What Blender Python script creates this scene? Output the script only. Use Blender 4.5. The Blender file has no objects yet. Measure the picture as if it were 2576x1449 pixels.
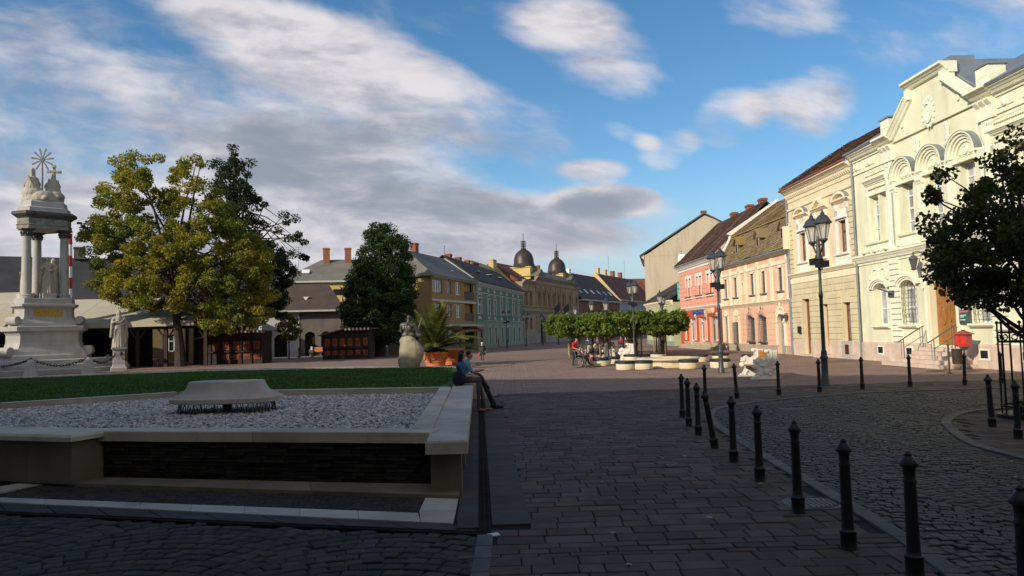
import bpy, math, random
import numpy as np
from mathutils import Matrix, Vector
R = math.radians
random.seed(7); rng = np.random.default_rng(7)
scene = bpy.context.scene
col = scene.collection

# ------------------------------------------------------------------ shader helpers
class S:
    """a shader socket with arithmetic"""
    def __init__(s, t, o): s.t, s.o = t, o
    def _m(s, op, *a, clamp=False):
        n = s.t.nodes.new('ShaderNodeMath'); n.operation = op; n.use_clamp = clamp
        for i, x in enumerate((s,) + a):
            if isinstance(x, S): s.t.links.new(x.o, n.inputs[i])
            else: n.inputs[i].default_value = x
        return S(s.t, n.outputs[0])
    def __add__(s, b): return s._m('ADD', b)
    def __radd__(s, b): return s._m('ADD', b)
    def __sub__(s, b): return s._m('SUBTRACT', b)
    def __mul__(s, b): return s._m('MULTIPLY', b)
    def __rmul__(s, b): return s._m('MULTIPLY', b)
    def __truediv__(s, b): return s._m('DIVIDE', b)
    def pw(s, b): return s._m('POWER', b)
    def mx(s, b): return s._m('MAXIMUM', b)
    def mn(s, b): return s._m('MINIMUM', b)
    def sat(s): return s._m('ADD', 0.0, clamp=True)
    def fr(s): return s._m('FRACT')
    def ab(s): return s._m('ABSOLUTE')
    def step(s, a, b, lo=0., hi=1.):
        n = s.t.nodes.new('ShaderNodeMapRange'); n.interpolation_type = 'SMOOTHSTEP'
        s.t.links.new(s.o, n.inputs[0])
        for i, x in enumerate((a, b, lo, hi)): n.inputs[i+1].default_value = x
        return S(s.t, n.outputs[0])
def lk(t, a, b):
    if isinstance(a, S): t.links.new(a.o, b)
    elif isinstance(a, (int, float)): b.default_value = a
    else: b.default_value = (*a, 1.) if len(a) == 3 and len(b.default_value) == 4 else a
def mix(t, f, a, b):
    n = t.nodes.new('ShaderNodeMix'); n.data_type = 'RGBA'
    lk(t, f, n.inputs[0]); lk(t, a, n.inputs[6]); lk(t, b, n.inputs[7])
    return S(t, n.outputs[2])
def cmb(t, x, y, z):
    n = t.nodes.new('ShaderNodeCombineXYZ')
    for i, k in enumerate((x, y, z)): lk(t, k, n.inputs[i])
    return S(t, n.outputs[0])
def sep(t, v):
    n = t.nodes.new('ShaderNodeSeparateXYZ'); t.links.new(v.o, n.inputs[0])
    return [S(t, n.outputs[i]) for i in range(3)]
def noise(t, v, scale=1., detail=4., rough=.55, dist=0., out=0):
    n = t.nodes.new('ShaderNodeTexNoise'); t.links.new(v.o, n.inputs['Vector'])
    n.inputs['Scale'].default_value = scale; n.inputs['Detail'].default_value = detail
    n.inputs['Roughness'].default_value = rough; n.inputs['Distortion'].default_value = dist
    return S(t, n.outputs[out])
def vmul(t, v, k):
    n = t.nodes.new('ShaderNodeVectorMath'); n.operation = 'MULTIPLY'
    t.links.new(v.o, n.inputs[0]); n.inputs[1].default_value = k
    return S(t, n.outputs[0])

# ------------------------------------------------------------------ camera
CW, CH, CF, HC = 2576., 1449., 1900., 2.15
PITCH, ROLL = math.atan(111/1900.), R(1.66)
_f = Vector((0, math.cos(PITCH), math.sin(PITCH))); _r0 = Vector((1, 0, 0)); _u0 = _r0.cross(_f)
_u = _u0*math.cos(ROLL) + _r0*math.sin(ROLL); _r = _r0*math.cos(ROLL) - _u0*math.sin(ROLL)
cam = bpy.data.objects.new('camera', bpy.data.cameras.new('camera')); col.objects.link(cam)
cam.matrix_world = Matrix(((_r.x, _u.x, -_f.x, 0), (_r.y, _u.y, -_f.y, 0), (_r.z, _u.z, -_f.z, HC), (0, 0, 0, 1)))
cam.data.sensor_width = 36; cam.data.lens = 36*CF/CW; cam.data.clip_end = 3000; cam.data.clip_start = .05
scene.camera = cam

# ------------------------------------------------------------------ world: sky with broken cloud
SUN_EL = R(24); SX, SY = -.76, -.65                     # direction towards the sun, on the ground
_k = math.hypot(SX, SY); SX /= _k; SY /= _k
world = bpy.data.worlds.new('World'); scene.world = world; world.use_nodes = True
t = world.node_tree; t.nodes.clear()
out = t.nodes.new('ShaderNodeOutputWorld'); bg = t.nodes.new('ShaderNodeBackground')
t.links.new(bg.outputs[0], out.inputs[0])
sky = t.nodes.new('ShaderNodeTexSky'); sky.sky_type = 'NISHITA'; sky.sun_disc = False
sky.sun_elevation = SUN_EL; sky.sun_rotation = math.atan2(SX, SY); sky.air_density = 1.0; sky.dust_density = .6; sky.ozone_density = 2.2
skyc = S(t, sky.outputs[0])
tc = t.nodes.new('ShaderNodeTexCoord'); dv = S(t, tc.outputs['Generated'])
dx, dy, dz = sep(t, dv)
zz = dz.mx(.0) + .10
px, py = dx/zz, dy/zz
pl = cmb(t, px, py, 0.)
# az: tangent of azimuth, el: tangent of elevation (for fields of cloud cover in the part of sky in front)
front = dy.step(.0, .35)
dyy = dy.mx(.15)
az, el = dx/dyy, dz/dyy
def blob(a, e, ra, re, k, rot=0.):
    c, s_ = math.cos(rot), math.sin(rot)
    u = ((az - a)*c + (el - e)*s_)/ra; v = ((el - e)*c - (az - a)*s_)/re
    return ((u*u + v*v)*-1.).step(-1.6, 0.)*k
pn = cmb(t, az*3.0 + el*1.2, el*8.5 - az*.4, .7)
wv = noise(t, pn, 1.3, 3., .5)                                # bends the cloud edges
cover = blob(-.55, .33, .46, .24, .40) + blob(-.17, .350, .30, .065, .40, -.36) + blob(-.18, .205, .24, .085, .43, -.18) + blob(-.50, .13, .50, .085, .42)
cover = cover + blob(.055, .145, .20, .048, .41) + blob(-.05, .085, .36, .055, .33) + blob(.12, .375, .13, .070, .36, -.5) + blob(.03, .43, .14, .05, .30)
cover = cover + blob(.213, .238, .045, .034, .40) + blob(.29, .275, .060, .050, .40, .5) + blob(.40, .295, .085, .055, .44) + blob(.115, .212, .055, .018, .38) + blob(.13, .172, .075, .024, .40) + blob(.16, .262, .045, .016, .34, -.4)
cover = cover + blob(.62, .42, .26, .10, .30) + blob(.37, .43, .10, .05, .28) + blob(.36, .175, .07, .012, .34)
elsewhere = noise(t, pl, .35, 2., .5).step(.40, .60)*.32 + .14
fi = front*-1. + 1.
cov = cover*front + elsewhere*fi
n1 = noise(t, cmb(t, az*5.6 + el*3.0 + wv*.5, el*12. + az*1.8 + wv*.8, .3), 1., 8., .56, .15)
n2 = noise(t, pl, .9, 6., .58, .3)
nn = n1*front + n2*fi
field = nn*.95 + cov - .74
dens = field.step(-.05, .34)
lumps = noise(t, cmb(t, az*6. + 4. + wv*.6, el*17. + az*1.5, 7.), 1., 6., .58, .2)
dk = blob(-.16, .225, .30, .075, .24, -.2) + blob(-.62, .30, .30, .12, .10) + blob(.40, .285, .08, .05, .12) + blob(.12, .168, .07, .02, .16)
thick = (lumps*.9 + field*.45 + dk*front + fi*.05 - .12).step(.44, .90)
rim = (lumps*-1. + 1. + el*.25).step(.40, .72)
ccol = mix(t, thick, mix(t, rim, (.53, .52, .58), (.88, .84, .86)), (.33, .36, .44))
hs = t.nodes.new('ShaderNodeHueSaturation'); hs.inputs['Saturation'].default_value = 1.26; hs.inputs['Hue'].default_value = .497; t.links.new(skyc.o, hs.inputs['Color'])
SKY_STRENGTH = .15
sc = t.nodes.new('ShaderNodeVectorMath'); sc.operation = 'SCALE'; t.links.new(hs.outputs[0], sc.inputs[0]); sc.inputs['Scale'].default_value = SKY_STRENGTH
# pale air low down
low = mix(t, dz.step(.20, .0)*.75, S(t, sc.outputs[0]), (.42, .54, .70))
final = mix(t, dens*.95, low, ccol)
t.links.new(final.o, bg.inputs[0]); bg.inputs[1].default_value = 1.0
world.cycles.sampling_method = 'MANUAL'; world.cycles.sample_map_resolution = 512

# ------------------------------------------------------------------ sun, exposure
sun = bpy.data.objects.new('sun', bpy.data.lights.new('sun', 'SUN')); col.objects.link(sun)
sun.data.energy = 5.0; sun.data.angle = R(.6); sun.data.color = (1., .90, .74)
sd = Vector((SX*math.cos(SUN_EL), SY*math.cos(SUN_EL), math.sin(SUN_EL)))
sun.rotation_euler = sd.to_track_quat('Z', 'Y').to_euler()
vs = scene.view_settings; vs.view_transform = 'Standard'; vs.look = 'None'; vs.gamma = 1.; vs.exposure = -.12; vs.use_curve_mapping = False
scene.render.engine = 'CYCLES'

# ------------------------------------------------------------------ materials
def pr(t): return next(n for n in t.nodes if n.type == 'BSDF_PRINCIPLED')
def M(name, c, rough=.8, var=.14, scale=2., bump=.25, bscale=25., bdist=.01, metal=0., spec=.35, c2=None, streak=0., rv=0., trans=0., speck=0., patch=0.):
    m = bpy.data.materials.new(name); m.use_nodes = True; t = m.node_tree; b = pr(t)
    g = t.nodes.new('ShaderNodeNewGeometry'); pos = S(t, g.outputs['Position'])
    a = tuple(x*(1-var) for x in c); d = tuple(min(1, x*(1+var)) for x in c)
    if c2: d = c2
    f = noise(t, pos, scale, 5., .6)
    cc = mix(t, f.step(.3, .7), a, d)
    if streak:
        f2 = noise(t, vmul(t, pos, (1., 1., .12)), 1.7, 5., .65).step(.46, .75)
        cc = mix(t, f2*streak, cc, tuple(x*.45 for x in c))
    if speck:
        f3 = noise(t, pos, bscale*1.5, 3., .7).step(.5, .7)
        cc = mix(t, f3*speck, cc, tuple(x*.5 for x in c))
    if patch:
        cc = mix(t, noise(t, pos, .55, 4., .6).step(.42, .66)*patch, cc, tuple(x*.42 for x in c))
        cc = mix(t, noise(t, vmul(t, pos, (1., 1., 1.)), 2.3, 5., .7).step(.60, .72)*patch*.8, cc, tuple(min(1., x*1.7) for x in c))
    if rv:
        oi = t.nodes.new('ShaderNodeObjectInfo')
        r_ = (S(t, oi.outputs['Random']) + S(t, g.outputs['Random Per Island'])).fr()
        hs = t.nodes.new('ShaderNodeHueSaturation'); lk(t, r_*(2*rv) + (1-rv), hs.inputs['Value']); t.links.new(cc.o, hs.inputs['Color'])
        r2 = (r_*7.31).fr()
        lk(t, r2*.03 + .485, hs.inputs['Hue']); lk(t, (r_*3.77).fr()*.5 + .75, hs.inputs['Saturation'])
        cc = S(t, hs.outputs[0])
    t.links.new(cc.o, b.inputs['Base Color'])
    b.inputs['Roughness'].default_value = rough; b.inputs['Metallic'].default_value = metal; b.inputs['Specular IOR Level'].default_value = spec
    if bump:
        bn = t.nodes.new('ShaderNodeBump'); bn.inputs['Strength'].default_value = bump; bn.inputs['Distance'].default_value = bdist
        t.links.new(noise(t, pos, bscale, 4., .65).o, bn.inputs['Height']); t.links.new(bn.outputs[0], b.inputs['Normal'])
    return m
def leafmat(name, c, c2, tr=.35, scale=.35):
    m = bpy.data.materials.new(name); m.use_nodes = True; t = m.node_tree; b = pr(t); o = next(n for n in t.nodes if n.type == 'OUTPUT_MATERIAL')
    g = t.nodes.new('ShaderNodeNewGeometry')
    r_ = S(t, g.outputs['Random Per Island']); f = noise(t, S(t, g.outputs['Position']), scale, 3., .6).step(.35, .68)
    cc = mix(t, (f*.65 + r_*.5 - .08).sat(), c, c2)
    hs = t.nodes.new('ShaderNodeHueSaturation'); lk(t, (r_*5.3).fr()*.7 + .65, hs.inputs['Value']); t.links.new(cc.o, hs.inputs['Color'])
    t.links.new(hs.outputs[0], b.inputs['Base Color']); b.inputs['Roughness'].default_value = .55; b.inputs['Specular IOR Level'].default_value = .3
    tl = t.nodes.new('ShaderNodeBsdfTranslucent'); t.links.new(hs.outputs[0], tl.inputs[0])
    mx = t.nodes.new('ShaderNodeMixShader'); mx.inputs[0].default_value = tr
    t.links.new(b.outputs[0], mx.inputs[1]); t.links.new(tl.outputs[0], mx.inputs[2]); t.links.new(mx.outputs[0], o.inputs[0])
    return m

# ------------------------------------------------------------------ mesh helpers
class MB:
    def __init__(s): s.v, s.f, s.m, s.s = [], [], [], []
    def face(s, ids, m=0, sm=False): s.f.append(tuple(ids)); s.m.append(m); s.s.append(sm)
    def pts(s, ps):
        k = len(s.v); s.v.extend(tuple(p) for p in ps); return k
    def poly(s, ps, m=0): k = s.pts(ps); s.face(range(k, k+len(ps)), m); return s
    def box(s, x0, x1, y0, y1, z0, z1, m=0):
        k = s.pts([(x, y, z) for z in (z0, z1) for y in (y0, y1) for x in (x0, x1)])
        for q in ((0, 2, 3, 1), (4, 5, 7, 6), (0, 1, 5, 4), (2, 6, 7, 3), (0, 4, 6, 2), (1, 3, 7, 5)): s.face([k+i for i in q], m)
        return s
    def rings(s, rs, m=0, sm=False, closed=True, cap=True):
        n = len(rs[0]); k = [s.pts(r) for r in rs]
        for a, b in zip(k, k[1:]):
            for i in range(n if closed else n-1):
                j = (i+1) % n; s.face((a+i, a+j, b+j, b+i), m, sm)
        if cap and closed:
            s.face([k[0]+i for i in reversed(range(n))], m); s.face([k[-1]+i for i in range(n)], m)
        return s
    def prism(s, p2, z0, z1, m=0): return s.rings([[(x, y, z) for x, y in p2] for z in (z0, z1)], m)
    def prism_y(s, p2, y0, y1, m=0): return s.rings([[(x, y, z) for x, z in p2] for y in (y1, y0)], m)
    def lathe(s, prof, n=16, c=(0, 0), m=0, sm=True, z=0., sx=1., sy=1.):
        rs = [[(c[0]+r*sx*math.cos(2*math.pi*i/n), c[1]+r*sy*math.sin(2*math.pi*i/n), z+h) for i in range(n)] for r, h in prof]
        return s.rings(rs, m, sm)
    def loft(s, poly, prof, m=0, sm=False, z=0.):
        return s.rings([[(x*k, y*k, z+h) for x, y in poly] for k, h in prof], m, sm)
    def tube(s, ps, r, n=8, m=0, sm=True):
        ps = [Vector(p) for p in ps]; rr = r if isinstance(r, (list, tuple)) else [r]*len(ps)
        up = Vector((0, 0, 1)); rs = []
        for i, p in enumerate(ps):
            d = (ps[min(i+1, len(ps)-1)] - ps[max(i-1, 0)]).normalized()
            a = d.cross(up if abs(d.z) < .95 else Vector((1, 0, 0))).normalized(); b = a.cross(d)
            rs.append([p + (a*math.cos(2*math.pi*k/n) + b*math.sin(2*math.pi*k/n))*rr[i] for k in range(n)])
        return s.rings([list(reversed(q)) for q in rs], m, sm)
    def ball(s, c, r, nu=12, nv=8, m=0):
        rx, ry, rz = r if isinstance(r, (list, tuple)) else (r, r, r)
        prof = [(math.sin(math.pi*j/nv), -math.cos(math.pi*j/nv)) for j in range(nv+1)]
        prof[0] = (.02, -1); prof[-1] = (.02, 1)
        return s.rings([[(c[0]+q*rx*math.cos(2*math.pi*i/nu), c[1]+q*ry*math.sin(2*math.pi*i/nu), c[2]+h*rz) for i in range(nu)] for q, h in prof], m, True)
    def add(s, o, M_=None):
        k = len(s.v)
        s.v.extend(tuple(M_ @ Vector(p)) if M_ is not None else p for p in o.v)
        s.f.extend(tuple(k+i for i in q) for q in o.f); s.m.extend(o.m); s.s.extend(o.s); return s
    def xf(s, M_): s.v = [tuple(M_ @ Vector(p)) for p in s.v]; return s
    def mesh(s, name, mats):
        me = bpy.data.meshes.new(name); me.from_pydata(s.v, [], s.f)
        for x in (mats if isinstance(mats, (list, tuple)) else [mats]): me.materials.append(x)
        me.polygons.foreach_set('material_index', s.m); me.polygons.foreach_set('use_smooth', s.s)
        if any(s.s): me.set_sharp_from_angle(angle=R(38))
        me.update(); return me
    def build(s, name, mats, parent=None, loc=None, rz=0.):
        return inst(name, s.mesh(name, mats), parent, loc, rz)
def inst(name, me, parent=None, loc=None, rz=0.):
    o = bpy.data.objects.new(name, me); col.objects.link(o)
    if parent is not None: o.parent = parent
    if loc is not None: o.location = loc
    if rz: o.rotation_euler = (0, 0, rz)
    return o
def tag(o, label=None, cat=None, group=None, kind=None):
    for k, v in (('label', label), ('category', cat), ('group', group), ('kind', kind)):
        if v: o[k] = v
    return o
def thing(name, label, cat, loc=(0, 0, 0), rz=0., group=None):
    return tag(inst(name, None, None, loc, rz), label, cat, group)
def struct(o): o['kind'] = 'structure'; return o
def quads(name, V, mats, parent=None, midx=None, n=4, smooth=False, loc=None):
    """V: (k, n, 3) array of separate n-gons -> one mesh, fast"""
    V = np.asarray(V, dtype=np.float32); k = len(V)
    me = bpy.data.meshes.new(name); me.vertices.add(k*n); me.vertices.foreach_set('co', V.reshape(-1))
    me.loops.add(k*n); me.loops.foreach_set('vertex_index', np.arange(k*n, dtype=np.int32))
    me.polygons.add(k); me.polygons.foreach_set('loop_start', np.arange(0, k*n, n, dtype=np.int32))
    for x in (mats if isinstance(mats, (list, tuple)) else [mats]): me.materials.append(x)
    if midx is not None: me.polygons.foreach_set('material_index', np.asarray(midx, dtype=np.int32))
    me.update(calc_edges=True); me.validate()
    return inst(name, me, parent, loc)
def stamp(name, base_v, base_f, mats4, mat, parent=None, smooth=False):
    """many transformed copies of a small mesh joined into one: mats4 (k,4,4)"""
    bv = np.asarray(base_v, float); T = np.asarray(mats4)
    V = np.einsum('kij,nj->kni', T[:, :3, :3], bv) + T[:, None, :3, 3]
    k, nv = len(T), len(bv); me = bpy.data.meshes.new(name)
    me.vertices.add(k*nv); me.vertices.foreach_set('co', V.reshape(-1).astype(np.float32))
    ls = np.array([len(q) for q in base_f]); lv = np.concatenate([np.array(q) for q in base_f])
    LV = (lv[None, :] + (np.arange(k)*nv)[:, None]).reshape(-1)
    me.loops.add(len(LV)); me.loops.foreach_set('vertex_index', LV.astype(np.int32))
    st = np.concatenate([[0], np.cumsum(ls)[:-1]]); ST = (st[None, :] + (np.arange(k)*len(lv))[:, None]).reshape(-1)
    me.polygons.add(k*len(ls)); me.polygons.foreach_set('loop_start', ST.astype(np.int32))
    if smooth: me.polygons.foreach_set('use_smooth', np.ones(k*len(ls), bool))
    me.materials.append(mat); me.update(calc_edges=True)
    return inst(name, me, parent)
def G(x, y, z=0.):
    """where a line of sight through a measured photo point meets the level z"""
    d = _f*CF + _r*(x-CW/2) - _u*(y-CH/2); k = (z-HC)/d.z
    return Vector((d.x*k, d.y*k, z))
def LY(x, y, Y):
    d = _f*CF + _r*(x-CW/2) - _u*(y-CH/2); k = Y/d.y
    return Vector((d.x*k, Y, HC+d.z*k))
def blocky(w, d, h, b=.012):
    """a stone: box with chamfered top"""
    v = [(-w/2, -d/2, 0), (w/2, -d/2, 0), (w/2, d/2, 0), (-w/2, d/2, 0)]
    v += [(x, y, h-b) for x, y, _ in v[:4]]
    v += [(x*(1-2*b/w), y*(1-2*b/d), h) for x, y, _ in v[:4]]
    f = [(8, 9, 10, 11)]
    for i in range(4):
        j = (i+1) % 4; f += [(i, j, 4+j, 4+i), (4+i, 4+j, 8+j, 8+i)]
    return v, f
# ================================================================== GROUND
def inpoly(x, y, P):
    c = np.zeros(np.shape(x), bool); j = len(P)-1
    for i in range(len(P)):
        xi, yi = P[i]; xj, yj = P[j]
        if yi != yj: c ^= ((yi > y) != (yj > y)) & (x < (xj-xi)*(y-yi)/(yj-yi) + xi)
        j = i
    return c
def lerp2(a, b, f): return (a[0]+(b[0]-a[0])*f, a[1]+(b[1]-a[1])*f)
def along(P, step):
    """points every step metres on a polyline, with direction"""
    res = []; rest = 0.
    for a, b in zip(P, P[1:]):
        L = math.hypot(b[0]-a[0], b[1]-a[1]); d = rest
        while d < L:
            res.append((*lerp2(a, b, d/L), math.atan2(b[1]-a[1], b[0]-a[0]))); d += step
        rest = d - L
    return res
def smooth_line(P, n=6):
    Q = []
    for i in range(len(P)-1):
        p0, p1, p2, p3 = P[max(i-1, 0)], P[i], P[i+1], P[min(i+2, len(P)-1)]
        for k in range(n):
            u = k/n
            Q.append(tuple(.5*(2*p1[a]+(p2[a]-p0[a])*u+(2*p0[a]-5*p1[a]+4*p2[a]-p3[a])*u*u+(3*p1[a]-p0[a]-3*p2[a]+p3[a])*u**3) for a in (0, 1)))
    return Q+[P[-1]]

m_joint = M('joint_sand', (.020, .017, .015), .95, .3, 6.)
m_paver = M('paver_stone', (.092, .066, .051), .82, .20, 3., .5, 60., .006, rv=.30, speck=.35, patch=.45)
m_slab = M('grey_slab', (.068, .052, .040), .8, .2, 2., .4, 50., .004, rv=.14, speck=.3, patch=.4)
m_sett = M('basalt_sett', (.054, .044, .034), .6, .22, 5., .6, 40., .008, rv=.38, spec=.35, patch=.4)
m_sett2 = M('brown_sett', (.052, .041, .030), .85, .22, 5., .6, 40., .008, rv=.30, patch=.4)
m_curb = M('granite_curb', (.10, .090, .078), .7, .2, 4., .4, 60., .005, rv=.2, speck=.4)
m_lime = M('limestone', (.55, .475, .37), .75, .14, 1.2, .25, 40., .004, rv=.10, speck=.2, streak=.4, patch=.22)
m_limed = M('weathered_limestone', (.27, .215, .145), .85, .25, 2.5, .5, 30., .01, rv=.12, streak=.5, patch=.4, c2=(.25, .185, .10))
m_metal = M('dark_iron', (.030, .032, .036), .45, .2, 8., .15, 60., .003, metal=.3, spec=.5)
m_slate = M('slate', (.024, .020, .016), .8, .3, 5., .5, 30., .01, rv=.5)

def pave_material():
    m = bpy.data.materials.new('plaza_paving'); m.use_nodes = True; t = m.node_tree; b = pr(t)
    g = t.nodes.new('ShaderNodeNewGeometry'); pos = S(t, g.outputs['Position'])
    br = t.nodes.new('ShaderNodeTexBrick'); t.links.new(pos.o, br.inputs['Vector'])
    br.inputs['Scale'].default_value = 1.; br.inputs['Brick Width'].default_value = .46; br.inputs['Row Height'].default_value = .30
    br.inputs['Mortar Size'].default_value = .012; br.inputs['Mortar Smooth'].default_value = .3; br.offset = .37
    br.inputs['Color1'].default_value = (.215, .136, .098, 1); br.inputs['Color2'].default_value = (.30, .20, .148, 1); br.inputs['Mortar'].default_value = (.06, .05, .045, 1)
    x, y, z = sep(t, pos)
    big = noise(t, pos, .11, 4., .6)
    c1 = mix(t, big.step(.4, .68)*.55, S(t, br.outputs[0]), (.18, .12, .10))
    st = noise(t, vmul(t, pos, (.35, 2.6, 1.)), 1., 4., .7).step(.60, .72)
    c1 = mix(t, st*.45, c1, (.36, .25, .195))
    # courses of paler stone laid across the square
    line = ((y*.2).fr() - .5).ab().step(.478, .488)
    c1 = mix(t, line*.38, c1, (.34, .29, .25))
    t.links.new(c1.o, b.inputs['Base Color']); b.inputs['Roughness'].default_value = .85; b.inputs['Specular IOR Level'].default_value = .3
    bn = t.nodes.new('ShaderNodeBump'); bn.inputs['Strength'].default_value = .5; bn.inputs['Distance'].default_value = .008; bn.invert = True
    t.links.new(br.outputs['Fac'], bn.inputs['Height']); t.links.new(bn.outputs[0], b.inputs['Normal'])
    return m
m_pave = pave_material()
gnd = MB().poly([(-900, -300, -.06), (900, -300, -.06), (900, 1500, -.06), (-900, 1500, -.06)]).build('ground', M('earth', (.10, .085, .07), .95, .3, .2, 0))
struct(gnd)
plaza = struct(MB().poly([(-140, -60, -.012), (75, -60, -.012), (75, 260, -.012), (-140, 260, -.012)]).build('square_paving', m_pave))

# ---- kerb line between foot way and the cobbled lane
KO = smooth_line([(30, 23.9), (22, 23.7), (14.8, 23.25), (10.8, 23.0), (8.4, 22.1), (6.6, 21.05), (5.5, 20.1), (4.85, 18.9), (4.45, 17.2), (4.25, 15.5), (4.15, 14.0), (4.0, 11.7), (3.95, 10.3), (3.9, 9.4), (3.86, 8.6), (3.78, 7.6), (3.64, 6.5), (3.4, 5.2), (3.1, 4.0), (2.7, 2.5)])
ISL = smooth_line([(19, 19.2), (14, 18.6), (11.4, 17.95), (10.2, 17.35), (9.1, 16.1), (8.45, 14.8), (7.9, 13.4), (7.7, 12.4), (7.75, 11.2), (8.2, 9.8), (9.2, 8.6), (12, 7.2), (19, 6.6)])
lane_poly = KO + [(30, 2.5)]
lane = struct(MB().poly([(x, y, -.008) for x, y in lane_poly]).build('cobbled_lane', m_joint))
walk_poly = [(-.30, 3.), (-.30, 8.15), (.12, 8.4), (-.10, 14.5), (-.62, 26.5), (27., 26.5), (27., 24.1)] + KO[3:]
walk = struct(MB().poly([(x, y, -.004) for x, y in walk_poly]).build('footway', m_joint))

# ---- pavers of the footway
def lay_pavers():
    items = []
    y = 3.2; row = 0
    while y < 26.3:
        h = .235 + .05*random.random()
        if 7.42 < y+h and y < 7.42: h = 7.42-y
        if 7.42 <= y < 7.6: h = .17
        x = -1.2 - random.random()*.5
        while x < 26.5:
            w = random.choice((.24, .30, .36, .42, .50)) if h > .2 else random.choice((.3, .36, .42))
            yy = y+h/2 + .012*math.sin(x*.8+row) ; xx = x+w/2
            items.append((xx, yy, w, h, 1 if h < .2 else 0)); x += w
        y += h; row += 1
    A = np.array([(i[0], i[1]) for i in items])
    def ok(dx, dy): return inpoly(A[:, 0]+dx, A[:, 1]+dy, walk_poly)
    keep = (ok(.2, 0) | ok(-.2, 0) | ok(0, .1) | ok(0, -.1)) & ok(.10, 0)
    keep &= ~inpoly(A[:, 0]-.14, A[:, 1], lane_poly)
    return [i for i, k in zip(items, keep) if k]
pv = lay_pavers()
pv.sort(key=lambda p: p[0]**2 + p[1]**2)
vis = [p for p in pv if p[1] > 5.2 and abs(p[0]) < .72*p[1]]
near = vis[:300]; ns = set(id(p) for p in near)
pc = {}
def stone_inst(name, cache, w, d, h, mat, parent, loc, rz=0., tilt=.0):
    key = (round(w, 2), round(d, 2))
    if key not in cache:
        me = bpy.data.meshes.new(name); v, f = blocky(key[0]-.012, key[1]-.012, h, .008); me.from_pydata(v, [], f); me.materials.append(mat); cache[key] = me
    o = inst(name, cache[key], parent, loc)
    o.rotation_euler = (random.gauss(0, tilt), random.gauss(0, tilt), rz); return o
for x, y, w, h, k in near:
    o = stone_inst('paver', pc, w, h, .05, m_paver, walk, (x, y, -.036 + random.gauss(0, .0028)), random.gauss(0, .007), .006)
def mats_for(L):
    T = np.zeros((len(L), 4, 4)); T[:, 3, 3] = 1
    for i, (x, y, z, sx, sy, sz, a) in enumerate(L):
        c, s_ = math.cos(a), math.sin(a); T[i, :3, :3] = [[c*sx, -s_*sy, 0], [s_*sx, c*sy, 0], [0, 0, sz]]; T[i, :3, 3] = (x, y, z)
    return T
bv, bf = blocky(1., 1., 1., .025)
rest = [(x, y, -.036+random.gauss(0, .0028), w-.012, h-.012, .05, random.gauss(0, .005)) for x, y, w, h, k in pv if (x, y, w, h, k) not in set(near)]
tag(stamp('paver_field', bv, bf, mats_for(rest), m_paver, walk), kind='stuff')

# ---- setts in scallops
def scallop(poly, size, width, rise, x0, x1, y0, y1, depth=.06, top=.012, hole=None):
    L = []
    y = y0-1.
    while y < y1+1:
        x = x0
        while x < x1:
            u = ((x-x0)/width) % 1.
            off = rise*(4*u*(1-u)); sl = rise*4*(1-2*u)/width
            w = size*random.uniform(.85, 1.2)
            L.append((x + random.gauss(0, .006), y+off + random.gauss(0, .006), w, size*random.uniform(.86, .98), math.atan(sl)+random.gauss(0, .05)))
            x += w*math.cos(math.atan(sl))+.012
        y += size*1.02+.010
    A = np.array([(p[0], p[1]) for p in L]); k = inpoly(A[:, 0], A[:, 1], poly)
    if hole: k &= ~inpoly(A[:, 0], A[:, 1], hole)
    k &= (np.abs(A[:, 0]) < .80*A[:, 1]+1.) & (A[:, 1] > 4.2)
    return [p for p, q in zip(L, k) if q]
def put_setts(L, parent, mat, depth, top, name):
    L.sort(key=lambda p: p[0]**2+p[1]**2)
    seen = [p for p in L if p[1] > 5.6 and abs(p[0]) < .70*p[1]]
    nearest = seen[:300]; nset = set(nearest); cache = []
    for i in range(6):
        w, d = 1., 1.; v, f = blocky(1., 1., 1., .10)
        v = [(x*(1+random.uniform(-.1, .1)) + random.uniform(-.03, .03), y + random.uniform(-.04, .04), z) for x, y, z in v]
        me = bpy.data.meshes.new(name); me.from_pydata(v, [], f); me.materials.append(mat); cache.append(me)
    for p in nearest:
        o = inst(name, random.choice(cache), parent, (p[0], p[1], top-depth+random.gauss(0, .004)), p[4])
        o.scale = (p[2], p[3], depth)
    far = [(p[0], p[1], top-depth+random.gauss(0, .004), p[2], p[3], depth, p[4]) for p in L if p not in nset]
    v, f = blocky(1., 1., 1., .10)
    if far: tag(stamp(name+'_field', v, f, mats_for(far), mat, parent), kind='stuff')
isl_poly = ISL + [(30, 6.6), (30, 19.2)]
put_setts(scallop(lane_poly, .115, 1.7, .30, 3.3, 19., 3., 24., hole=isl_poly), lane, m_sett, .07, .012, 'sett')
# kerb stones, each its own
kc = {}
for i, (x, y, a) in enumerate(along([p for p in KO if p[0] < 21], .56)):
    o = stone_inst('curb_stone', kc, .56, .20, .10, m_curb, lane, (x, y, -.07+.004*random.random()), a, .004)
isl = struct(MB().poly([(x, y, -.001) for x, y in isl_poly]).build('traffic_island', m_slab))
for i, (x, y, a) in enumerate(along(ISL, .56)):
    stone_inst('curb_stone', kc, .56, .20, .10, m_curb, isl, (x, y, -.06+.004*random.random()), a, .004)
L = []
for gy in np.arange(6.9, 19.2, .32):
    gx = 7.8 + random.random()*.3
    while gx < 17:
        w = random.choice((.4, .5, .6)); L.append((gx+w/2, gy, w)); gx += w
A = np.array([(p[0], p[1]) for p in L]); k = inpoly(A[:, 0]-.25, A[:, 1], isl_poly) & inpoly(A[:, 0], A[:, 1]-.2, isl_poly)& inpoly(A[:, 0], A[:, 1]+.2, isl_poly)
L = [p for p, q in zip(L, k) if q and p[0] < .75*p[1]]
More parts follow.
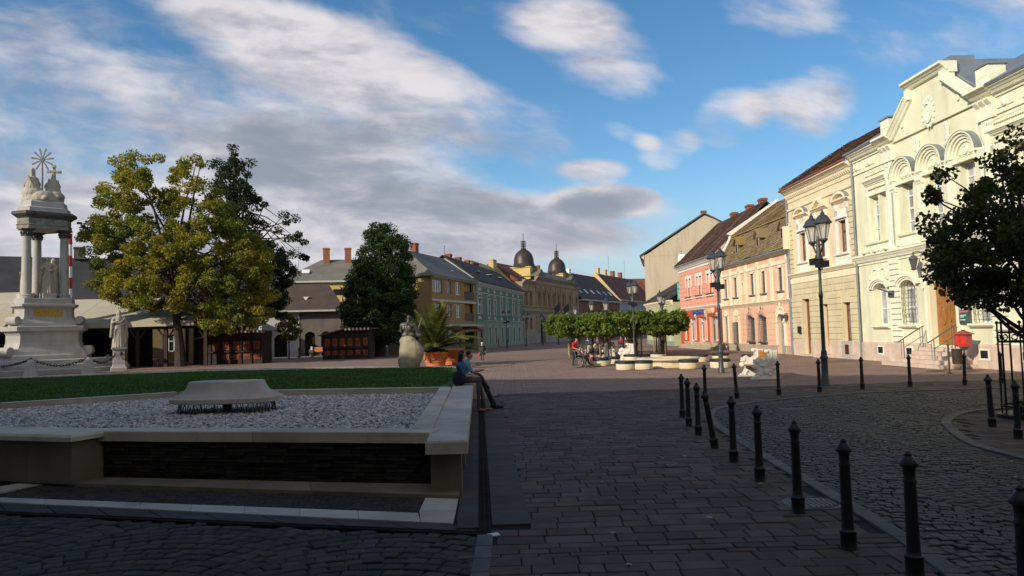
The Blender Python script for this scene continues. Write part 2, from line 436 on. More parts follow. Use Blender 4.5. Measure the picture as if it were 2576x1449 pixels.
for p in L[:300]: stone_inst('paver', pc, p[2], .32, .05, m_paver, isl, (p[0], p[1], -.028), random.gauss(0, .005), .004)

# ---- strip of slabs beside the bench and slotted drains
slabs = struct(MB().poly([(-1.0, 7.9, -.006), (.14, 7.9, -.006), (.13, 8.4, -.006), (-.10, 14.5, -.006), (-.55, 25, -.006), (-1.5, 25, -.006), (-.8, 8.7, -.006)]).build('slab_strip', m_joint))
y = 8.42; i = 0
def bx(yy): return -.76 - (yy-10)*.046          # foot of the bench
def dxx(yy): return -.36 - (yy-8.2)*.046        # drain centre
while y < 24.5:
    h = .66 + .08*random.random()
    mb = MB(); 
    def quad(x0, x1, x2, x3, ya, yb): mb.rings([[(x0, ya, z), (x1, ya, z), (x2, yb, z), (x3, yb, z)] for z in (-.03, .024)])
    g_ = .004
    quad(bx(y)+.0, dxx(y)-.075, dxx(y+h)-.075, bx(y+h)+.0, y+g_, y+h-g_); mb.build('slab', m_slab, slabs)
    mb = MB(); e = lambda q: .13 - (q-8.4)*.04
    quad(dxx(y)+.075, e(y), e(y+h), dxx(y+h)+.075, y+g_+.1, y+h-g_+.1); mb.build('slab', m_slab, slabs)
    y += h; i += 1
for yy in np.arange(3.3, 8.1, .42): stone_inst('curb_stone', kc, .42, .18, .10, m_curb, walk, (-.36, yy, -.076), math.pi/2, .004)
def grate(P, w, label):
    mb = MB()
    for a, b in zip(P, P[1:]):
        L = math.hypot(b[0]-a[0], b[1]-a[1]); an = math.atan2(b[1]-a[1], b[0]-a[0]); T = Matrix.Translation((a[0], a[1], 0)) @ Matrix.Rotation(an, 4, 'Z')
        q = MB().box(0, L, -w/2, -w/2+.012, -.02, .026).box(0, L, w/2-.012, w/2, -.02, .026).box(0, L, -.006, .006, -.02, .022).box(0, L, -w/2, w/2, -.03, -.002)
        for k in range(int(L/.035)): q.box(k*.035, k*.035+.016, -w/2, w/2, -.02, .020)
        mb.add(q, T)
    return tag(mb.build('drain_grate', M('rusty_grate', (.022, .018, .015), .85, .3, 6., .2, 40., .003, spec=.15) if 'rusty_grate' not in bpy.data.materials else bpy.data.materials['rusty_grate']), label, 'drain')
grate([(-.36, 8.22), (-1.12, 24.6)], .125, 'long slotted drain running beside the stone bench')
grate([(-11.2, 11.25), (-6.68, 9.88), (-.30, 8.16)], .11, 'slotted drain crossing in front of the pale stone band')
MB().box(-.06, .06, -.05, .05, 0, .022).build('end_cap', M('white_plastic', (.7, .7, .68), .5), bpy.data.objects['drain_grate.001'], (-.27, 8.13, .0), .3)

# ---- foreground setts, left
fs_poly = [(-14, 2.5), (-.34, 2.5), (-.34, 8.1), (-6.68, 9.80), (-14, 12.0)]
fset = struct(MB().poly([(x, y, -.007) for x, y in fs_poly]).build('foreground_cobbles', m_joint))
put_setts(scallop(fs_poly, .168, 2.3, .42, -14, -.34, 2.5, 12.), fset, m_sett2, .08, .010, 'sett')
# slab row between drain and band
mb_l = [(-11.0, 11.55), (-6.68, 10.00), (-.42, 8.32)]; mb_h = [(-11, 12.05), (-7.13, 10.54), (-.74, 8.65)]
base = struct(MB().poly([(-13, 12.3, -.008), (-.4, 8.2, -.008), (-.4, 10.4, -.008), (-13, 14.3, -.008)]).build('basin_forecourt', m_joint))
N = 13
for i in range(N):
    f0, f1 = i/N, (i+1)/N
    def on(P, f): 
        return lerp2(P[0], P[1], f*2.6) if f*2.6 < 1 else lerp2(P[1], P[2], (f*2.6-1)/1.6)
    a, b, c, d = on(mb_l, f0), on(mb_l, f1-.003), on(mb_h, f1-.003), on(mb_h, f0)
    c = (c[0], c[1]-.012); d = (d[0], d[1]-.012)
    MB().rings([[(*p, z) for p in (a, b, c, d)] for z in (-.03, .010)]).build('slab', m_slab, base)
# pale band
bb = [(-11, 12.40), (-7.34, 10.86), (-1.2, 9.2)]; bf2 = [(-11, 12.05), (-7.13, 10.54), (-1.12, 8.765)]
for i in range(12):
    f0, f1 = i/12, (i+1)/12
    def on2(P, f): return lerp2(P[0], P[1], f*3) if f*3 < 1 else lerp2(P[1], P[2], (f*3-1)/2)
    a, b, c, d = on2(bf2, f0), on2(bf2, f1-.0006), on2(bb, f1-.0006), on2(bb, f0)
    MB().rings([[(*p, z) for p in (a, b, c, d)] for z in (-.03, .020)]).build('band_slab', m_lime, base)
MB().rings([[(*p, z) for p in ((-1.12, 8.765), (-.74, 8.65), (-.755, 9.3), (-1.2, 9.3))] for z in (-.03, .021)]).build('band_slab', m_lime, base)
MB().rings([[(*p, z) for p in ((-1.2, 9.305), (-.755, 9.305), (-.775, 9.9), (-1.21, 10.02))] for z in (-.03, .021)]).build('band_slab', m_lime, base)
MB().rings([[(*p, z) for p in ((-8.2, 11.23), (-7.75, 11.06), (-7.30, 11.78), (-7.75, 11.97))] for z in (-.03, .021)]).build('band_slab', m_lime, base)
st_poly = [(-7.3, 10.9), (-1.24, 9.24), (-1.24, 10.1), (-6.82, 11.6), (-7.3, 11.75)]
S2 = []
for rrow in range(0, 15):
    f = (rrow+.5)/15
    a, b = lerp2((-7.5, 10.98), (-7.5, 11.85), f), lerp2((-1.24, 9.24), (-1.24, 10.05), f)
    L_ = math.hypot(b[0]-a[0], b[1]-a[1]); d = (rrow % 2)*.05
    while d < L_:
        w = random.uniform(.07, .11); p = lerp2(a, b, (d+w/2)/L_); S2.append((p[0], p[1]+random.gauss(0, .003), -.045+random.gauss(0, .003), w*.92, .052, .055, math.atan2(b[1]-a[1], b[0]-a[0])+random.gauss(0, .04))); d += w
v, f = blocky(1., 1., 1., .12)
tag(stamp('small_setts', v, f, mats_for(S2), m_sett2, base), kind='stuff')
# fallen leaves
for i in range(46):
    x, y = random.uniform(-6, 9), random.uniform(6., 20)
    if abs(x) > .66*y: continue
    a = random.random()*6.28; s_ = random.uniform(.03, .055)
    P = [(math.cos(a+k*1.2566+random.gauss(0, .15))*s_*random.uniform(.6, 1.1), math.sin(a+k*1.2566)*s_, random.uniform(.002, .02)) for k in range(5)]
    if not inpoly(np.array([x]), np.array([y]), walk_poly+[])[0] and x < 3.5: continue
    if i == 0 or 'm_fleaf' not in globals(): m_fleaf = M('dry_leaf', (.33, .24, .10), .7, .3, 9., 0, c2=(.42, .36, .24))
    if 'leaf_parent' not in globals(): leaf_parent = []
    leaf_parent.append([(x+p[0], y+p[1], .016+p[2]) for p in P])
tag(quads('fallen_leaves', np.array(leaf_parent), m_fleaf, n=5), 'dry fallen leaves scattered over the dark paving', 'leaves', kind='stuff')
# manhole covers
for k, (p, lab, r_) in enumerate(((Vector((3.5, 9.15, 0)), 'round iron manhole cover by the kerb between near bollards', .34), (G(1990, 1030), 'manhole cover in the paving near the lane bend', .3))):
    mh = MB().lathe([(r_, -.03), (r_, .016), (r_-.03, .02), (r_-.035, .014), (.02, .014)], 24)
    for q in range(-4, 5): mh.box(q*.06-.012, q*.06+.012, -(r_-.09)*math.cos(q*.25), (r_-.09)*math.cos(q*.25), .012, .019)
    tag(mh.build('manhole_cover', m_metal, None, (p.x, p.y, .0)), lab, 'manhole cover')
# ================================================================== BASIN WITH GRAVEL, BENCH, LAWN
RIM = [(-6.62, 12.02), (-1.21, 10.70)]                      # front face of the slate wall
RA = math.atan2(RIM[1][1]-RIM[0][1], RIM[1][0]-RIM[0][0]); RL = math.hypot(RIM[1][0]-RIM[0][0], RIM[1][1]-RIM[0][1])
basin = thing('gravel_basin', 'raised basin of white pebbles with slate front wall and pale stone rim', 'basin', (RIM[0][0], RIM[0][1], 0), RA)
# local frame: x along the front wall, y back
MB().box(-.3, RL+.1, .06, .42, -.05, .63).build('wall_core', M('mortar_dark', (.02, .019, .018), .95), basin)
sm = []
for i in range(10):
    w = random.uniform(.18, .48)
    me = bpy.data.meshes.new('slate'); d = random.uniform(.05, .085); v, f = blocky(w-.008, d, 1., .06)
    v = [(x, y*(1+.0), z) for x, y, z in v]; me.from_pydata(v, [], f); me.materials.append(m_slate); sm.append((w, me))
z = .055; cnt = 0
while z < .60:
    h = random.uniform(.042, .06); x = -random.random()*.3
    while x < RL-.05 and cnt < 300:
        w, me = random.choice(sm)
        if x+w > RL: break
        if x > -.02:
            o = inst('slate', me, basin, (x+w/2, .045 + random.gauss(0, .014) - (.05 if random.random() < .035 else 0), z)); o.scale = (1, 1, h-.006); cnt += 1
        x += w
    z += h
N = 6
for i in range(N):
    a, b = RL*i/N, RL*(i+1)/N
    mb = MB().rings([[(x, y, z_) for x, y in ((a+.003, -.03), (b-.003, -.03), (b-.003, .40), (a+.003, .40))] for z_ in (.63, .775)] + [[(x, y, .785) for x, y in ((a+.012, -.02), (b-.012, -.02), (b-.012, .39), (a+.012, .39))]])
    mb.build('coping_stone', m_lime, basin)
def W2L(o, p):  # world xy -> local of an Empty with location and z rotation
    a = o.rotation_euler.z; x, y = p[0]-o.location.x, p[1]-o.location.y
    return (x*math.cos(a)+y*math.sin(a), -x*math.sin(a)+y*math.cos(a))
# coping along the bench and at the back
def curb(parent, P, w, z0, z1, name, mat, step=1.1):
    for a, b in zip(P, P[1:]):
        L = math.hypot(b[0]-a[0], b[1]-a[1]); k = max(1, round(L/step))
        an = math.atan2(b[1]-a[1], b[0]-a[0])
        for i in range(k):
            p0, p1 = lerp2(a, b, i/k), lerp2(a, b, (i+1)/k); l = L/k
            T = Matrix.Translation((*p0, 0)) @ Matrix.Rotation(an, 4, 'Z')
            mb = MB().rings([[(x, y, z_) for x, y in ((.003, 0), (l-.003, 0), (l-.003, w), (.003, w))] for z_ in (z0, z1-.01)] + [[(x, y, z1) for x, y in ((.012, .01), (l-.012, .01), (l-.012, w-.01), (.012, w-.01))]])
            mb.xf(T)
            if parent is not None and parent.type == 'EMPTY': 
                ia = -parent.rotation_euler.z; mb.xf(Matrix.Rotation(ia, 4, 'Z') @ Matrix.Translation((-parent.location.x, -parent.location.y, -parent.location.z)))
            mb.build(name, mat, parent)
curb(basin, [(-1.23, 11.12), (-1.64, 19.6)], .30, .5, .785, 'coping_stone', m_lime, 1.2)
curb(basin, [(-1.80, 19.95), (-9.4, 21.15), (-12.8, 18.9), (-17.5, 15.6)], -.34, .5, .75, 'coping_stone', m_lime, 1.3)
# pedestal block at the left
blk = thing('stone_pier', 'pale stone pier with overhanging cap at the left end of the slate wall', 'pier', (-6.72, 11.52, 0), math.atan2(.53, -1.49))
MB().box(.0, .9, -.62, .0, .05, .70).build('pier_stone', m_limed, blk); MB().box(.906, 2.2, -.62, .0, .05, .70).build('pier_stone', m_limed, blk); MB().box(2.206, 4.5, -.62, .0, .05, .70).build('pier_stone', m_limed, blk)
for a, b in ((-.1, 1.55), (1.556, 3.2), (3.206, 4.6)):
    MB().rings([[(x, y, z_) for x, y in ((a, -.72), (b, -.72), (b, .10), (a, .10))] for z_ in (.70, .765)] + [[(x, y, .80) for x, y in ((a+.03, -.69), (b-.03, -.69), (b-.03, .07), (a+.03, .07))]]).build('cap_stone', m_lime, blk)
# plinth step in front
stp = thing('plinth_step', 'low pale stone step along the foot of the slate wall', 'step', (0, 0, 0))
P0, P1 = (-6.95, 11.64), (-.76, 9.92); Q0, Q1 = (-6.66, 12.06), (-1.23, 10.74)
for i in range(6):
    f0, f1 = i/6, (i+1)/6-.001
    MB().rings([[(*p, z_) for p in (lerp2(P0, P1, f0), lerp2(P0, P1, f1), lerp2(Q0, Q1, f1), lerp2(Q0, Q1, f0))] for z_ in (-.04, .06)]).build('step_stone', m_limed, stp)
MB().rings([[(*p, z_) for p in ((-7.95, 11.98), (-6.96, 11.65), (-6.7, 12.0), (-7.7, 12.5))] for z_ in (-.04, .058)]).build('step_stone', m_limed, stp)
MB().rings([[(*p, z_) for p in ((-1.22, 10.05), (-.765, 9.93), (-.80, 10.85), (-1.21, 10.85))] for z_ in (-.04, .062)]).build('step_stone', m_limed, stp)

# ---- bench along the right side
bench = thing('long_stone_bench', 'long pale stone bench running away along the basin and lawn', 'bench', (0, 0, 0))
def brx(y): return -.64 - (y-9.95)*.046
y = 10.02; k = 0
while y < 31:
    l = 2.1; y2 = min(y+l, 31.2); g_ = .004
    MB().rings([[(brx(y+g_)-.555, y+g_, z_), (brx(y+g_), y+g_, z_), (brx(y2-g_), y2-g_, z_), (brx(y2-g_)-.555, y2-g_, z_)] for z_ in (.575, .725)] +
       [[(brx(y)-.535, y+.02, .75), (brx(y)-.02, y+.02, .75), (brx(y2)-.02, y2-.02, .75), (brx(y2)-.535, y2-.02, .75)]]).build('seat_slab', m_lime, bench)
    y = y2; k += 1
y = 10.18
while y < 31:
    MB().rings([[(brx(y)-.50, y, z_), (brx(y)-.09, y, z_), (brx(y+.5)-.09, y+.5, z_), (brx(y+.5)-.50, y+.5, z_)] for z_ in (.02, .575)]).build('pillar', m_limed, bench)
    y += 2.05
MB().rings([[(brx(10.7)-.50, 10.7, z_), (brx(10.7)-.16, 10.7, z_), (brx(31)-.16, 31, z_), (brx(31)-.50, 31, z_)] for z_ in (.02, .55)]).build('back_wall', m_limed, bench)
MB().rings([[(brx(31.2)-.60, 31.2, z_), (brx(31.2)+.02, 31.2, z_), (brx(31.6)+.02, 31.6, z_), (brx(31.6)-.60, 31.6, z_)] for z_ in (.0, .98)] + [[(brx(31.2)-.55, 31.25, 1.02), (brx(31.2)-.03, 31.25, 1.02), (brx(31.6)-.03, 31.55, 1.02), (brx(31.6)-.55, 31.55, 1.02)]]).build('end_block', m_lime, bench)

# ---- pebbles
gp = [(-6.55, 12.45), (-1.55, 11.2), (-1.95, 19.85), (-9.35, 20.95), (-12.7, 18.75), (-17.0, 15.5), (-12.5, 13.9), (-7.0, 12.3)]
MB().poly([(*p, .555) for p in gp]).build('gravel_bed', M('gravel_dust', (.16, .15, .14), .95, .3, 8.), None)['kind'] = 'structure'
bpy.data.objects['gravel_bed']['label'] = 'bed under the pebbles'
n_ = 44000
X = rng.uniform(-17, -1.5, n_); Y = 11.2 + (rng.random(n_)**1.15)*9.8
k = inpoly(X, Y, gp) & (np.abs(X) < .76*Y); X, Y = X[k], Y[k]
ph = (1+5**.5)/2
iv = np.array([(-1, ph, 0), (1, ph, 0), (-1, -ph, 0), (1, -ph, 0), (0, -1, ph), (0, 1, ph), (0, -1, -ph), (0, 1, -ph), (ph, 0, -1), (ph, 0, 1), (-ph, 0, -1), (-ph, 0, 1)])/1.902
itf = [(0,11,5),(0,5,1),(0,1,7),(0,7,10),(0,10,11),(1,5,9),(5,11,4),(11,10,2),(10,7,6),(7,1,8),(3,9,4),(3,4,2),(3,2,6),(3,6,8),(3,8,9),(4,9,5),(2,4,11),(6,2,10),(8,6,7),(9,8,1)]
K = len(X); A_ = rng.uniform(0, 6.28, K); T = np.zeros((K, 4, 4)); T[:, 3, 3] = 1
sa = rng.uniform(.027, .052, K); sb = sa*rng.uniform(.55, .9, K); sc_ = sa*rng.uniform(.35, .7, K)
Rt = np.zeros((K, 3, 3)); tx = rng.normal(0, .35, K); ty = rng.normal(0, .35, K)
ca, sn = np.cos(A_), np.sin(A_)
Rz = np.stack([np.stack([ca, -sn, 0*ca], -1), np.stack([sn, ca, 0*ca], -1), np.stack([0*ca, 0*ca, 1+0*ca], -1)], 1)
Rx = np.stack([np.stack([1+0*tx, 0*tx, 0*tx], -1), np.stack([0*tx, np.cos(tx), -np.sin(tx)], -1), np.stack([0*tx, np.sin(tx), np.cos(tx)], -1)], 1)
T[:, :3, :3] = np.einsum('kij,kjl->kil', Rz, Rx) * np.stack([sa, sb, sc_], -1)[:, None, :]
T[:, 0, 3], T[:, 1, 3], T[:, 2, 3] = X, Y, .585 + rng.uniform(0, .035, K)
m_peb = M('pebble', (.50, .465, .425), .8, .12, 4., 0, rv=.42)
tag(stamp('pebbles', iv, itf, T, m_peb, None, True), 'grey white pebbles filling the raised basin', 'pebbles', kind='stuff')

# ---- stone fountain lid on thin spikes
lid = thing('fountain_stone', 'pale stone fountain lid with flared rim on thin metal spikes over pebbles', 'fountain', (-6.25, 16.5, .665), R(-6))
def ell(a, b, n=40, e=3.2):
    return [(a*abs(math.cos(q))**(2/e)*math.copysign(1, math.cos(q)), b*abs(math.sin(q))**(2/e)*math.copysign(1, math.sin(q))) for q in [2*math.pi*i/n for i in range(n)]]
MB().rings([[(x, y, z_) for x, y in ell(a, b)] for a, b, z_ in ((1.10, .66, .16), (1.16, .70, .175), (1.17, .71, .26), (1.15, .69, .275), (1.09, .64, .285), (1.07, .62, .325), (.98, .56, .345), (.90, .50, .40), (.845, .455, .47), (.81, .43, .545), (.795, .42, .60), (.78, .41, .61))], sm=True).build('lid', m_lime, lid)
MB().lathe([(.10, -.13), (.10, .17)], 14).build('feed_pipe', m_metal, lid)
sp = MB()
for (x, y) in ell(.98, .56, 40):
    for d in (-.05, .05): sp.tube([(x, y, .17), (x*1.0+d, y+d*.3, -.13)], .007, 4)
sp.build('spikes', m_metal, lid)
MB().box(-1.05, 1.05, -.6, .6, -.13, -.075).build('sump', M('sump_dark', (.01, .01, .01), .9), lid)

# ---- lawn
def lz(x, y): return max(.10, .66 - (y-20.)*.0245)
LB = [(-1.72, 20.0), (-9.4, 21.2), (-12.8, 18.95), (-18, 15.4), (-60, 15), (-60, 46), (-36, 46.0), (-30, 47.6), (-26, 49.8), (-21.5, 51.8), (-12, 48.8), (-3.35, 44.3), (-2.75, 38), (-2.2, 31.0)]
gx, gy = np.meshgrid(np.linspace(-60, -2, 60), np.linspace(15, 53, 39))
mb = MB(); 
lawn = MB().poly([(x, y, lz(x, y)) for x, y in LB])
# lawn surface as a plane tilted away
lawn.v = [(x, y, .66-(y-20.)*.0185) for x, y, z in lawn.v]
m_grass = leafmat('grass_blade', (.028, .098, .010), (.075, .15, .022), .3, .35)
m_turf = M('turf', (.024, .075, .010), .9, .35, 1.2, .6, 30., .03, c2=(.042, .105, .015))
lw = struct(lawn.build('lawn', m_turf))
n_ = 90000
u = rng.random(n_); Yb = 19 + 33*u**.8; Xb = -2.2 - rng.random(n_)*.74*Yb
k = inpoly(Xb, Yb, LB); Xb, Yb = Xb[k], Yb[k]; n_ = len(Xb)
hb = rng.uniform(.03, .075, n_); an = rng.uniform(0, 6.28, n_); wb = .012+Yb*.0006
zb = .66-(Yb-20.)*.0185
V = np.zeros((n_, 3, 3)); V[:, 0] = np.stack([Xb-np.cos(an)*wb, Yb-np.sin(an)*wb, zb], -1); V[:, 1] = np.stack([Xb+np.cos(an)*wb, Yb+np.sin(an)*wb, zb], -1)
V[:, 2] = np.stack([Xb+rng.normal(0, .03, n_), Yb+rng.normal(0, .03, n_), zb+hb], -1)
tag(quads('grass', V, m_grass, n=3), 'short green grass of the lawn behind the basin', 'grass', kind='stuff')
kerb = thing('lawn_kerb', 'pale stone kerb along the far edge of the lawn', 'kerb', (0, 0, 0))
curb(kerb, [(-2.1, 31.6), (-2.6, 38), (-3.2, 44.2), (-12, 48.9), (-21.5, 51.9), (-26, 49.95), (-30, 47.8), (-36, 46.2), (-52, 46)], .42, -.02, .26, 'kerb_stone', m_lime, 1.6)
# ================================================================== BUILDING KIT (local frame: x along the front, y inward, z up)
m_white = M('white_plaster', (.78, .74, .66), .8, .05, 1.5, .15, 30., .004, streak=.12)
m_cream = M('cream_stucco', (.72, .66, .50), .85, .05, 1., .2, 40., .004, streak=.16)
m_pgreen = M('pale_green_stucco', (.74, .71, .50), .85, .07, .5, .2, 40., .004, streak=.30)
m_pgreen2 = M('pale_green_trim', (.80, .78, .60), .8, .05, 1.5, .2, 40., .004, streak=.24)
m_plinth = M('plinth_stone', (.60, .47, .37), .85, .12, 1.6, .3, 20., .008, streak=.35)
m_ochre = M('ochre_stucco', (.72, .60, .40), .85, .06, 1., .2, 40., .004, streak=.28)
m_ochre2 = M('buff_stucco', (.60, .52, .33), .85, .08, 1.2, .3, 40., .006, streak=.28)
m_pink = M('pink_stucco', (.76, .46, .31), .85, .05, 1., .2, 40., .004, streak=.28)
m_creamtrim = M('cream_trim', (.80, .70, .50), .85, .05, 1.4, .2, 40., .004, streak=.28)
m_pinkpl = M('taupe_plinth', (.42, .33, .24), .9, .1, 1.5, .3, 30., .006, streak=.4)
m_salmon = M('salmon_stucco', (.74, .34, .24), .85, .05, 1., .2, 40., .004, streak=.28)
m_orange = M('red_orange_stucco', (.50, .085, .025), .8, .08, 1., .2, 40., .004, streak=.15)
m_lime2 = M('light_green_stucco', (.40, .44, .25), .85, .06, 1., .2, 40., .004, streak=.2)
m_beige = M('beige_render', (.52, .435, .29), .9, .08, .5, .3, 25., .008, streak=.45, c2=(.47, .40, .29))
m_glass = M('window_glass', (.03, .035, .04), .06, .3, .8, 0, spec=.9)
m_glassm = M('glass_with_blind', (.13, .12, .10), .10, .5, 2.2, 0, spec=.8); m_glassm2 = M('glass_with_net', (.07, .07, .075), .08, .5, 1.1, 0, spec=.9)
m_glassl = M('curtained_glass', (.30, .30, .30), .10, .4, 1.4, 0, spec=.8)
m_wood = M('brown_wood', (.17, .055, .018), .6, .2, 3., .3, 40., .004)
m_oak = M('oak_door', (.30, .135, .035), .55, .15, 3., .3, 40., .004)
m_greydoor = M('grey_blue_paint', (.26, .30, .29), .6, .1, 3., .2, 40., .003)
m_winwhite = M('white_window_paint', (.74, .74, .72), .5, .05, 3., .1, 40., .002)
m_wingrey = M('grey_window_paint', (.16, .17, .16), .55, .1, 3., .1, 40., .002)
m_teal = M('teal_paint', (.10, .34, .34), .5, .1, 3., .1, 40., .002)
m_zinc = M('zinc_sheet', (.26, .29, .32), .45, .15, 1., .15, 8., .004, metal=.5)
m_iron2 = M('wrought_iron', (.10, .10, .11), .55, .2, 8., .2, 60., .003, metal=.3)
m_rtile = M('old_roof_tile', (.33, .225, .115), .9, .3, 1.4, .5, 25., .012, rv=.30, c2=(.25, .185, .095))
m_btile = M('brown_roof_tile', (.105, .052, .032), .85, .18, .9, .4, 20., .01, rv=.22)
m_brick = M('chimney_brick', (.24, .09, .05), .9, .25, 6., .5, 25., .01)
m_dark = M('dark_interior', (.012, .011, .010), .9, .2, 2., 0)

def wall(parent, w, h, holes, mat, depth=10., rd=.28, name='wall', z0=0., back=True, y0=0.):
    """front wall with real openings; holes (x0, x1, z0, z1, arch rise)"""
    mb = MB(); H = [(a, b, c, d + (r or 0), d, r or 0) for a, b, c, d, r in holes]
    xs = sorted({0., w, *[q for hh in H for q in hh[:2]]}); zs = sorted({z0, h, *[q for hh in H for q in hh[2:4]]})
    for a, b in zip(xs, xs[1:]):
        for c, d in zip(zs, zs[1:]):
            mx_, mz = (a+b)/2, (c+d)/2
            if any(q[0] < mx_ < q[1] and q[2] < mz < q[3] for q in H): continue
            mb.poly([(a, y0, c), (b, y0, c), (b, y0, d), (a, y0, d)])
    for a, b, c, dt, d, r in H:
        mb.poly([(a, y0, c), (a, y0, d), (a, y0+rd, d), (a, y0+rd, c)][::-1]); mb.poly([(b, y0, c), (b, y0, d), (b, y0+rd, d), (b, y0+rd, c)])
        mb.poly([(a, y0, c), (b, y0, c), (b, y0+rd, c), (a, y0+rd, c)][::-1])
        if r:
            n = 14; A = [(.5*(a+b) - .5*(b-a)*math.cos(math.pi*i/n), d + r*math.sin(math.pi*i/n)) for i in range(n+1)]
            for (p, q), (p2, q2) in zip(A, A[1:]):
                mb.poly([(p, y0, q), (p2, y0, q2), (p2, y0, dt), (p, y0, dt)]); mb.poly([(p, y0, q), (p, y0+rd, q), (p2, y0+rd, q2), (p2, y0, q2)])
        else: mb.poly([(a, y0, d), (b, y0, d), (b, y0+rd, d), (a, y0+rd, d)])
    if back:
        mb.poly([(0, y0, z0), (0, depth, z0), (0, depth, h), (0, y0, h)][::-1]); mb.poly([(w, y0, z0), (w, depth, z0), (w, depth, h), (w, y0, h)])
        mb.poly([(0, depth, z0), (w, depth, z0), (w, depth, h), (0, depth, h)][::-1])
        mb.poly([(.02, y0+rd+.25, z0), (w-.02, y0+rd+.25, z0), (w-.02, y0+rd+.25, h-.05), (.02, y0+rd+.25, h-.05)])
        mb.poly([(0, y0, h), (w, y0, h), (w, depth, h), (0, depth, h)])
    return mb.build(name, mat, parent)
def mold(mb, x0, x1, prof, m=0, ends=True):
    """extrude a closed (out, z) profile along x; out is towards the street"""
    return mb.rings([[(x, -o, z) for o, z in prof] for x in (x0, x1)], m)
def strip(parent, name, x0, x1, prof, mat):
    return mold(MB(), x0, x1, prof).build(name, mat, parent)
def corn(z, hh, o, base=-.02):
    """stepped cornice profile, top at z"""
    return [(base, z), (o, z), (o, z-.22*hh), (o*.86, z-.27*hh), (o*.7, z-.45*hh), (o*.6, z-.5*hh), (o*.45, z-.72*hh), (o*.2, z-.8*hh), (o*.16, z-hh), (base, z-hh)]
_pane = {}
def pane(parent, x0, x1, z0, z1, y, mat):
    if mat.name not in _pane: _pane[mat.name] = MB().box(-.5, .5, -.5, .5, -.5, .5).mesh('pane', mat)
    o = inst('pane', _pane[mat.name], parent, ((x0+x1)/2, y, (z0+z1)/2)); o.scale = (x1-x0, .012, z1-z0); return o
_wc = {}
def window(parent, x, z, w, h, mat, glass, nx=2, rows=(.0, .62, 1.), bar=.06, y=.20, name='window', arch=0., sub=0):
    """frame with a pane for every light"""
    key = (round(w, 3), round(h, 3), mat.name, nx, rows, bar, arch)
    if key not in _wc:
        mb = MB(); b = bar
        mb.box(-w/2, -w/2+b, -.05, .05, 0, h).box(w/2-b, w/2, -.05, .05, 0, h).box(-w/2, w/2, -.05, .05, 0, b).box(-w/2, w/2, -.05, .05, h-b, h)
        for i in range(1, nx): q = -w/2+w*i/nx; mb.box(q-b*.6, q+b*.6, -.055, .045, b, h-b)
        for r_ in rows[1:-1]: mb.box(-w/2+b, w/2-b, -.06, .042, h*r_-b*.5, h*r_+b*.5)
        if arch:
            n = 12; A = [(-w/2*math.cos(math.pi*i/n), h+arch*math.sin(math.pi*i/n)) for i in range(n+1)]; B = [(-(w/2-b)*math.cos(math.pi*i/n), h+(arch-b)*math.sin(math.pi*i/n)) for i in range(n+1)]
            for i in range(n): mb.rings([[(A[i][0], yy, A[i][1]), (A[i+1][0], yy, A[i+1][1]), (B[i+1][0], yy, B[i+1][1]), (B[i][0], yy, B[i][1])] for yy in (.05, -.05)])
            mb.box(-b*.5, b*.5, -.04, .04, h, h+arch-b)
        _wc[key] = mb.mesh(name, mat)
    o = inst(name, _wc[key], parent, (x, y, z))
    if glass is m_glass: glass = random.choice((m_glass, m_glass, m_glassm, m_glassm2))
    for i in range(nx):
        for a, c in zip(rows, rows[1:]):
            pane(o, -w/2+w*i/nx+bar*.4, -w/2+w*(i+1)/nx-bar*.4, h*a+bar*.4, h*c-bar*.4, .0, glass)
    if arch:
        n = 12; MB().poly([(0, .0, h)] + [(-(w/2-.02)*math.cos(math.pi*i/n), .0, h+(arch-.02)*math.sin(math.pi*i/n)) for i in range(n+1)][::-1]).build('pane', glass, o)
    return o
def archband(mb, x, z, r0, r1, o, n=20, sx=1., a0=0., a1=math.pi, base=0., ry=1., m=0):
    """arched hood moulding between radii"""
    prev = None
    for i in range(n+1):
        q = a0+(a1-a0)*i/n
        ring = [(x-math.cos(q)*r*sx, y, z+math.sin(q)*r*ry) for r, y in ((r0, base), (r1, base), (r1, -o), (r0, -o))]
        k = mb.pts(ring)
        if prev is not None:
            for j in range(4): l = (j+1) % 4; mb.face((prev+j, prev+l, k+l, k+j), m)
        else: mb.face((k, k+1, k+2, k+3), m)
        prev = k
    mb.face((prev+3, prev+2, prev+1, prev), m); return mb
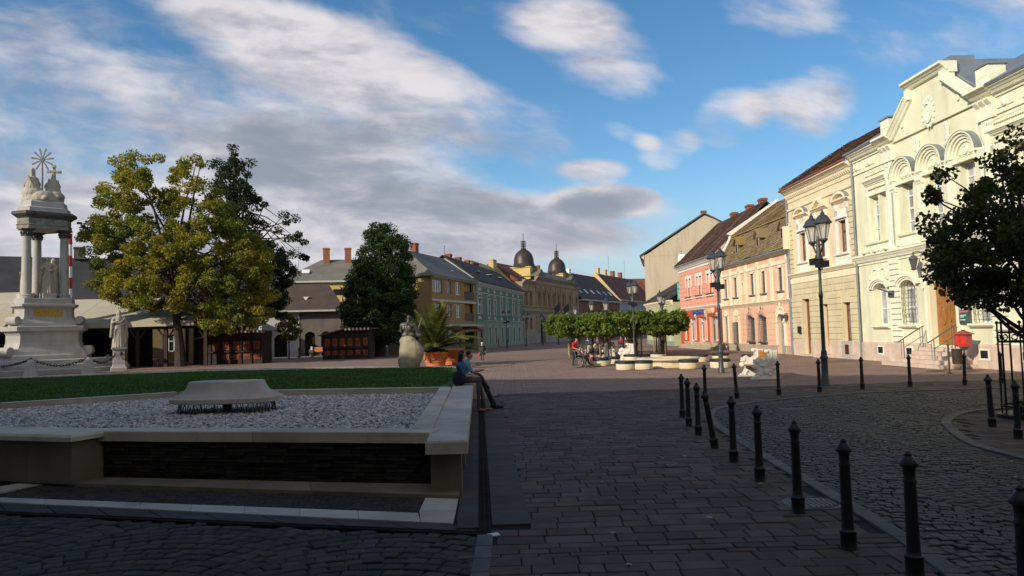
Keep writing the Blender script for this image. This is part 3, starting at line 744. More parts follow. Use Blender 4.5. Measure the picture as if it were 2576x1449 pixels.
def gable_roof(parent, w, ye, ze, yr, zr, mat, over=.15, name='roof', thick=.12, x0=0., rows=0, back=True, yb=None):
    """front slope (and back slope) with real thickness; rows > 0 lays overlapping tile courses"""
    mb = MB(); a, b = x0-over, x0+w+over
    mb.rings([[(x, ye, ze), (x, yr, zr), (x, yr, zr+thick), (x, ye, ze+thick)] for x in (a, b)])
    if back:
        yb = yb or 2*yr-ye
        mb.rings([[(x, yr, zr), (x, yb, ze), (x, yb, ze+thick), (x, yr, zr+thick)] for x in (a, b)])
    ro = mb.build(name, mat, parent)
    if rows:
        L = math.hypot(yr-ye, zr-ze); uy, uz = (yr-ye)/L, (zr-ze)/L; ny, nz = -uz, uy
        tiles = []
        tw = .20; nt = int((b-a)/tw); h = L/rows
        X = a + (np.arange(nt)+.5)*tw
        Vs = []
        for r_ in range(rows):
            s0 = r_*h; off = (r_ % 2)*tw/2
            jit = rng.normal(0, .012, nt); wv = .05*np.sin(X*.9+r_*.1)+.03*np.sin(X*2.3+1)
            for e, (sa, hh) in enumerate(((s0-.02, .055), (s0+h*1.12, .012))): pass
            lo = s0-.02; hi = s0+h*1.1
            def P(xx, s, k): return np.stack([xx, ye+uy*s+ny*k, ze+thick+uz*s+nz*k], -1)
            k0 = .05+jit+wv*.6; k1 = .012+wv*.6
            q = np.stack([P(X-tw*.48+off, lo, k0), P(X+tw*.48+off, lo, k0), P(X+tw*.48+off, hi, k1), P(X-tw*.48+off, hi, k1)], 1); Vs.append(q)
            q = np.stack([P(X-tw*.48+off, lo, k0-.045), P(X+tw*.48+off, lo, k0-.045), P(X+tw*.48+off, lo, k0), P(X-tw*.48+off, lo, k0)], 1); Vs.append(q)
        V = np.concatenate(Vs); V = V[(V[:, :, 0].max(1) < b+.03)]
        tag(quads('roof_tiles', V, mat, ro), kind='stuff')
    return ro
def bricks_box(mb, x, y, z, w, d, h): mb.box(x-w/2, x+w/2, y-d/2, y+d/2, z, z+h); mb.box(x-w/2-.06, x+w/2+.06, y-d/2-.06, y+d/2+.06, z+h-.22, z+h-.06); return mb
def chimney(parent, x, y, z, w, d, h, mat=None):
    c = bricks_box(MB(), x, y, z, w, d, h).build('chimney', mat or m_brick, parent); return c
def pipe(parent, x, z0, z1, y=-.1, mat=None, name='downpipe'):
    return MB().tube([(x, y, z0), (x, y, z1-.5), (x, y-.05, z1-.25), (x, y-.3, z1)], .055, 8).build(name, mat or m_zinc, parent)
def text(parent, s, size, loc, mat, name, rot=(math.pi/2, 0, 0), ext=.02, sx=1.):
    cu = bpy.data.curves.new(name, 'FONT'); cu.body = s; cu.size = size; cu.extrude = ext; cu.align_x = 'CENTER'; cu.align_y = 'CENTER'
    cu.materials.append(mat); o = bpy.data.objects.new(name+'_curve', cu); col.objects.link(o)
    me = bpy.data.meshes.new_from_object(o.evaluated_get(bpy.context.evaluated_depsgraph_get())); bpy.data.objects.remove(o)
    o = inst(name, me, parent, loc); o.rotation_euler = rot; o.scale = (sx, 1, 1); return o

# ================================================================== RIGHT-HAND ROW
RT = -.03
def rowpt(Y): return (19.8+RT*(Y-46.), Y, 0.)
RROT = math.atan2(-1, -RT)
def house(name, label, Yfar): return thing(name, label, 'building', rowpt(Yfar), RROT)

# ---------------------------------------------------------------- pale green town house
g = house('pale_green_town_house', 'ornate pale green two-storey house with stepped gable and wooden door', 43.2)
W = 18.6; UC = 7.9
arch_u = [5.5, UC, 10.3]; gfw = [2.35, 5.05, 10.75, 13.45]
holes = [(u-.72, u+.72, 1.95, 3.85, .38) for u in gfw] + [(UC-1.08, UC+1.08, .95, 3.70, .75)]
holes += [(1.75, 2.60, 6.5, 9.0, 0), (2.78, 3.63, 6.5, 9.0, 0), (12.2, 13.05, 6.5, 9.0, 0), (13.23, 14.08, 6.5, 9.0, 0), (15.6, 16.5, 6.5, 9., 0)]
holes += [(u-.5, u+.5, 6.55, 9.08, 0) for u in arch_u]
wall(g, W, 11.35, holes, m_pgreen, 11., .42)
for i in range(9):   # plinth in big blocks
    a, b = i*W/9, (i+1)*W/9
    if b > UC-1.1 and a < UC+1.1: 
        if a < UC-1.1: b = UC-1.1
        elif b > UC+1.1: a = UC+1.1
        else: continue
    MB().rings([[(x, -o, z) for o, z in ((.0, 0), (.11, 0), (.11, .95), (.07, 1.04), (.0, 1.04))] for x in (a+.006, b-.006)]).build('plinth_block', m_plinth, g)
for u in gfw:        # ground floor windows
    window(g, u, 1.95, 1.30, 1.90, m_winwhite, m_glassl, 2, (0., .47, 1.), .075, .36, arch=.34)
    mb = MB()
    for r0, r1, o in ((.76, .90, .10), (.92, 1.02, .15), (1.04, 1.20, .20)): archband(mb, u, 3.72, r0, r1, o, 18, .98, .35, math.pi-.35, ry=.66)
    mb.build('window_hood', m_pgreen2, g)
    strip(g, 'sill', u-.85, u+.85, [(-.0, 1.95), (.22, 1.95), (.22, 1.86), (.12, 1.78), (0, 1.76)], m_pgreen2)
for u in (gfw[1], gfw[2]):
    mb = MB()
    for k in range(5): x = -.6+k*.3; mb.tube([(u+x, -.02, 1.98), (u+x, -.06, 2.9), (u+x, -.02, 4.1)], .014, 5)
    for z in (2.1, 2.7, 3.3, 3.9):
        mb.tube([(u-.66, -.03, z), (u+.66, -.03, z)], .012, 5)
    for z in (2.4, 3.0, 3.6):
        for k in range(4): q = u-.45+k*.3; mb.tube([(q+.1*math.cos(s_), -.045, z+.1*math.sin(s_)) for s_ in np.linspace(0, 6.28, 9)], .009, 4)
    mb.build('window_grille', m_iron2, g)
for u, o_ in ((2.35, 1), (13.45, 1)):   # small twin arches above
    mb = MB()
    for d in (-.42, .42): archband(mb, u+d, 4.72, .26, .40, .09, 12)
    for d in (-.85, 0, .85): mb.box(u+d-.12, u+d+.12, -.12, 0, 4.38, 4.72); mb.box(u+d-.08, u+d+.08, -.17, -.1, 4.45, 4.62)
    mb.build('blind_arcade', m_pgreen2, g)
for u0 in (3.42, 11.45):   # banded pilasters
    for z in np.arange(1.05, 5.15, .29):
        MB().box(u0, u0+.88, -.12, .0, z+.03, z+.275).build('rustic_block', m_pgreen2, g)
# door with arched surround
mb = MB()
for r0, r1, o in ((1.10, 1.28, .14), (1.30, 1.42, .20)): archband(mb, UC, 3.70, r0, r1, o, 22, 1., ry=.72)
mb.box(UC-1.3, UC-1.09, -.12, 0, 1., 3.70).box(UC+1.09, UC+1.3, -.12, 0, 1., 3.70)
mb.build('door_surround', m_pgreen2, g)
dr = MB().box(-1.06, -.02, -.04, .04, 0, 2.72).box(.02, 1.06, -.04, .04, 0, 2.72)
for s_ in (-1, 1):
    c = s_*.54
    dr.box(c-.36, c+.36, -.07, -.03, .16, .50).box(c-.28, c+.28, -.09, -.03, .24, .42)
    dr.rings([[(c+.27*k*math.cos(a), y, 1.45+.52*k*math.sin(a)) for a in np.linspace(0, 6.28, 20)[:-1]] for k, y in ((1., -.03), (1., -.08), (.72, -.09), (.68, -.05), (.4, -.085), (.1, -.1))])
    dr.box(c-.36, c+.36, -.07, -.03, 2.22, 2.60).box(c-.30, c+.30, -.09, -.03, 2.3, 2.52)
mold(dr, -1.08, 1.08, [(-.02, 2.95), (.16, 2.95), (.13, 2.85), (.07, 2.78), (.05, 2.72), (-.02, 2.72)])
door = dr.build('door', m_oak, g, (UC, .36, .95))
MB().tube([(.07, -.05, 1.15), (.07, -.12, 1.15), (.16, -.12, 1.15)], .018, 6).build('handle', M('brass', (.5, .35, .12), .3, metal=.8), door)
n = 12; MB().poly([(-1.04*math.cos(math.pi*i/n), 0, 2.95+.5*math.sin(math.pi*i/n)) for i in range(n+1)][::-1]).build('fanlight', m_glass, door)
# entrance steps
for i, (o, z) in enumerate(((1.75, .17), (1.40, .34), (1.05, .51), (.72, .68), (.42, .86))):
    MB().box(UC-1.35-.30*(4-i), UC+1.35+.30*(4-i), -o, -.1, z-.17, z).build('step', m_plinth, g)
for s_ in (-1, 1):
    mb = MB(); x = UC+s_*1.25
    for yy, z in ((-.35, .86), (-1.3, .34)): mb.tube([(x, yy, z), (x, yy, z+.95)], .022, 6); mb.tube([(x, yy-.12, z+.02), (x, yy-.12, z+.9)], .012, 5)
    mb.tube([(x, -.25, 1.88), (x, -.4, 1.83), (x, -1.32, 1.28), (x, -1.6, 1.12)], .026, 6); mb.tube([(x, -.35, 1.4), (x, -1.3, .85)], .014, 5)
    mb.build('handrail', m_iron2, g)
for u in (2.2, 5.0, 10.8, 13.4):
    MB().box(u-.34, u+.34, -.13, -.08, .36, .86).build('vent_surround', m_white, g); MB().box(u-.24, u+.24, -.14, -.125, .45, .78).build('cellar_vent', m_dark, g)
# string course
strip(g, 'string_course', -.03, W, corn(5.88, .55, .34), m_pgreen2)
for u0, u1 in ((1.3, 4.0), (11.9, 14.6)):
    mb = MB()
    mold(mb, u0, u1, [(0, 6.48), (.26, 6.48), (.24, 6.38), (.1, 6.34), (.1, 5.95), (0, 5.95)])
    for q in np.arange(u0+.3, u1-.2, .34): mb.lathe([(.05, 0), (.09, .1), (.05, .2), (.08, .3)], 8, (q, -.13), z=6.0)
    mb.build('sill_panel', m_pgreen2, g)
    for q in (u0+.2, (u0+u1)/2, u1-.2): MB().ball((q, -.36, 5.98), (.16, .2, .12), 8, 6).build('console', m_pgreen2, g)
for u in arch_u:
    mb = MB(); mold(mb, u-.82, u+.82, [(0, 6.55), (.24, 6.55), (.22, 6.45), (.1, 6.40), (.1, 5.95), (0, 5.95)])
    for q in np.arange(u-.6, u+.65, .24): mb.ball((q, -.11, 6.17), (.07, .05, .14), 6, 5)
    mb.build('sill_panel', m_pgreen2, g)
# upper windows
for x in (2.175, 3.205, 12.625, 13.655): window(g, x, 6.5, .84, 2.5, m_winwhite, m_glassl, 2, (0., .30, .60, .82, 1.), .06, .34)
window(g, 16.05, 6.5, .9, 2.5, m_winwhite, m_glassl, 2, (0., .30, .60, .82, 1.), .06, .34)
for u in arch_u: window(g, u, 6.55, .98, 2.5, m_winwhite, m_glassl, 2, (0., .25, .5, .52, .76, 1.), .06, .34)
for c in (2.69, 13.14):
    mb = MB().box(c-1.12, c-.96, -.08, 0, 6.48, 9.3).box(c+.96, c+1.12, -.08, 0, 6.48, 9.3)
    mold(mb, c-1.2, c+1.2, [(0, 9.32), (.1, 9.32), (.1, 9.05), (0, 9.05)]); 
    for q in np.arange(c-1.0, c+1.05, .14): mb.box(q-.04, q+.04, -.12, -.02, 9.42, 9.56)
    mold(mb, c-1.3, c+1.3, corn(9.95, .3, .28)); mold(mb, c-1.25, c+1.25, [(0, 10.42), (.09, 10.42), (.09, 10.34), (0, 10.34)])
    for q in np.arange(c-1.25, c+1.3, .13): mb.box(q-.035, q+.035, -.1, -.0, 10.20, 10.32)
    mb.build('window_pediment', m_pgreen2, g)
# arched hoods of the risalit
for i, u in enumerate(arch_u):
    mb = MB()
    for r0, r1, o in ((.62, .74, .10), (.76, .86, .18), (.88, 1.02, .26)): archband(mb, u, 9.34, r0, r1, o, 22)
    mb.box(u-1.02, u-.62, -.14, 0, 9.1, 9.34).box(u+.62, u+1.02, -.14, 0, 9.1, 9.34)
    archband(mb, u, 9.34, 1.0, 1.07, .36, 22); mb.build('arched_hood', m_pgreen2, g)
    MB().rings([[(u-.6*math.cos(a), y, 9.34+.6*math.sin(a)) for a in np.linspace(0, math.pi, 14)] for y in (.0, -.03)]).build('tympanum', m_pgreen, g)
    mb = MB()
    mb.rings([[(u+.2*k*math.cos(a), y, 9.60+.2*k*math.sin(a)) for a in np.linspace(0, 6.28, 15)[:-1]] for k, y in ((1., -.02), (1., -.09), (.75, -.10), (.7, -.05), (.3, -.11), (.05, -.12))])
    for d in (-.36, .36): mb.ball((u+d, -.05, 9.48), (.13, .05, .10), 8, 5)
    mb.box(u-.66, u+.66, -.2, .1, 9.08, 9.18)
    mb.build('roundel', m_pgreen2, g)
    MB().rings([[(u-math.cos(a)*r_, y, 9.34+math.sin(a)*r_) for a in np.linspace(.1, math.pi-.1, 18)] for r_, y in ((1.075, .0), (1.09, -.38))], closed=False, cap=False).build('hood_flashing', m_zinc, g)
for u in (arch_u[0]-1.2, (arch_u[0]+UC)/2, (arch_u[2]+UC)/2, arch_u[2]+1.2):
    mb = MB().box(u-.2, u+.2, -.10, 0, 6., 9.1)
    mold(mb, u-.26, u+.26, [(0, 9.32), (.24, 9.32), (.2, 9.2), (.14, 8.85), (.12, 8.8), (0, 8.8)])
    for d in (-.15, 0, .15): mb.ball((u+d, -.18, 9.05), (.08, .07, .14), 6, 5)
    mb.build('pilaster', m_pgreen2, g)
for u in ((arch_u[0]+UC)/2, (arch_u[2]+UC)/2):
    mb = MB()
    for k, (w_, z) in enumerate(((.34, 10.2), (.22, 10.45), (.13, 10.7), (.15, 10.9), (.06, 11.05))): mb.ball((u, -.06, z), (w_, .07, .17), 8, 6)
    mb.build('palmette', m_pgreen2, g)
# slender columns at the risalit edges
for u in (3.95, 11.85):
    mb = MB().lathe([(.20, 5.9), (.20, 6.1), (.15, 6.14), (.16, 6.3), (.135, 9.4), (.15, 9.45), (.16, 9.5), (.24, 9.78), (.24, 9.85)], 14, (u, -.10))
    mb.box(u-.34, u+.34, -.10, 0, 5.9, 10.45); mb.build('column', m_pgreen2, g)
    mb = MB(); 
    for d in (-.36, 0, .36):
        mb.rings([[(u+d+x, -o, z) for o, z in ((0, 10.75), (.10, 10.75), (.16, 11.05), (.34, 11.25), (.34, 11.33), (0, 11.33))] for x in (-.13, .13)])
    mb.box(u-.56, u+.56, -.14, 0, 10.5, 11.3); mb.build('bracket', m_pgreen2, g)
# frieze and cornice of the wings
for a, b in ((-.03, 3.35), (12.45, W)):
    mb = MB(); mold(mb, a, b, [(0, 10.66), (.08, 10.66), (.08, 10.54), (0, 10.54)])
    for q in np.arange(a+.5, b-.4, 1.5): mb.box(q-.5, q+.5, -.05, 0, 10.78, 11.12); mb.ball((q, -.07, 10.95), (.16, .06, .19), 10, 6)
    mb.build('frieze', m_pgreen2, g)
    strip(g, 'cornice', a, b, corn(11.75, .48, .48), m_pgreen2)
    MB().tube([(a, -.5, 11.76), (b, -.5, 11.80)], .085, 8).build('gutter', m_zinc, g)
for u in (3.95, 11.85): strip(g, 'cornice', u-.68, u+.68, corn(11.82, .48, .62), m_pgreen2)
# stepped gable
GP = [(UC-3.3, 11.35), (UC-3.3, 11.6), (UC-1.45, 13.05), (UC-1.45, 13.7), (UC+1.45, 13.7), (UC+1.45, 13.05), (UC+3.3, 11.6), (UC+3.3, 11.35)]
MB().prism_y(GP, -.12, .35).build('gable', m_pgreen, g)
def rake(parent, p, q, o=.5, hh=.42, name='raking_cornice'):
    d = Vector((q[0]-p[0], 0, q[1]-p[1])); L = d.length; an = math.atan2(d.z, d.x)
    mb = mold(MB(), -.05, L+.05, corn(.16, hh, o, -.3)); mb.xf(Matrix.Translation((p[0], 0, p[1])) @ Matrix.Rotation(-an, 4, 'Y')); return mb.build(name, m_pgreen2, parent)
rake(g, GP[1], GP[2]); rake(g, GP[5], GP[6]); rake(g, (UC-1.62, 13.72), (UC+1.62, 13.72), .55, .5)
for s_ in (-1, 1):
    MB().box(UC+s_*1.45-.16, UC+s_*1.45+.16, -.36, .2, 13.0, 13.5).build('gable_block', m_pgreen2, g)
    mb = MB().box(UC+s_*3.95-.42, UC+s_*3.95+.42, -.15, .6, 11.8, 12.75); mb.box(UC+s_*3.95-.36, UC+s_*3.95+.36, -.17, -.14, 12.3, 12.62); mb.build('parapet_block', m_pgreen2, g)
    MB().box(UC+s_*3.95-.5, UC+s_*3.95+.5, -.22, .7, 12.75, 12.83).build('parapet_cap', m_zinc, g)
mb = MB()
mb.rings([[(UC+.30*k*math.cos(a), y, 12.0+.46*k*math.sin(a)) for a in np.linspace(0, 6.28, 21)[:-1]] for k, y in ((1.15, -.12), (1.15, -.22), (.85, -.24), (.8, -.16), (.1, -.15))])
for k in range(14):
    a = k*2*math.pi/14; mb.ball((UC+.46*math.cos(a), -.15, 12.0+.66*math.sin(a)), (.09, .05, .12), 6, 5)
mb.build('oval_ornament', m_pgreen2, g)
for s_ in (-1, 1):
    mb = MB(); mx_ = UC+s_*2.3; 
    mb.rings([[(mx_+.1*k*math.cos(a), y, 11.98+.14*k*math.sin(a)) for a in np.linspace(0, 6.28, 13)[:-1]] for k, y in ((1., -.12), (1., -.2), (.6, -.21), (.5, -.16))]); mb.build('roundel', m_pgreen2, g)
# zinc roof behind the gable, main roof
MB().rings([[(UC-3.6, y, 11.7), (UC-1.5, y, 13.35), (UC-1.5, y, 13.98), (UC+1.5, y, 13.98), (UC+1.5, y, 13.35), (UC+3.6, y, 11.7)] for y in (.36, 3.2)]).build('gable_roof', m_zinc, g)
MB().box(UC-1.1, UC+1.0, .4, 1.6, 13.9, 14.35).build('roof_hatch', m_zinc, g)
gable_roof(g, 3.2, -.35, 11.78, 5.2, 14.9, m_zinc, .02, back=False); gable_roof(g, W-12.5, -.35, 11.78, 5.2, 14.9, m_zinc, .02, x0=12.5, back=False)
gable_roof(g, 9.3, .5, 11.9, 5.2, 14.88, m_zinc, .0, x0=3.2, back=False); MB().rings([[(x, 5.2, 15.), (x, 10.8, 11.5), (x, 10.8, 11.3), (x, 5.2, 14.8)] for x in (0, W)]).build('rear_roof', m_zinc, g)
chimney(g, 13.9, 2.8, 13.4, 1.1, .7, 2.4)
# wall lantern, flag holder, notice board
wl = MB().lathe([(.05, -.42), (.16, -.36), (.10, -.32), (.2, .1), (.24, .12), (.12, .28), (.03, .34), (.05, .4), (.01, .5)], 8, (6.6, -.55), z=5.0); wl.tube([(6.6, 0, 5.35), (6.6, -.3, 5.5), (6.6, -.55, 5.46)], .025, 6); wl.build('wall_lantern', m_iron2, g)
MB().tube([(3.9, -.1, 3.55), (3.35, -.7, 3.9)], .05, 6).box(3.3, 3.9, -.14, -.1, 3.4, 3.75).build('flag_holder', m_iron2, g)
nb = MB().box(9.25, 9.95, -.14, -.02, 1.95, 3.62).build('notice_board', m_iron2, g)
MB().box(9.30, 9.90, -.16, -.141, 3.05, 3.55).build('notice', M('green_print', (.03, .14, .09), .5, .2, 8., 0), nb)
MB().box(9.30, 9.90, -.16, -.141, 2.55, 3.02).build('notice', M('white_print', (.65, .63, .64), .5, .35, 14., 0, c2=(.4, .4, .46)), nb)
MB().box(9.30, 9.90, -.16, -.141, 2.44, 2.53).build('notice', M('red_print', (.45, .16, .17), .5, .2, 8., 0), nb)
MB().box(9.30, 9.90, -.16, -.141, 2.02, 2.40).build('notice', bpy.data.materials['green_print'], nb)
for k, (wd, zz) in enumerate(((.42, 2.32), (.28, 2.25), (.36, 2.12), (.44, 3.45), (.34, 3.36))): MB().box(9.36, 9.36+wd, -.168, -.161, zz-.02, zz+.015).build('printed_line', m_winwhite, nb)
pipe(g, .12, .1, 11.7, -.16)

# ---------------------------------------------------------------- ochre house
h = house('ochre_house', 'narrow ochre two-storey house with arched and triangular window caps', 52.9)
W = 9.68; uw = [2.35, 5.2, 8.1]
holes = [(u-.5, u+.5, 6.3, 8.25, 0) for u in uw] + [(1.75, 2.95, .12, 3.8, 0), (4.75, 5.65, .65, 3.35, 0), (7.6, 8.6, 1.05, 3.35, 0)]
wall(h, W, 10.95, holes, m_ochre, 10., .35)
wall(h, W, 4.95, [(a-.001, b+.001, c, d, 0) for a, b, c, d, e in holes[3:]], m_ochre2, 10., .06, 'ground_storey', 1.05, False, -.06)
for z in np.arange(1.12, 4.0, .36):
    for a, b in ((.1, 1.68), (3.02, 4.68), (5.72, 7.53), (8.67, W-.1)):
        x = a
        while x < b-.15:
            l = min(random.uniform(.8, 1.3), b-x); MB().rings([[(xx, -o, zz) for o, zz in ((.05, z), (.11, z+.03), (.11, z+.30), (.05, z+.325))] for xx in (x+.012, x+l-.012)]).build('rustic_block', m_ochre2, h); x += l
for z in (4.1, 4.5):
    for x in np.arange(.5, W-.8, 1.5): MB().rings([[(xx, -o, zz) for o, zz in ((.05, z), (.10, z+.03), (.10, z+.28), (.05, z+.31))] for xx in (x+.01, x+1.35)]).build('rustic_block', m_ochre2, h)
mb = MB()
for a, b in ((0, 1.7), (3.0, 4.7), (5.7, W)): MB().box(a, b, -.12, 0, 0, 1.05).build('plinth', m_plinth, h); MB().box(7.45, 8.75, -.16, 0, .0, 1.03).build('service_panel', m_white, h); MB().box(7.9, 8.35, -.18, -.16, .28, .85).build('service_door', m_wood, h)
for i, u in enumerate(uw):
    window(h, u, 6.3, 1.0, 1.95, m_wood, m_glass, 2, (0., .68, 1.), .085, .22)
    mb = MB().box(u-.86, u-.5, -.07, .0, 6.25, 8.9).box(u+.5, u+.86, -.07, .0, 6.25, 8.9).box(u-.86, u+.86, -.07, .0, 8.25, 8.9); mb.box(u-.66, u+.66, -.22, -.06, 8.36, 8.52)
    for d in (-.72, .72): mb.rings([[(u+d+x, -o, z) for o, z in ((0, 8.85), (.1, 8.9), (.2, 9.25), (0, 9.25))] for x in (-.11, .11)])
    mb.build('window_surround', m_white, h)
    mb = MB(); mold(mb, u-1.12, u+1.12, corn(9.5, .2, .26))
    if i != 1:
        archband(mb, u, 9.42, .72, .98, .26, 18, 1.05, ry=.58); 
        MB().rings([[(u-math.cos(a)*.99*1.05, y, 9.42+.99*.58*math.sin(a)) for a in np.linspace(0, math.pi, 16)] for y in (.0, -.28)], closed=False, cap=False).build('cap_flashing', m_zinc, h)
    else:
        for s_ in (-1, 1): mb.rings([[(u+s_*xx, y, z) for xx, z in ((1.1, 9.5), (1.1, 9.62), (0, 10.14), (0, 9.95), (.8, 9.5))] for y in (0, -.26)])
    mb.build('window_cap', m_creamtrim, h)
    mb = MB(); mold(mb, u-.95, u+.95, [(0, 6.3), (.26, 6.3), (.24, 6.18), (.12, 6.14), (0, 6.14)]); mb.box(u-.9, u-.72, -.12, 0, 5.62, 6.14).box(u+.72, u+.9, -.12, 0, 5.62, 6.14).box(u-.72, u+.72, -.03, 0, 5.62, 6.14)
    for q in np.arange(u-.58, u+.6, .165): mb.lathe([(.03, 0), (.055, .12), (.03, .3), (.05, .48)], 6, (q, -.07), z=5.64)
    mb.build('balustrade', m_white, h)
for x0 in (.05, W-.72):
    for k, z in enumerate(np.arange(5.65, 9.2, .33)): MB().box(x0+(.0 if k % 2 else .1), x0+.67-(.0 if k % 2 else .1), -.08, 0, z+.02, z+.31).build('quoin', m_ochre2, h)
strip(h, 'string_course', 0, W, corn(5.6, .35, .30), m_creamtrim); strip(h, 'fascia_band', 0, W, [(0, 5.26), (.1, 5.26), (.1, 4.92), (0, 4.92)], m_creamtrim)
strip(h, 'upper_band', 0, W, [(0, 10.16), (.12, 10.16), (.1, 10.04), (.05, 10.), (0, 10.)], m_creamtrim)
strip(h, 'cornice', -.05, W, corn(11.5, .42, .52), m_creamtrim)
mb = MB()
for q in np.arange(.15, W, .26): mb.rings([[(q+x, -o, z) for o, z in ((0, 10.86), (.10, 10.86), (.24, 11.0), (.26, 11.12), (0, 11.12))] for x in (-.07, .07)])
mb.build('dentils', m_creamtrim, h)
strip(h, 'soffit_band', 0, W, [(0, 10.84), (.05, 10.84), (.05, 10.6), (0, 10.6)], m_ochre)
MB().tube([(-.1, -.52, 11.5), (W+.05, -.52, 11.56)], .08, 8).build('gutter', m_brick, h)
d1 = MB().box(-.58, .58, -.04, .04, 0, 3.62).build('door', m_wood, h, (2.35, .3, .14))
for z in (.3, 1.1, 1.9, 2.7): MB().box(-.42, .42, -.06, -.03, z, z+.62).build('panel', m_wood, d1)
MB().tube([(.4, -.05, 1.3), (.4, -.12, 1.3), (.3, -.12, 1.3)], .02, 6).build('handle', bpy.data.materials['brass'], d1)
d2 = MB().box(-.44, .44, -.04, .04, 0, 2.7).build('door', m_oak, h, (5.2, .3, .65)); MB().box(-.3, .3, -.055, -.03, .9, 2.4).build('pane', m_glass, d2)
for i, (o, z) in enumerate(((.55, .2), (.25, .42))): MB().box(4.55, 5.85, -o-.1, -.06, z-.2, z).build('step', m_plinth, h)
MB().box(1.7, 3.0, -.35, -.06, 0, .12).build('step', m_plinth, h)
window(h, 8.1, 1.05, 1.0, 2.3, m_wood, m_glass, 1, (0., .8, 1.), .09, .25)
mbx = MB().box(1.28, 1.60, -.26, -.12, 1.5, 1.98).build('letter_box', m_metal, h)
gable_roof(h, W, -.5, 11.55, 4.8, 14.85, m_btile, .1, rows=22)
pipe(h, .1, .05, 11.4, -.14); chimney(h, 7.5, 5.2, 14.2, .9, .6, 1.6)

# ---------------------------------------------------------------- peach pink baroque house
p = house('peach_baroque_house', 'peach pink house with cream pilasters and mossy tiled roof with dormers', 69.)
W = 16.1; U = lambda Y: 69.-Y
uw = [1.45, 4.1, 8.25, 10.8, 14.2]
holes = [(u-.42, u+.42, 4.58, 6.28, 0) for u in uw] + [(.7, 1.62, 0.0, 3.0, 0), (3.35, 4.5, .55, 2.45, 0), (7.15, 8.35, .85, 2.75, 0), (9.75, 10.95, .85, 2.75, 0), (13.35, 14.55, .0, 2.35, .55), (5.85, 6.25, 4.75, 5.5, .2)]
wall(p, W, 7.3, holes, m_pink, 9., .3)
mb = MB()
for a, b in ((0, .68), (1.64, 13.05), (14.85, W)): MB().box(a, b, -.05, 0, 0, .62).build('plinth', m_pinkpl, p)
for z in np.arange(.95, 3.4, .42):
    for a, b in ((5.15, 7.0), (8.5, 9.6), (11.1, 12.9), (14.95, W-.1)): MB().box(a, b, -.035, 0, z+.015, z+.40).build('render_course', m_pink, p)
strip(p, 'string_course', 0, W, corn(3.95, .28, .24), m_creamtrim)
mb = MB()
for u in (.35, 2.8, 5.25, 6.85, 9.55, 12.5, 15.6):
    mb = MB().box(u-.24, u+.24, -.08, 0, 3.95, 6.55); mold(mb, u-.32, u+.32, [(0, 6.78), (.18, 6.78), (.1, 6.5), (0, 6.5)]); mb.box(u-.2, u+.2, -.10, 0, 6.78, 7.1)
    mb.build('pilaster', m_creamtrim, p)
strip(p, 'architrave', 0, W, [(0, 6.80), (.06, 6.80), (.06, 6.52), (0, 6.52)], m_creamtrim)
strip(p, 'cornice', -.03, W, corn(7.42, .26, .30), m_creamtrim)
for u in uw:
    window(p, u, 4.58, .84, 1.70, m_wingrey, m_glass, 2, (0., .33, .66, 1.), .06, .12)
    mb = MB().box(u-.56, u-.42, -.06, 0, 4.5, 6.4).box(u+.42, u+.56, -.06, 0, 4.5, 6.4).box(u-.56, u+.56, -.06, 0, 6.28, 6.46); mb.build('window_surround', m_creamtrim, p)
    strip(p, 'sill', u-.62, u+.62, [(0, 4.58), (.18, 4.58), (.16, 4.48), (0, 4.46)], m_wingrey)
    MB().prism_y([(u-.55, 4.42), (u-.5, 4.15), (u-.2, 3.98), (u, 3.96), (u+.2, 3.98), (u+.5, 4.15), (u+.55, 4.42)][::-1], -.045, 0).build('apron', m_creamtrim, p)
mb = MB().rings([[(6.05+.14*math.cos(a)*k, .1, 4.78+z) for a in np.linspace(0, 6.28, 9)[:-1]] for k, z in ((1., 0), (.9, .3), (.5, .5))]); mb.ball((6.05, .08, 5.36), .09, 8, 6); mb.build('niche_figure', m_creamtrim, p)
m = archband(MB(), 6.05, 5.5, .2, .32, .06, 12); m.box(5.73, 5.85, -.06, 0, 4.7, 5.5).box(6.25, 6.37, -.06, 0, 4.7, 5.5); m.build('niche_surround', m_creamtrim, p)
for c, wd, z1 in ((1.16, .92, 3.0), (3.92, 1.15, 3.0)):
    mb = MB().box(c-wd/2-.28, c-wd/2, -.06, 0, .62, 3.1).box(c+wd/2, c+wd/2+.28, -.06, 0, .62, 3.1).box(c-wd/2-.28, c+wd/2+.28, -.06, 0, 3.0, 3.2)
    archband(mb, c, 3.2, .0, .42, .07, 12, 1.2, ry=.7); mb.build('baroque_surround', m_creamtrim, p)
d = MB().box(-.46, .46, -.03, .03, 0, 2.25).box(-.46, .46, -.06, .03, 2.28, 3.0).build('door', m_wingrey, p, (1.16, .16, .02))
for z in np.arange(.2, 2.2, .3): MB().ball((-.38, -.05, z), .03, 6, 4).build('stud', m_iron2, d)
window(p, 3.92, .55, 1.15, 1.9, m_wingrey, m_glass, 2, (0., .5, 1.), .06, .2)
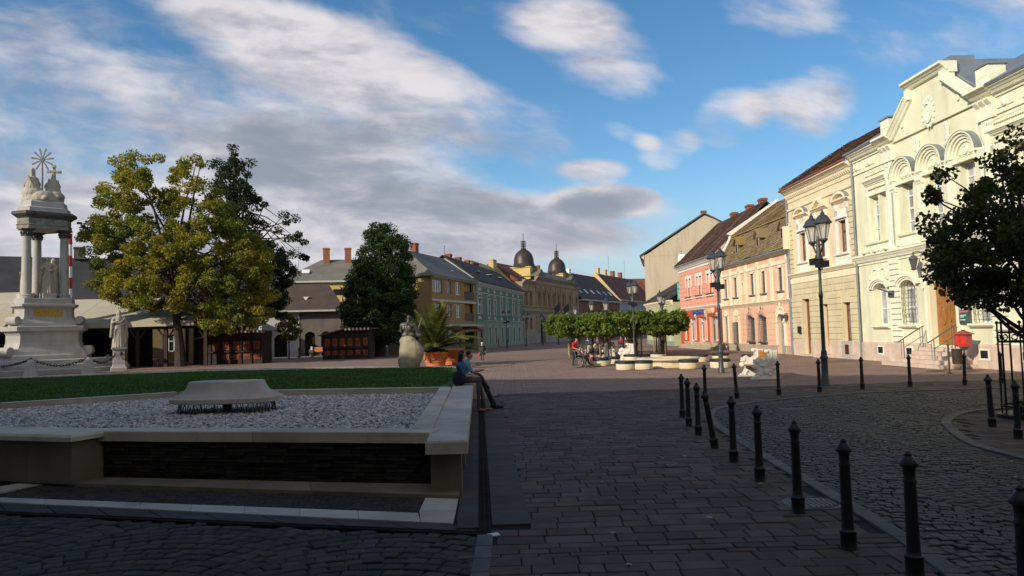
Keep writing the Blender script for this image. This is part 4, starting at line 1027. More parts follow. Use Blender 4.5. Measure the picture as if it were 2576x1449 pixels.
def grille(x, z0, z1, w, crown):
    mb = MB()
    for k in range(5): q = x-w/2+k*w/4; mb.tube([(q, -.2, z0), (q, -.2, z1)], .016, 5)
    for s_ in (-1, 1):
        mb.tube([(x+s_*w/2, 0, z0), (x+s_*w/2, -.2, z0)], .016, 5); mb.tube([(x+s_*w/2, 0, z1), (x+s_*w/2, -.2, z1)], .016, 5)
    mb.tube([(x-w/2, -.2, z0), (x+w/2, -.2, z0)], .02, 5); mb.tube([(x-w/2, -.2, z1), (x+w/2, -.2, z1)], .02, 5)
    for j in range(6):
        z = z0+(z1-z0)*(j+.5)/6
        for k in range(4): q = x-w/2+(k+.5)*w/4; mb.tube([(q+w*.1*math.cos(a), -.205, z+.12*math.sin(a)) for a in np.linspace(0, 6.28, 9)], .012, 4)
    if crown:
        for k in range(5): q = (k-2)*.22; mb.tube([(x+q, -.2, z1), (x+q*1.25, -.26, z1+.2+.06*(2-abs(k-2))), (x+q*.9, -.2, z1+.34+.16*(2-abs(k-2)))], .02, 5)
        mb.ball((x, -.2, z1+.75), (.05, .05, .14), 6, 5); mb.ball((x, -.22, z1+.15), (.45, .06, .12), 8, 5)
    return mb
grille(3.92, .6, 2.4, 1.0, False).build('window_grille', m_iron2, p)
for x in (7.75, 10.35):
    window(p, x, .85, 1.2, 1.9, m_wingrey, m_glass, 2, (0., .5, 1.), .06, .22); grille(x, .82, 2.72, 1.3, True).build('window_grille', m_iron2, p)
    strip(p, 'sill', x-.75, x+.75, [(0, .84), (.28, .84), (.25, .74), (0, .72)], m_iron2)
mb = archband(MB(), 13.95, 2.35, .6, .92, .10, 18, ry=.95); mb.box(13.02, 13.35, -.1, 0, .62, 2.35).box(14.55, 14.88, -.1, 0, .62, 2.35).box(12.9, 13.4, -.16, 0, 2.28, 2.4).box(14.5, 15., -.16, 0, 2.28, 2.4)
for k in range(7): a = .5+k*(math.pi-1.)/6; mb.ball((13.95-.95*math.cos(a), -.06, 2.45+.95*math.sin(a)), (.16, .06, .15), 7, 5)
mb.ball((13.95, -.08, 3.55), (.18, .07, .26), 8, 6); mb.build('door_surround', m_creamtrim, p)
d = MB().box(-.58, .58, -.03, .03, 0, 2.33).build('door', m_greydoor, p, (13.95, .2, .02)); MB().box(-.2, .2, -.045, -.02, 1.1, 2.1).build('pane', m_glass, d); MB().box(-.3, .3, -.05, -.02, .2, .8).build('panel', m_greydoor, d)
n = 12; MB().poly([(-.56*math.cos(math.pi*i/n), .0, 2.34+.5*math.sin(math.pi*i/n)) for i in range(n+1)][::-1]).build('fanlight', m_glass, d)
MB().box(15.15, 15.45, -.5, -.15, 2.55, 2.85).tube([(15.3, 0, 2.9), (15.3, -.3, 2.9)], .03, 6).build('wall_lamp', m_iron2, p)
MB().tube([(-.05, -.38, 7.44), (W+.05, -.38, 7.40)], .08, 8).build('gutter', m_zinc, p); pipe(p, W-.12, .05, 7.3, -.12)
# roof: steep lower slope, shallower upper one
gable_roof(p, W, -.36, 7.42, 1.25, 10.15, m_rtile, .02, rows=17, back=False, name='lower_roof')
gable_roof(p, W, 1.05, 10.20, 5.6, 13.3, m_rtile, .02, rows=22, back=True, yb=10., name='upper_roof')
MB().rings([[(x, y, z) for y, z in ((-.4, 7.42), (1.1, 10.3), (5.6, 13.45), (5.6, 13.1), (9, 7.2), (0, 7.2))] for x in (-.12, .18)]).build('gable_wall', m_creamtrim, p)
MB().rings([[(x, y, z) for y, z in ((-.45, 7.55), (1.02, 10.42), (.7, 10.55), (5.6, 13.72), (5.6, 13.42), (1.1, 10.25), (-.38, 7.42))] for x in (-.2, .24)]).build('verge', m_white, p)
MB().prism_y([(W-.02, 7.4), (W+.25, 7.4), (W+.25, 9.0), (W-.02, 9.0)][::-1], -.45, .6).build('party_wall', m_creamtrim, p)
for u, yb_ in ((4.9, .15), (9.9, .15), (14.9, .15)):
    z = 8.35; dm = MB()
    dm.rings([[(u+x, y, zz) for x, zz in ((-.38, 8.2), (.38, 8.2), (.38, 9.15), (0, 9.62), (-.38, 9.15))] for y in (.0, 1.6)]); o = dm.build('dormer', M('dormer_boards', (.20, .15, .10), .9, .2, 3.) if 'dormer_boards' not in bpy.data.materials else bpy.data.materials['dormer_boards'], p)
    for s_ in (-1, 1): MB().rings([[(u, y, 9.72), (u+s_*.62, y, 9.0), (u+s_*.62, y, 8.93), (u, y, 9.60)] for y in (-.18, 2.1)]).build('dormer_roof', m_rtile, o)
    MB().box(u-.22, u+.22, -.03, .02, 8.4, 9.05).build('dormer_window', m_dark, o); MB().box(u-.26, u+.26, -.04, -.005, 9.05, 9.12).box(u-.26, u-.2, -.04, -.005, 8.36, 9.1).box(u+.2, u+.26, -.04, -.005, 8.36, 9.1).build('dormer_frame', m_pinkpl, o)
for u in (13.6, 15.0):
    o = MB().rings([[(u+x, y, zz) for x, zz in ((-.38, 10.9), (.38, 10.9), (.38, 11.85), (0, 12.3), (-.38, 11.85))] for y in (1.9, 4.0)]).build('dormer', bpy.data.materials['dormer_boards'], p)
    for s_ in (-1, 1): MB().rings([[(u, y, 12.42), (u+s_*.62, y, 11.7), (u+s_*.62, y, 11.63), (u, y, 12.3)] for y in (1.72, 4.3)]).build('dormer_roof', m_rtile, o)
chimney(p, 12.2, 5.6, 12.6, .9, .7, 1.7); chimney(p, 14.4, 6.2, 12.3, 1.0, .7, 2.1, m_pinkpl)

# ---------------------------------------------------------------- salmon shop house
s = house('salmon_shop_house', 'salmon pink corner shop with red ground floor and turquoise bay window', 84.)
W = 14.95
uw = [3.9, 7.9, 11.75]; gd = [4.45, 8.35, 12.1]
holes = [(u-1.05, u-.12, 5.2, 7.25, 0) for u in uw] + [(u+.12, u+1.05, 5.2, 7.25, 0) for u in uw] + [(u-.62, u+.62, .35, 3.1, 0) for u in gd]
wall(s, W, 8.3, holes, m_salmon, 9., .3)
wall(s, W, 3.9, [(u-1.15, u+1.15, .35, 3.1, 0) for u in gd], m_orange, 9., .06, 'shop_front', .35, False, -.07)
for z in np.arange(4.5, 7.9, .46):
    x0 = 0.05
    segs = [(0.05, W-.05)] if not 5.0 < z+.2 < 7.4 else [(.05, uw[0]-1.25), (uw[0]+1.25, uw[1]-1.25), (uw[1]+1.25, uw[2]-1.25), (uw[2]+1.25, W-.05)]
    for a, b in segs: MB().box(a, b, -.04, 0, z+.02, z+.45).build('render_course', m_salmon, s)
for u in uw:
    MB().box(u-1.2, u+1.2, -.09, 0, 7.25, 7.55).box(u-1.2, u-1.05, -.09, 0, 6.3, 7.25).box(u+1.05, u+1.2, -.09, 0, 6.3, 7.25).box(u-.12, u+.12, -.09, 0, 6.3, 7.25).build('window_head', m_white, s)
    MB().box(u-.12, u+.12, -.05, 0, 5.2, 6.3).build('window_panel', m_orange, s)
    for d in (-.585, .585): window(s, u+d, 5.2, .93, 2.05, m_winwhite, m_glass, 1, (0., .66, 1.), .07, .2)
    strip(s, 'sill', u-1.25, u+1.25, [(0, 5.2), (.2, 5.2), (.18, 5.08), (0, 5.05)], m_white)
    MB().box(u-1.1, u+1.1, -.22, -.04, 5.2, 5.34).build('flower_box', m_wood, s)
for u in (2.5, 6.4, 10.25, 13.95):
    MB().box(u-.36, u+.36, -.13, -.05, .75, 3.2).build('pilaster', m_salmon, s)
    MB().rings([[(u+x, -.15, z) for x, z in ((-.42, .8), (.42, .8), (.42, 3.2), (.3, 3.42), (-.3, 3.42), (-.42, 3.2))], [(u+x, -.15, z) for x, z in ((-.28, .92), (.28, .92), (.28, 3.12), (.2, 3.26), (-.2, 3.26), (-.28, 3.12))]], cap=False).build('pilaster_outline', m_white, s)
    MB().ball((u, -.3, 3.0), (.12, .12, .16), 8, 6).build('shop_lamp', m_iron2, s)
for u in gd:
    window(s, u, .35, 1.24, 2.75, m_winwhite if u < 11 else m_teal, m_glass, 1, (0., .14, .74, .84, 1.), .12, .2, name='shop_door'); MB().box(u-.55, u+.55, .12, .16, 2.36, 2.62).build('transom', m_teal, s)
m_rough = M('rubble_stone', (.42, .35, .24), .9, .3, 4., .8, 10., .03)
for a, b in ((1.9, 3.8), (5.1, 7.7), (9.0, 11.4), (12.8, W)): MB().box(a, b, -.22, 0, 0, .62).build('rubble_plinth', m_rough, s)
for i, (o, z) in enumerate(((1.2, .13), (.8, .25), (.4, .36))): MB().box(3.4-.3*i, W-.8, -o, -.05, z-.13, z).build('step', m_rough, s)
strip(s, 'string_course', 0, W, corn(4.22, .3, .22), m_white)
strip(s, 'cornice', -.03, W, corn(8.75, .5, .48), m_white)
strip(s, 'cornice_lower_band', 0, W, [(0, 8.25), (.12, 8.25), (.1, 8.12), (0, 8.1)], m_white)  # plain white moulding below the cornice
MB().tube([(-.03, -.5, 8.78), (W, -.5, 8.76)], .09, 8).build('gutter', m_zinc, s)
sg = MB().box(5.2, 9.2, -.10, -.07, 3.38, 3.82).build('shop_sign', M('blue_sign', (.02, .06, .24), .4, .2, 4., 0), s)
text(sg, 'OPTIKA  OPTIKA', .40, (7.2, -.125, 3.6), M('sign_blue_letters', (.06, .20, .52), .4, .1, 3., 0), 'sign_lettering', sx=1.25)
sg2 = MB().box(9.75, 13.4, -.14, -.07, 3.25, 4.02).build('shop_sign', m_orange, s)
text(sg2, 'GENERALI', .78, (11.55, -.18, 3.63), M('sign_gold', (.70, .55, .36), .4, .1, 3., 0), 'sign_lettering', sx=.92, ext=.05)
gable_roof(s, W, -.5, 8.8, 4.6, 13.5, m_btile, .05, rows=26)
for u in (4.5, 9.3, 12.9): chimney(s, u, 5.0, 12.9, .8, .6, 1.25)
# rounded corner with bay window
cb = MB()
cb.rings([[(x, y, z) for x, y in ((0, 0), (-2.0, 1.1), (-2.6, 3.2), (-2.6, 9), (0, 9))][::-1] for z in (0, 8.3)]); cb.build('corner_wall', m_salmon, s)
cb = MB(); cb.rings([[(x, y, z) for x, y in ((0.02, -.07), (-2.08, 1.05), (-2.68, 3.2), (-2.6, 9), (0, 9))][::-1] for z in (.35, 3.9)]); cb.build('corner_shop_front', m_orange, s)
cb = MB(); cb.rings([[(x*k, y*1.+(1-k)*.2, z) for x, y in ((0, -.05*k-.2*(k > 1)), (-2.0, .95-.3*(k > 1)), (-2.75, 3.2), (-2.6, 9), (0, 9))][::-1] for k, z in ((1.02, 3.95), (1.1, 4.0), (1.1, 4.22), (1.02, 4.22))]); cb.build('corner_string', m_white, s)
cb = MB(); cb.rings([[(x*k, y-.3*(k-1)*6, z) for x, y in ((.0, -.05), (-2.0, .95), (-2.7, 3.2), (-2.6, 9), (0, 9))][::-1] for k, z in ((1.02, 8.2), (1.06, 8.4), (1.16, 8.6), (1.18, 8.75))]); cb.build('corner_cornice', m_white, s)
bw = MB(); T = Matrix.Translation((-.1, -.02, 0)) @ Matrix.Rotation(math.atan2(1.1, -2.0), 4, 'Z')
bw = MB().box(.1, 2.25, .0, .26, 5.2, 5.35).box(.1, 2.25, .0, .26, 7.05, 7.2).box(.1, 2.25, 0, .22, 6.35, 6.5)
for q in (.1, .8, 1.5, 2.13): bw.box(q, q+.12, 0, .24, 5.2, 7.2)
bw.xf(T); b_ = bw.build('bay_window', m_teal, s)
for q in (.22, .92, 1.62):
    for z0, z1 in ((5.35, 6.35), (6.5, 7.05)): MB().box(q, q+.58, .1, .14, z0, z1).xf(T).build('pane', m_glass, b_)
bw2 = MB().box(-2.72, -2.58, 1.2, 3.2, 5.2, 5.35).box(-2.72, -2.58, 1.2, 3.2, 7.05, 7.2).box(-2.72, -2.58, 1.2, 3.2, 6.35, 6.5)
cg = MB()
cg.rings([[(x, y, z) for x, z in [(-1.25-1.15*math.cos(a), 8.75+1.45*math.sin(a)) for a in np.linspace(0, math.pi, 13)]][::-1] for y in (-.05, .4)]); cg.xf(Matrix.Translation((.0, .25, 0)) @ Matrix.Rotation(-.35, 4, 'Z')); cg.build('round_gable', m_salmon, s)
cg = archband(MB(), -1.25, 8.75, 1.1, 1.34, .3, 18, ry=1.26, base=.45); cg.xf(Matrix.Translation((0, .25, 0)) @ Matrix.Rotation(-.35, 4, 'Z')); cg.build('round_gable_cornice', m_white, s)
cg = MB(); cg.rings([[(-1.25+.34*k*math.cos(a), y, 8.7+.62*k*math.sin(a)) for a in np.linspace(0, 6.28, 17)[:-1]] for k, y in ((1., -.0), (1., -.12), (.8, -.13))]); cg.xf(Matrix.Translation((0, .2, 0)) @ Matrix.Rotation(-.35, 4, 'Z')); cg.build('oval_window', m_wingrey, s)
MB().rings([[(-1.25-1.3*math.cos(a), y, 8.8+1.6*math.sin(a)) for a in np.linspace(0, math.pi, 13)] for y in (.3, 3.6)], closed=False, cap=False).xf(Matrix.Translation((0, .25, 0)) @ Matrix.Rotation(-.35, 4, 'Z')).build('barrel_roof', m_zinc, s)
MB().lathe([(.03, 0), (.03, .3), (.1, .4), (.02, .5), (.02, .7)], 8, (-1.0, .6), z=10.3).build('finial', m_zinc, s)
MB().box(-1.75, -.55, .62, .78, 0, 3.0).xf(Matrix.Identity(4)).build('corner_door', m_wood, s)
pipe(s, W-.1, .1, 8.6, -.14)

# ---------------------------------------------------------------- low light green house and tall beige house
l = house('low_green_house', 'low light green house between the salmon shop and tall beige wall', 102.)
W = 14.5
wall(l, W, 5.1, [(u-.5, u+.5, .6, 2.7, 0) for u in (2, 4.6, 7.2, 9.8, 12.4)], m_lime2, 8., .3)
for u in (2, 4.6, 7.2, 9.8, 12.4): window(l, u, .6, 1.0, 2.1, m_winwhite, m_glass, 2, (0., .6, 1.), .08, .2)
strip(l, 'cornice', 0, W, corn(5.35, .6, .45), m_creamtrim); strip(l, 'plinth', 0, W, [(0, .55), (.08, .55), (.08, 0), (0, 0)], m_greydoor)
strip(l, 'shop_fascia', 1., W-1., [(0, 3.9), (.12, 3.9), (.12, 3.3), (0, 3.3)], m_wood)
gable_roof(l, W, -.5, 5.4, 4.5, 8.2, M('slate_roof', (.07, .065, .062), .8, .25, 1., .3, 15., .01, rv=.2), .05, rows=16)
b = thing('tall_beige_house', 'tall house showing a blank beige gable wall above the low roof', 'building', (21.6, 120., 0.), math.atan2(-1, -.2))
W = 17.2
wall(b, W, 12.2, [(u-.55, u+.55, z, z+1.9, 0) for u in (2.2, 5.2, 8.2, 11.2, 14.2) for z in (5., 8.6)], m_beige, 17., .25)
MB().rings([[(x, y, z) for y, z in ((-.0, 12.0), (8.2, 17.2), (11., 15.9), (17, 12.))] for x in (W-.4, W+.02)]).build('gable_wall', m_beige, b)
for (y0, z0), (y1, z1) in (((-.6, 11.95), (8.2, 17.35)), ((8.2, 17.35), (17.3, 12.1))):
    MB().rings([[(x, y0, z0), (x, y1, z1), (x, y1, z1+.22), (x, y0, z0+.22)] for x in (-.2, W+.25)]).build('roof', bpy.data.materials['slate_roof'], b)
strip(b, 'cornice', 0, W+.1, corn(12.2, .7, .6), m_beige); chimney(b, W-.8, 8.2, 17.1, .9, .7, .8)
for u in (2.2, 5.2, 8.2, 11.2, 14.2):
    for z in (5., 8.6): window(b, u, z, 1.1, 1.9, m_winwhite, m_glass, 2, (0., .6, 1.), .08, .15)
# ================================================================== FAR AND LEFT-HAND BUILDINGS
def house2(name, label, A, B, z=0.):
    return thing(name, label, 'building', (A[0], A[1], z), math.atan2(B[1]-A[1], B[0]-A[0])), math.hypot(B[0]-A[0], B[1]-A[1])
m_ygrey = M('mustard_render', (.31, .21, .080), .85, .08, .8, .2, 30., .004, streak=.2)
m_ggreen = M('sage_green_stucco', (.125, .20, .135), .85, .07, .8, .2, 30., .004, streak=.2)
m_ggrey = M('grey_green_stucco', (.25, .28, .225), .85, .08, .8, .2, 30., .004, streak=.25)
m_gtrim = M('pale_grey_trim', (.46, .48, .42), .8, .06, 1.5, .2, 30., .004, streak=.1)
m_brown = M('sandstone_brown', (.34, .235, .135), .85, .10, .7, .3, 20., .006, streak=.3)
m_brown2 = M('sandstone_plinth', (.30, .26, .22), .85, .1, .7, .3, 20., .006, streak=.3)
m_groof = M('grey_slate_roof', (.15, .145, .12), .8, .15, .5, .3, 8., .01, streak=.2)
m_droof = M('dark_tile_roof', (.072, .054, .042), .85, .2, .6, .35, 12., .01)
m_redroof = M('red_tile_roof', (.15, .055, .036), .85, .2, .6, .35, 12., .01)
m_slroof = M('blackish_slate_roof', (.045, .044, .045), .8, .2, .6, .35, 12., .01)
m_copper = M('dark_copper_dome', (.055, .042, .036), .45, .2, 1.2, .2, 10., .004, metal=.3)
m_dstucco = M('grey_stucco', (.14, .125, .11), .9, .15, .8, .2, 20., .004, streak=.3)
m_redbrick = M('red_brick_wall', (.20, .095, .06), .9, .2, 1., .3, 20., .006, streak=.2)
m_bgrey = M('blue_grey_stucco', (.28, .31, .33), .85, .1, .8, .2, 30., .004, streak=.2)
m_ycream = M('yellow_render', (.56, .42, .15), .85, .08, .8, .2, 30., .004, streak=.2)
m_white2 = M('whitewash', (.45, .47, .49), .85, .1, .8, .2, 30., .004, streak=.25)
def hiproof(parent, w, d, ze, zr, mat, o=.4, hl=True, hr=True, y0=0., name='roof', inset=None, thick=.12):
    yr = y0+d/2; k = inset or d/2
    L, Rr = (k if hl else -o), (w-k if hr else w+o)
    e = [(-o, y0-o, ze), (w+o, y0-o, ze), (w+o, y0+d+o, ze), (-o, y0+d+o, ze)]
    a, b = (L, yr, zr), (Rr, yr, zr); mb = MB()
    mb.poly([e[0], e[1], b, a]); mb.poly([e[2], e[3], a, b]); mb.poly([e[1], e[2], b]); mb.poly([e[3], e[0], a])
    mb.rings([[(x, y, ze-thick) for x, y, _ in e], [(x, y, ze) for x, y, _ in e]])
    return mb.build(name, mat, parent)
def aerial(parent, x, y, z, h):
    mb = MB().tube([(x, y, z), (x, y, z+h)], .03, 5)
    for k in range(4): mb.tube([(x-.5+.06*k, y, z+h-.15-.3*k), (x+.5-.06*k, y, z+h-.15-.3*k)], .018, 4)
    return mb.build('aerial', m_iron2, parent)

# ---- mustard apartment block
a, L = house2('mustard_apartment_block', 'mustard yellow three-storey block with recessed balconies behind the palm', (-9.15, 86), (-4.9, 100))
ww = [(.3, 3.2), (4.7, 6.0), (7.5, 9.2)]
holes = [(x0, x1, z, z+1.6, 0) for x0, x1 in ww for z in (4.15, 6.95)] + [(10.5, 13.9, 3.75, 5.95, 0), (10.5, 13.9, 6.5, 8.6, 0)] + [(.6, 9.4, .4, 2.7, 0), (10.4, 13.9, .1, 2.7, 0)]
wall(a, L, 8.9, holes, m_ygrey, 9., .25)
for x0, x1 in ww:
    for z in (4.15, 6.95):
        window(a, (x0+x1)/2, z, x1-x0, 1.6, m_winwhite if x0 > 7 else m_wingrey, m_glassl if x0 < 7 else m_glass, 4 if x0 < 1 else 2, (0., 1.), .09, .15)
for z in (3.75, 6.5):
    MB().box(10.5, 13.9, .26, 1.6, z-.05, z).box(10.5, 13.9, 1.55, 1.6, z, z+2.1).build('balcony_recess', m_ygrey, a)
    bl = MB().box(10.5, 13.9, -.02, .04, z+.05, z+.95)
    for q in np.arange(10.6, 13.9, .3): bl.box(q-.03, q+.03, -.06, -.02, z, z+1.)
    bl.build('balcony_railing', m_dstucco, a)
window(a, 5., .4, 8.8, 2.3, m_wingrey, m_glass, 6, (0., 1.), .1, .2, name='shop_window'); MB().box(10.4, 13.9, .2, .25, .1, 2.7).build('shop_door', m_dark, a)
strip(a, 'floor_band', -.05, L+.02, [(0, 6.25), (.10, 6.25), (.10, 6.0), (0, 6.0)], m_gtrim); strip(a, 'eaves_band', -.1, L+.02, [(0, 8.95), (.35, 8.95), (.35, 8.75), (0, 8.7)], m_gtrim)
strip(a, 'shop_canopy', .0, L, [(0, 3.35), (.9, 3.2), (.9, 3.05), (0, 3.05)], m_gtrim); strip(a, 'awning', 9.6, L-.1, [(0, 2.95), (1.1, 2.6), (1.1, 2.35), (0, 2.7)], M('awning_red', (.20, .035, .035), .8, .2, 2., 0))
hiproof(a, L, 9., 8.95, 12.35, m_groof, .45, True, False, inset=3.2)
MB().rings([[(x, y, z) for y, z in ((-.5, 9.0), (4.5, 12.55), (9.5, 9.), (9.5, 8.8), (4.5, 12.3), (-.5, 8.8))] for x in (L+.2, L+.55)]).build('verge', m_gtrim, a)
MB().box(9.2, 10.0, 1.2, 1.9, 10.05, 10.2).build('roof_light', m_winwhite, a)
for x in (3.6, 6.6): chimney(a, x, 5.0, 11.6, .95, .7, 2.0)

# ---- sage green house
b, L = house2('sage_green_house', 'long sage green two-storey house with pale window frames', (-4.85, 100.1), (1.75, 131.6))
wu = [1.9, 7.1, 10.9, 15.2, 19.3, 24., 28.4]
holes = [(u-(1.0 if i == 0 else .62), u+(1.0 if i == 0 else .62), 4.75, 6.85, 0) for i, u in enumerate(wu)] + [(u-.65, u+.65, .6, 2.5, .45) for u in wu[1:]] + [(.9, 3.0, 0, 2.7, 0)]
wall(b, L, 8.6, holes, m_ggreen, 9., .3); wall(b, L, 3.7, [(x0-.001, x1+.001, z0, z1, r) for x0, x1, z0, z1, r in holes[7:]], m_ggrey, 9., .06, 'ground_storey', 0., False, -.06)
for i, u in enumerate(wu):
    w = 2.0 if i == 0 else 1.24
    window(b, u, 4.75, w, 2.1, m_winwhite, m_glass, 2, (0., .62, 1.), .1, .15)
    MB().box(u-w/2-.22, u-w/2, -.09, 0, 4.6, 7.5).box(u+w/2, u+w/2+.22, -.09, 0, 4.6, 7.5).box(u-w/2-.22, u+w/2+.22, -.09, 0, 7.3, 7.5).box(u-w/2, u+w/2, -.09, 0, 6.85, 7.0).build('window_surround', m_gtrim, b)
    MB().box(u-w/2, u+w/2, -.05, 0, 7.9, 8.35).build('frieze_panel', m_gtrim, b); MB().box(u-w/2+.1, u+w/2-.1, -.05, 0, 4.02, 4.45).build('apron_panel', m_gtrim, b)
    if i:
        window(b, u, .6, 1.3, 1.9, m_winwhite, m_glass, 2, (0., .5, 1.), .1, .2, arch=.42)
        mb = archband(MB(), u, 2.5, .66, .90, .12, 14, ry=.75, base=-.05); mb.box(u-.9, u-.66, -.12, -.05, .4, 2.5).box(u+.66, u+.9, -.12, -.05, .4, 2.5); mb.build('window_surround', m_gtrim, b)
MB().box(.95, 2.95, .15, .2, 0, 2.7).build('door', m_ggrey, b); strip(b, 'door_hood', .6, 3.3, corn(3.1, .3, .4), m_gtrim)
strip(b, 'string_course', 4.2, L, corn(3.9, .25, .2), m_gtrim); strip(b, 'frieze_line', 0, L, [(0, 7.7), (.07, 7.7), (.07, 7.58), (0, 7.58)], m_gtrim)
strip(b, 'cornice', 0, L, corn(8.95, .5, .5), m_gtrim); gable_roof(b, L, -.55, 9., 4.5, 12.7, m_droof, .0, back=True, yb=9.6)
for u in (8., 15., 22.):
    o = MB().rings([[(u+x, y, z) for y, z in ((1.6, 10.3), (1.6, 10.95), (3., 11.3))] for x in (-.6, .6)]).build('dormer', m_droof, b); MB().box(-.7, .7, -.3, 1.6, 0, .08).build('dormer_roof', m_ggrey, o, (u, 1.5, 10.95))
for u in (4., 9., 14., 19.): chimney(b, u, 4.8, 12.2, 1.1, .7, 1.1)
MB().rings([[(x, y, z) for y, z in ((-.1, 8.9), (4.4, 13.7), (5.5, 13.9), (9.6, 9.5), (9.6, 8.9))] for x in (L-.1, L+.35)]).build('party_wall', M('cream_party_wall', (.52, .40, .20), .9, .1, .6, .2, 20., .006, streak=.3), b)
chimney(b, L-1.2, 4.9, 12.6, 2.6, .9, 2.3, bpy.data.materials['cream_party_wall']); MB().box(17, L-2.5, 5., 5.4, 12.3, 13.6).build('fire_wall', bpy.data.materials['cream_party_wall'], b)
aerial(b, 1.5, 4.6, 12.6, 1.6)

# ---- brown palace with two domes
c, L = house2('domed_brown_palace', 'brown stone palace with arched gate and two dark onion domes', (1.8, 131.8), (14.5, 165))
f2u = lambda f: L*f*131.6/(165-33.4*f)
wu = [f2u(f) for f in (.06, .145, .293, .38, .465, .55, .635, .72, .845, .955)]
gate = f2u(.335)
holes = [(u-.62, u+.62, 6.9, 9.1, 0) for u in wu] + [(u-.55, u+.55, 2.6, 4.2, .45) for u in wu if abs(u-gate) > 1.9] + [(gate-1.5, gate+1.5, 0, 3.5, 1.4)]
wall(c, L, 11.0, holes, m_brown, 12., .5)
for u in wu:
    window(c, u, 6.9, 1.24, 2.2, m_wingrey, m_glass, 2, (0., .65, 1.), .1, .3)
    mb = MB().box(u-.86, u-.62, -.1, 0, 6.8, 9.2).box(u+.62, u+.86, -.1, 0, 6.8, 9.2); mold(mb, u-.95, u+.95, corn(9.45, .25, .25))
    if wu[1] < u < wu[-1]: archband(mb, u, 9.45, .5, .72, .16, 12); mb.ball((u, -.06, 9.7), (.3, .07, .28), 8, 6)
    mb.build('window_surround', m_brown, c)
    if abs(u-gate) > 1.9: window(c, u, 2.6, 1.1, 1.6, m_wingrey, m_glass, 2, (0., .5, 1.), .1, .3, arch=.42)
mb = archband(MB(), gate, 3.5, 1.5, 1.95, .25, 18, ry=.95); mb.box(gate-1.95, gate-1.5, -.2, 0, 0, 3.5).box(gate+1.5, gate+1.95, -.2, 0, 0, 3.5); mb.build('gate_surround', m_brown2, c)
MB().box(gate-1.5, gate+1.5, .5, .6, 0, 4.9).build('gate', m_dark, c)
for a0, b0 in ((0, gate-1.95), (gate+1.95, L)): MB().box(a0, b0, -.15, 0, 0, 1.95).build('plinth', m_brown2, c)
for k in range(10):
    z = 2.2+k*.38
    if z > 5.2: break
    for q in (gate-2.6, gate+2.6, .5, L-.6): MB().box(q-.5, q+.5, -.10, 0, z+.02, z+.36).build('rustic_block', m_brown, c)
for u in [wu[2]-1.6, wu[3]-1.5, wu[4]-1.5, wu[5]-1.5, wu[6]-1.5, wu[7]-1.6, wu[7]+1.6, wu[8]+1.6]:
    MB().box(u-.3, u+.3, -.16, 0, 6.5, 10.2).box(u-.36, u+.36, -.22, 0, 10.2, 10.5).build('pilaster', m_brown, c)
strip(c, 'string_course', 0, L, corn(5.9, .5, .35), m_brown2); strip(c, 'sill_course', 0, L, [(0, 6.75), (.15, 6.75), (.15, 6.6), (0, 6.55)], m_brown)
strip(c, 'cornice', -.05, 6.6, corn(11.3, .7, .6), m_brown2); strip(c, 'cornice', 6.6, L-3.6, corn(12.3, .8, .8), m_brown2); strip(c, 'cornice', L-3.6, L, corn(11.3, .7, .6), m_brown2)
MB().box(6.6, L-3.6, -.18, .6, 10.9, 11.6).build('attic', m_brown, c); MB().box(11., 26.5, -.1, .5, 12.3, 13.2).build('parapet', m_brown2, c)
for u in (8.6, 29.):
    MB().prism_y([(u-2.2, 12.3), (u+2.2, 12.3), (u, 13.7)][::-1], -.8, 2.2).build('pediment', m_groof, c)
    MB().box(u-2.0, u+2.0, .8, 4.6, 11.8, 14.1).box(u-2.15, u+2.15, .65, 4.75, 13.95, 14.15).build('dome_drum', m_ycream, c)
    dm = MB().lathe([(2.45, 0), (2.35, .15), (2.05, .4), (1.9, .85), (1.86, 1.45), (1.75, 2.05), (1.48, 2.6), (1.08, 3.05), (.72, 3.3), (.5, 3.42), (.55, 3.55), (.2, 3.6)], 16, (u, 2.7), z=14.1).build('dome', m_copper, c)
    ln = MB().lathe([(.42, 0), (.46, .06), (.46, .12)], 10, (u, 2.7), z=17.6)
    for k in range(8): q = k*math.pi/4; ln.tube([(u+.4*math.cos(q), 2.7+.4*math.sin(q), 17.6), (u+.44*math.cos(q), 2.7+.44*math.sin(q), 19.0)], .05, 5)
    for z in (18.1, 18.55, 19.0): ln.lathe([(.38, 0), (.5, .0), (.5, .08), (.38, .08)], 10, (u, 2.7), z=z)
    ln.tube([(u, 2.7, 17.6), (u, 2.7, 20.7)], [.12, .03], 6); ln.tube([(u-.25, 2.7, 20.4), (u+.25, 2.7, 20.4)], .03, 4); ln.ball((u, 2.7, 20.1), .09, 6, 5); ln.build('lantern', m_copper, dm)
hiproof(c, L, 10., 11.25, 14.8, m_redroof, .1, False, False, y0=.8)
for u, ln in ((15.5, 0), (21.5, 1)):
    MB().tube([(u, -.1, 5.9), (u, -1.9, 7.6)], .05, 5).build('flag_pole', m_iron2, c)
    MB().rings([[(u-.02, -.7, 6.5), (u-.03, -1.85, 7.5), (u+.25, -1.9, 6.2), (u+.2, -.9, 5.4)], [(u+.02, -.72, 6.5), (u+.01, -1.87, 7.5), (u+.29, -1.92, 6.2), (u+.24, -.92, 5.4)]]).build('flag', m_iron2, c)
chimney(c, 12., 5., 14.3, .5, .5, 2.0, m_white); chimney(c, 24., 5.2, 14.4, .8, .6, 1.4)

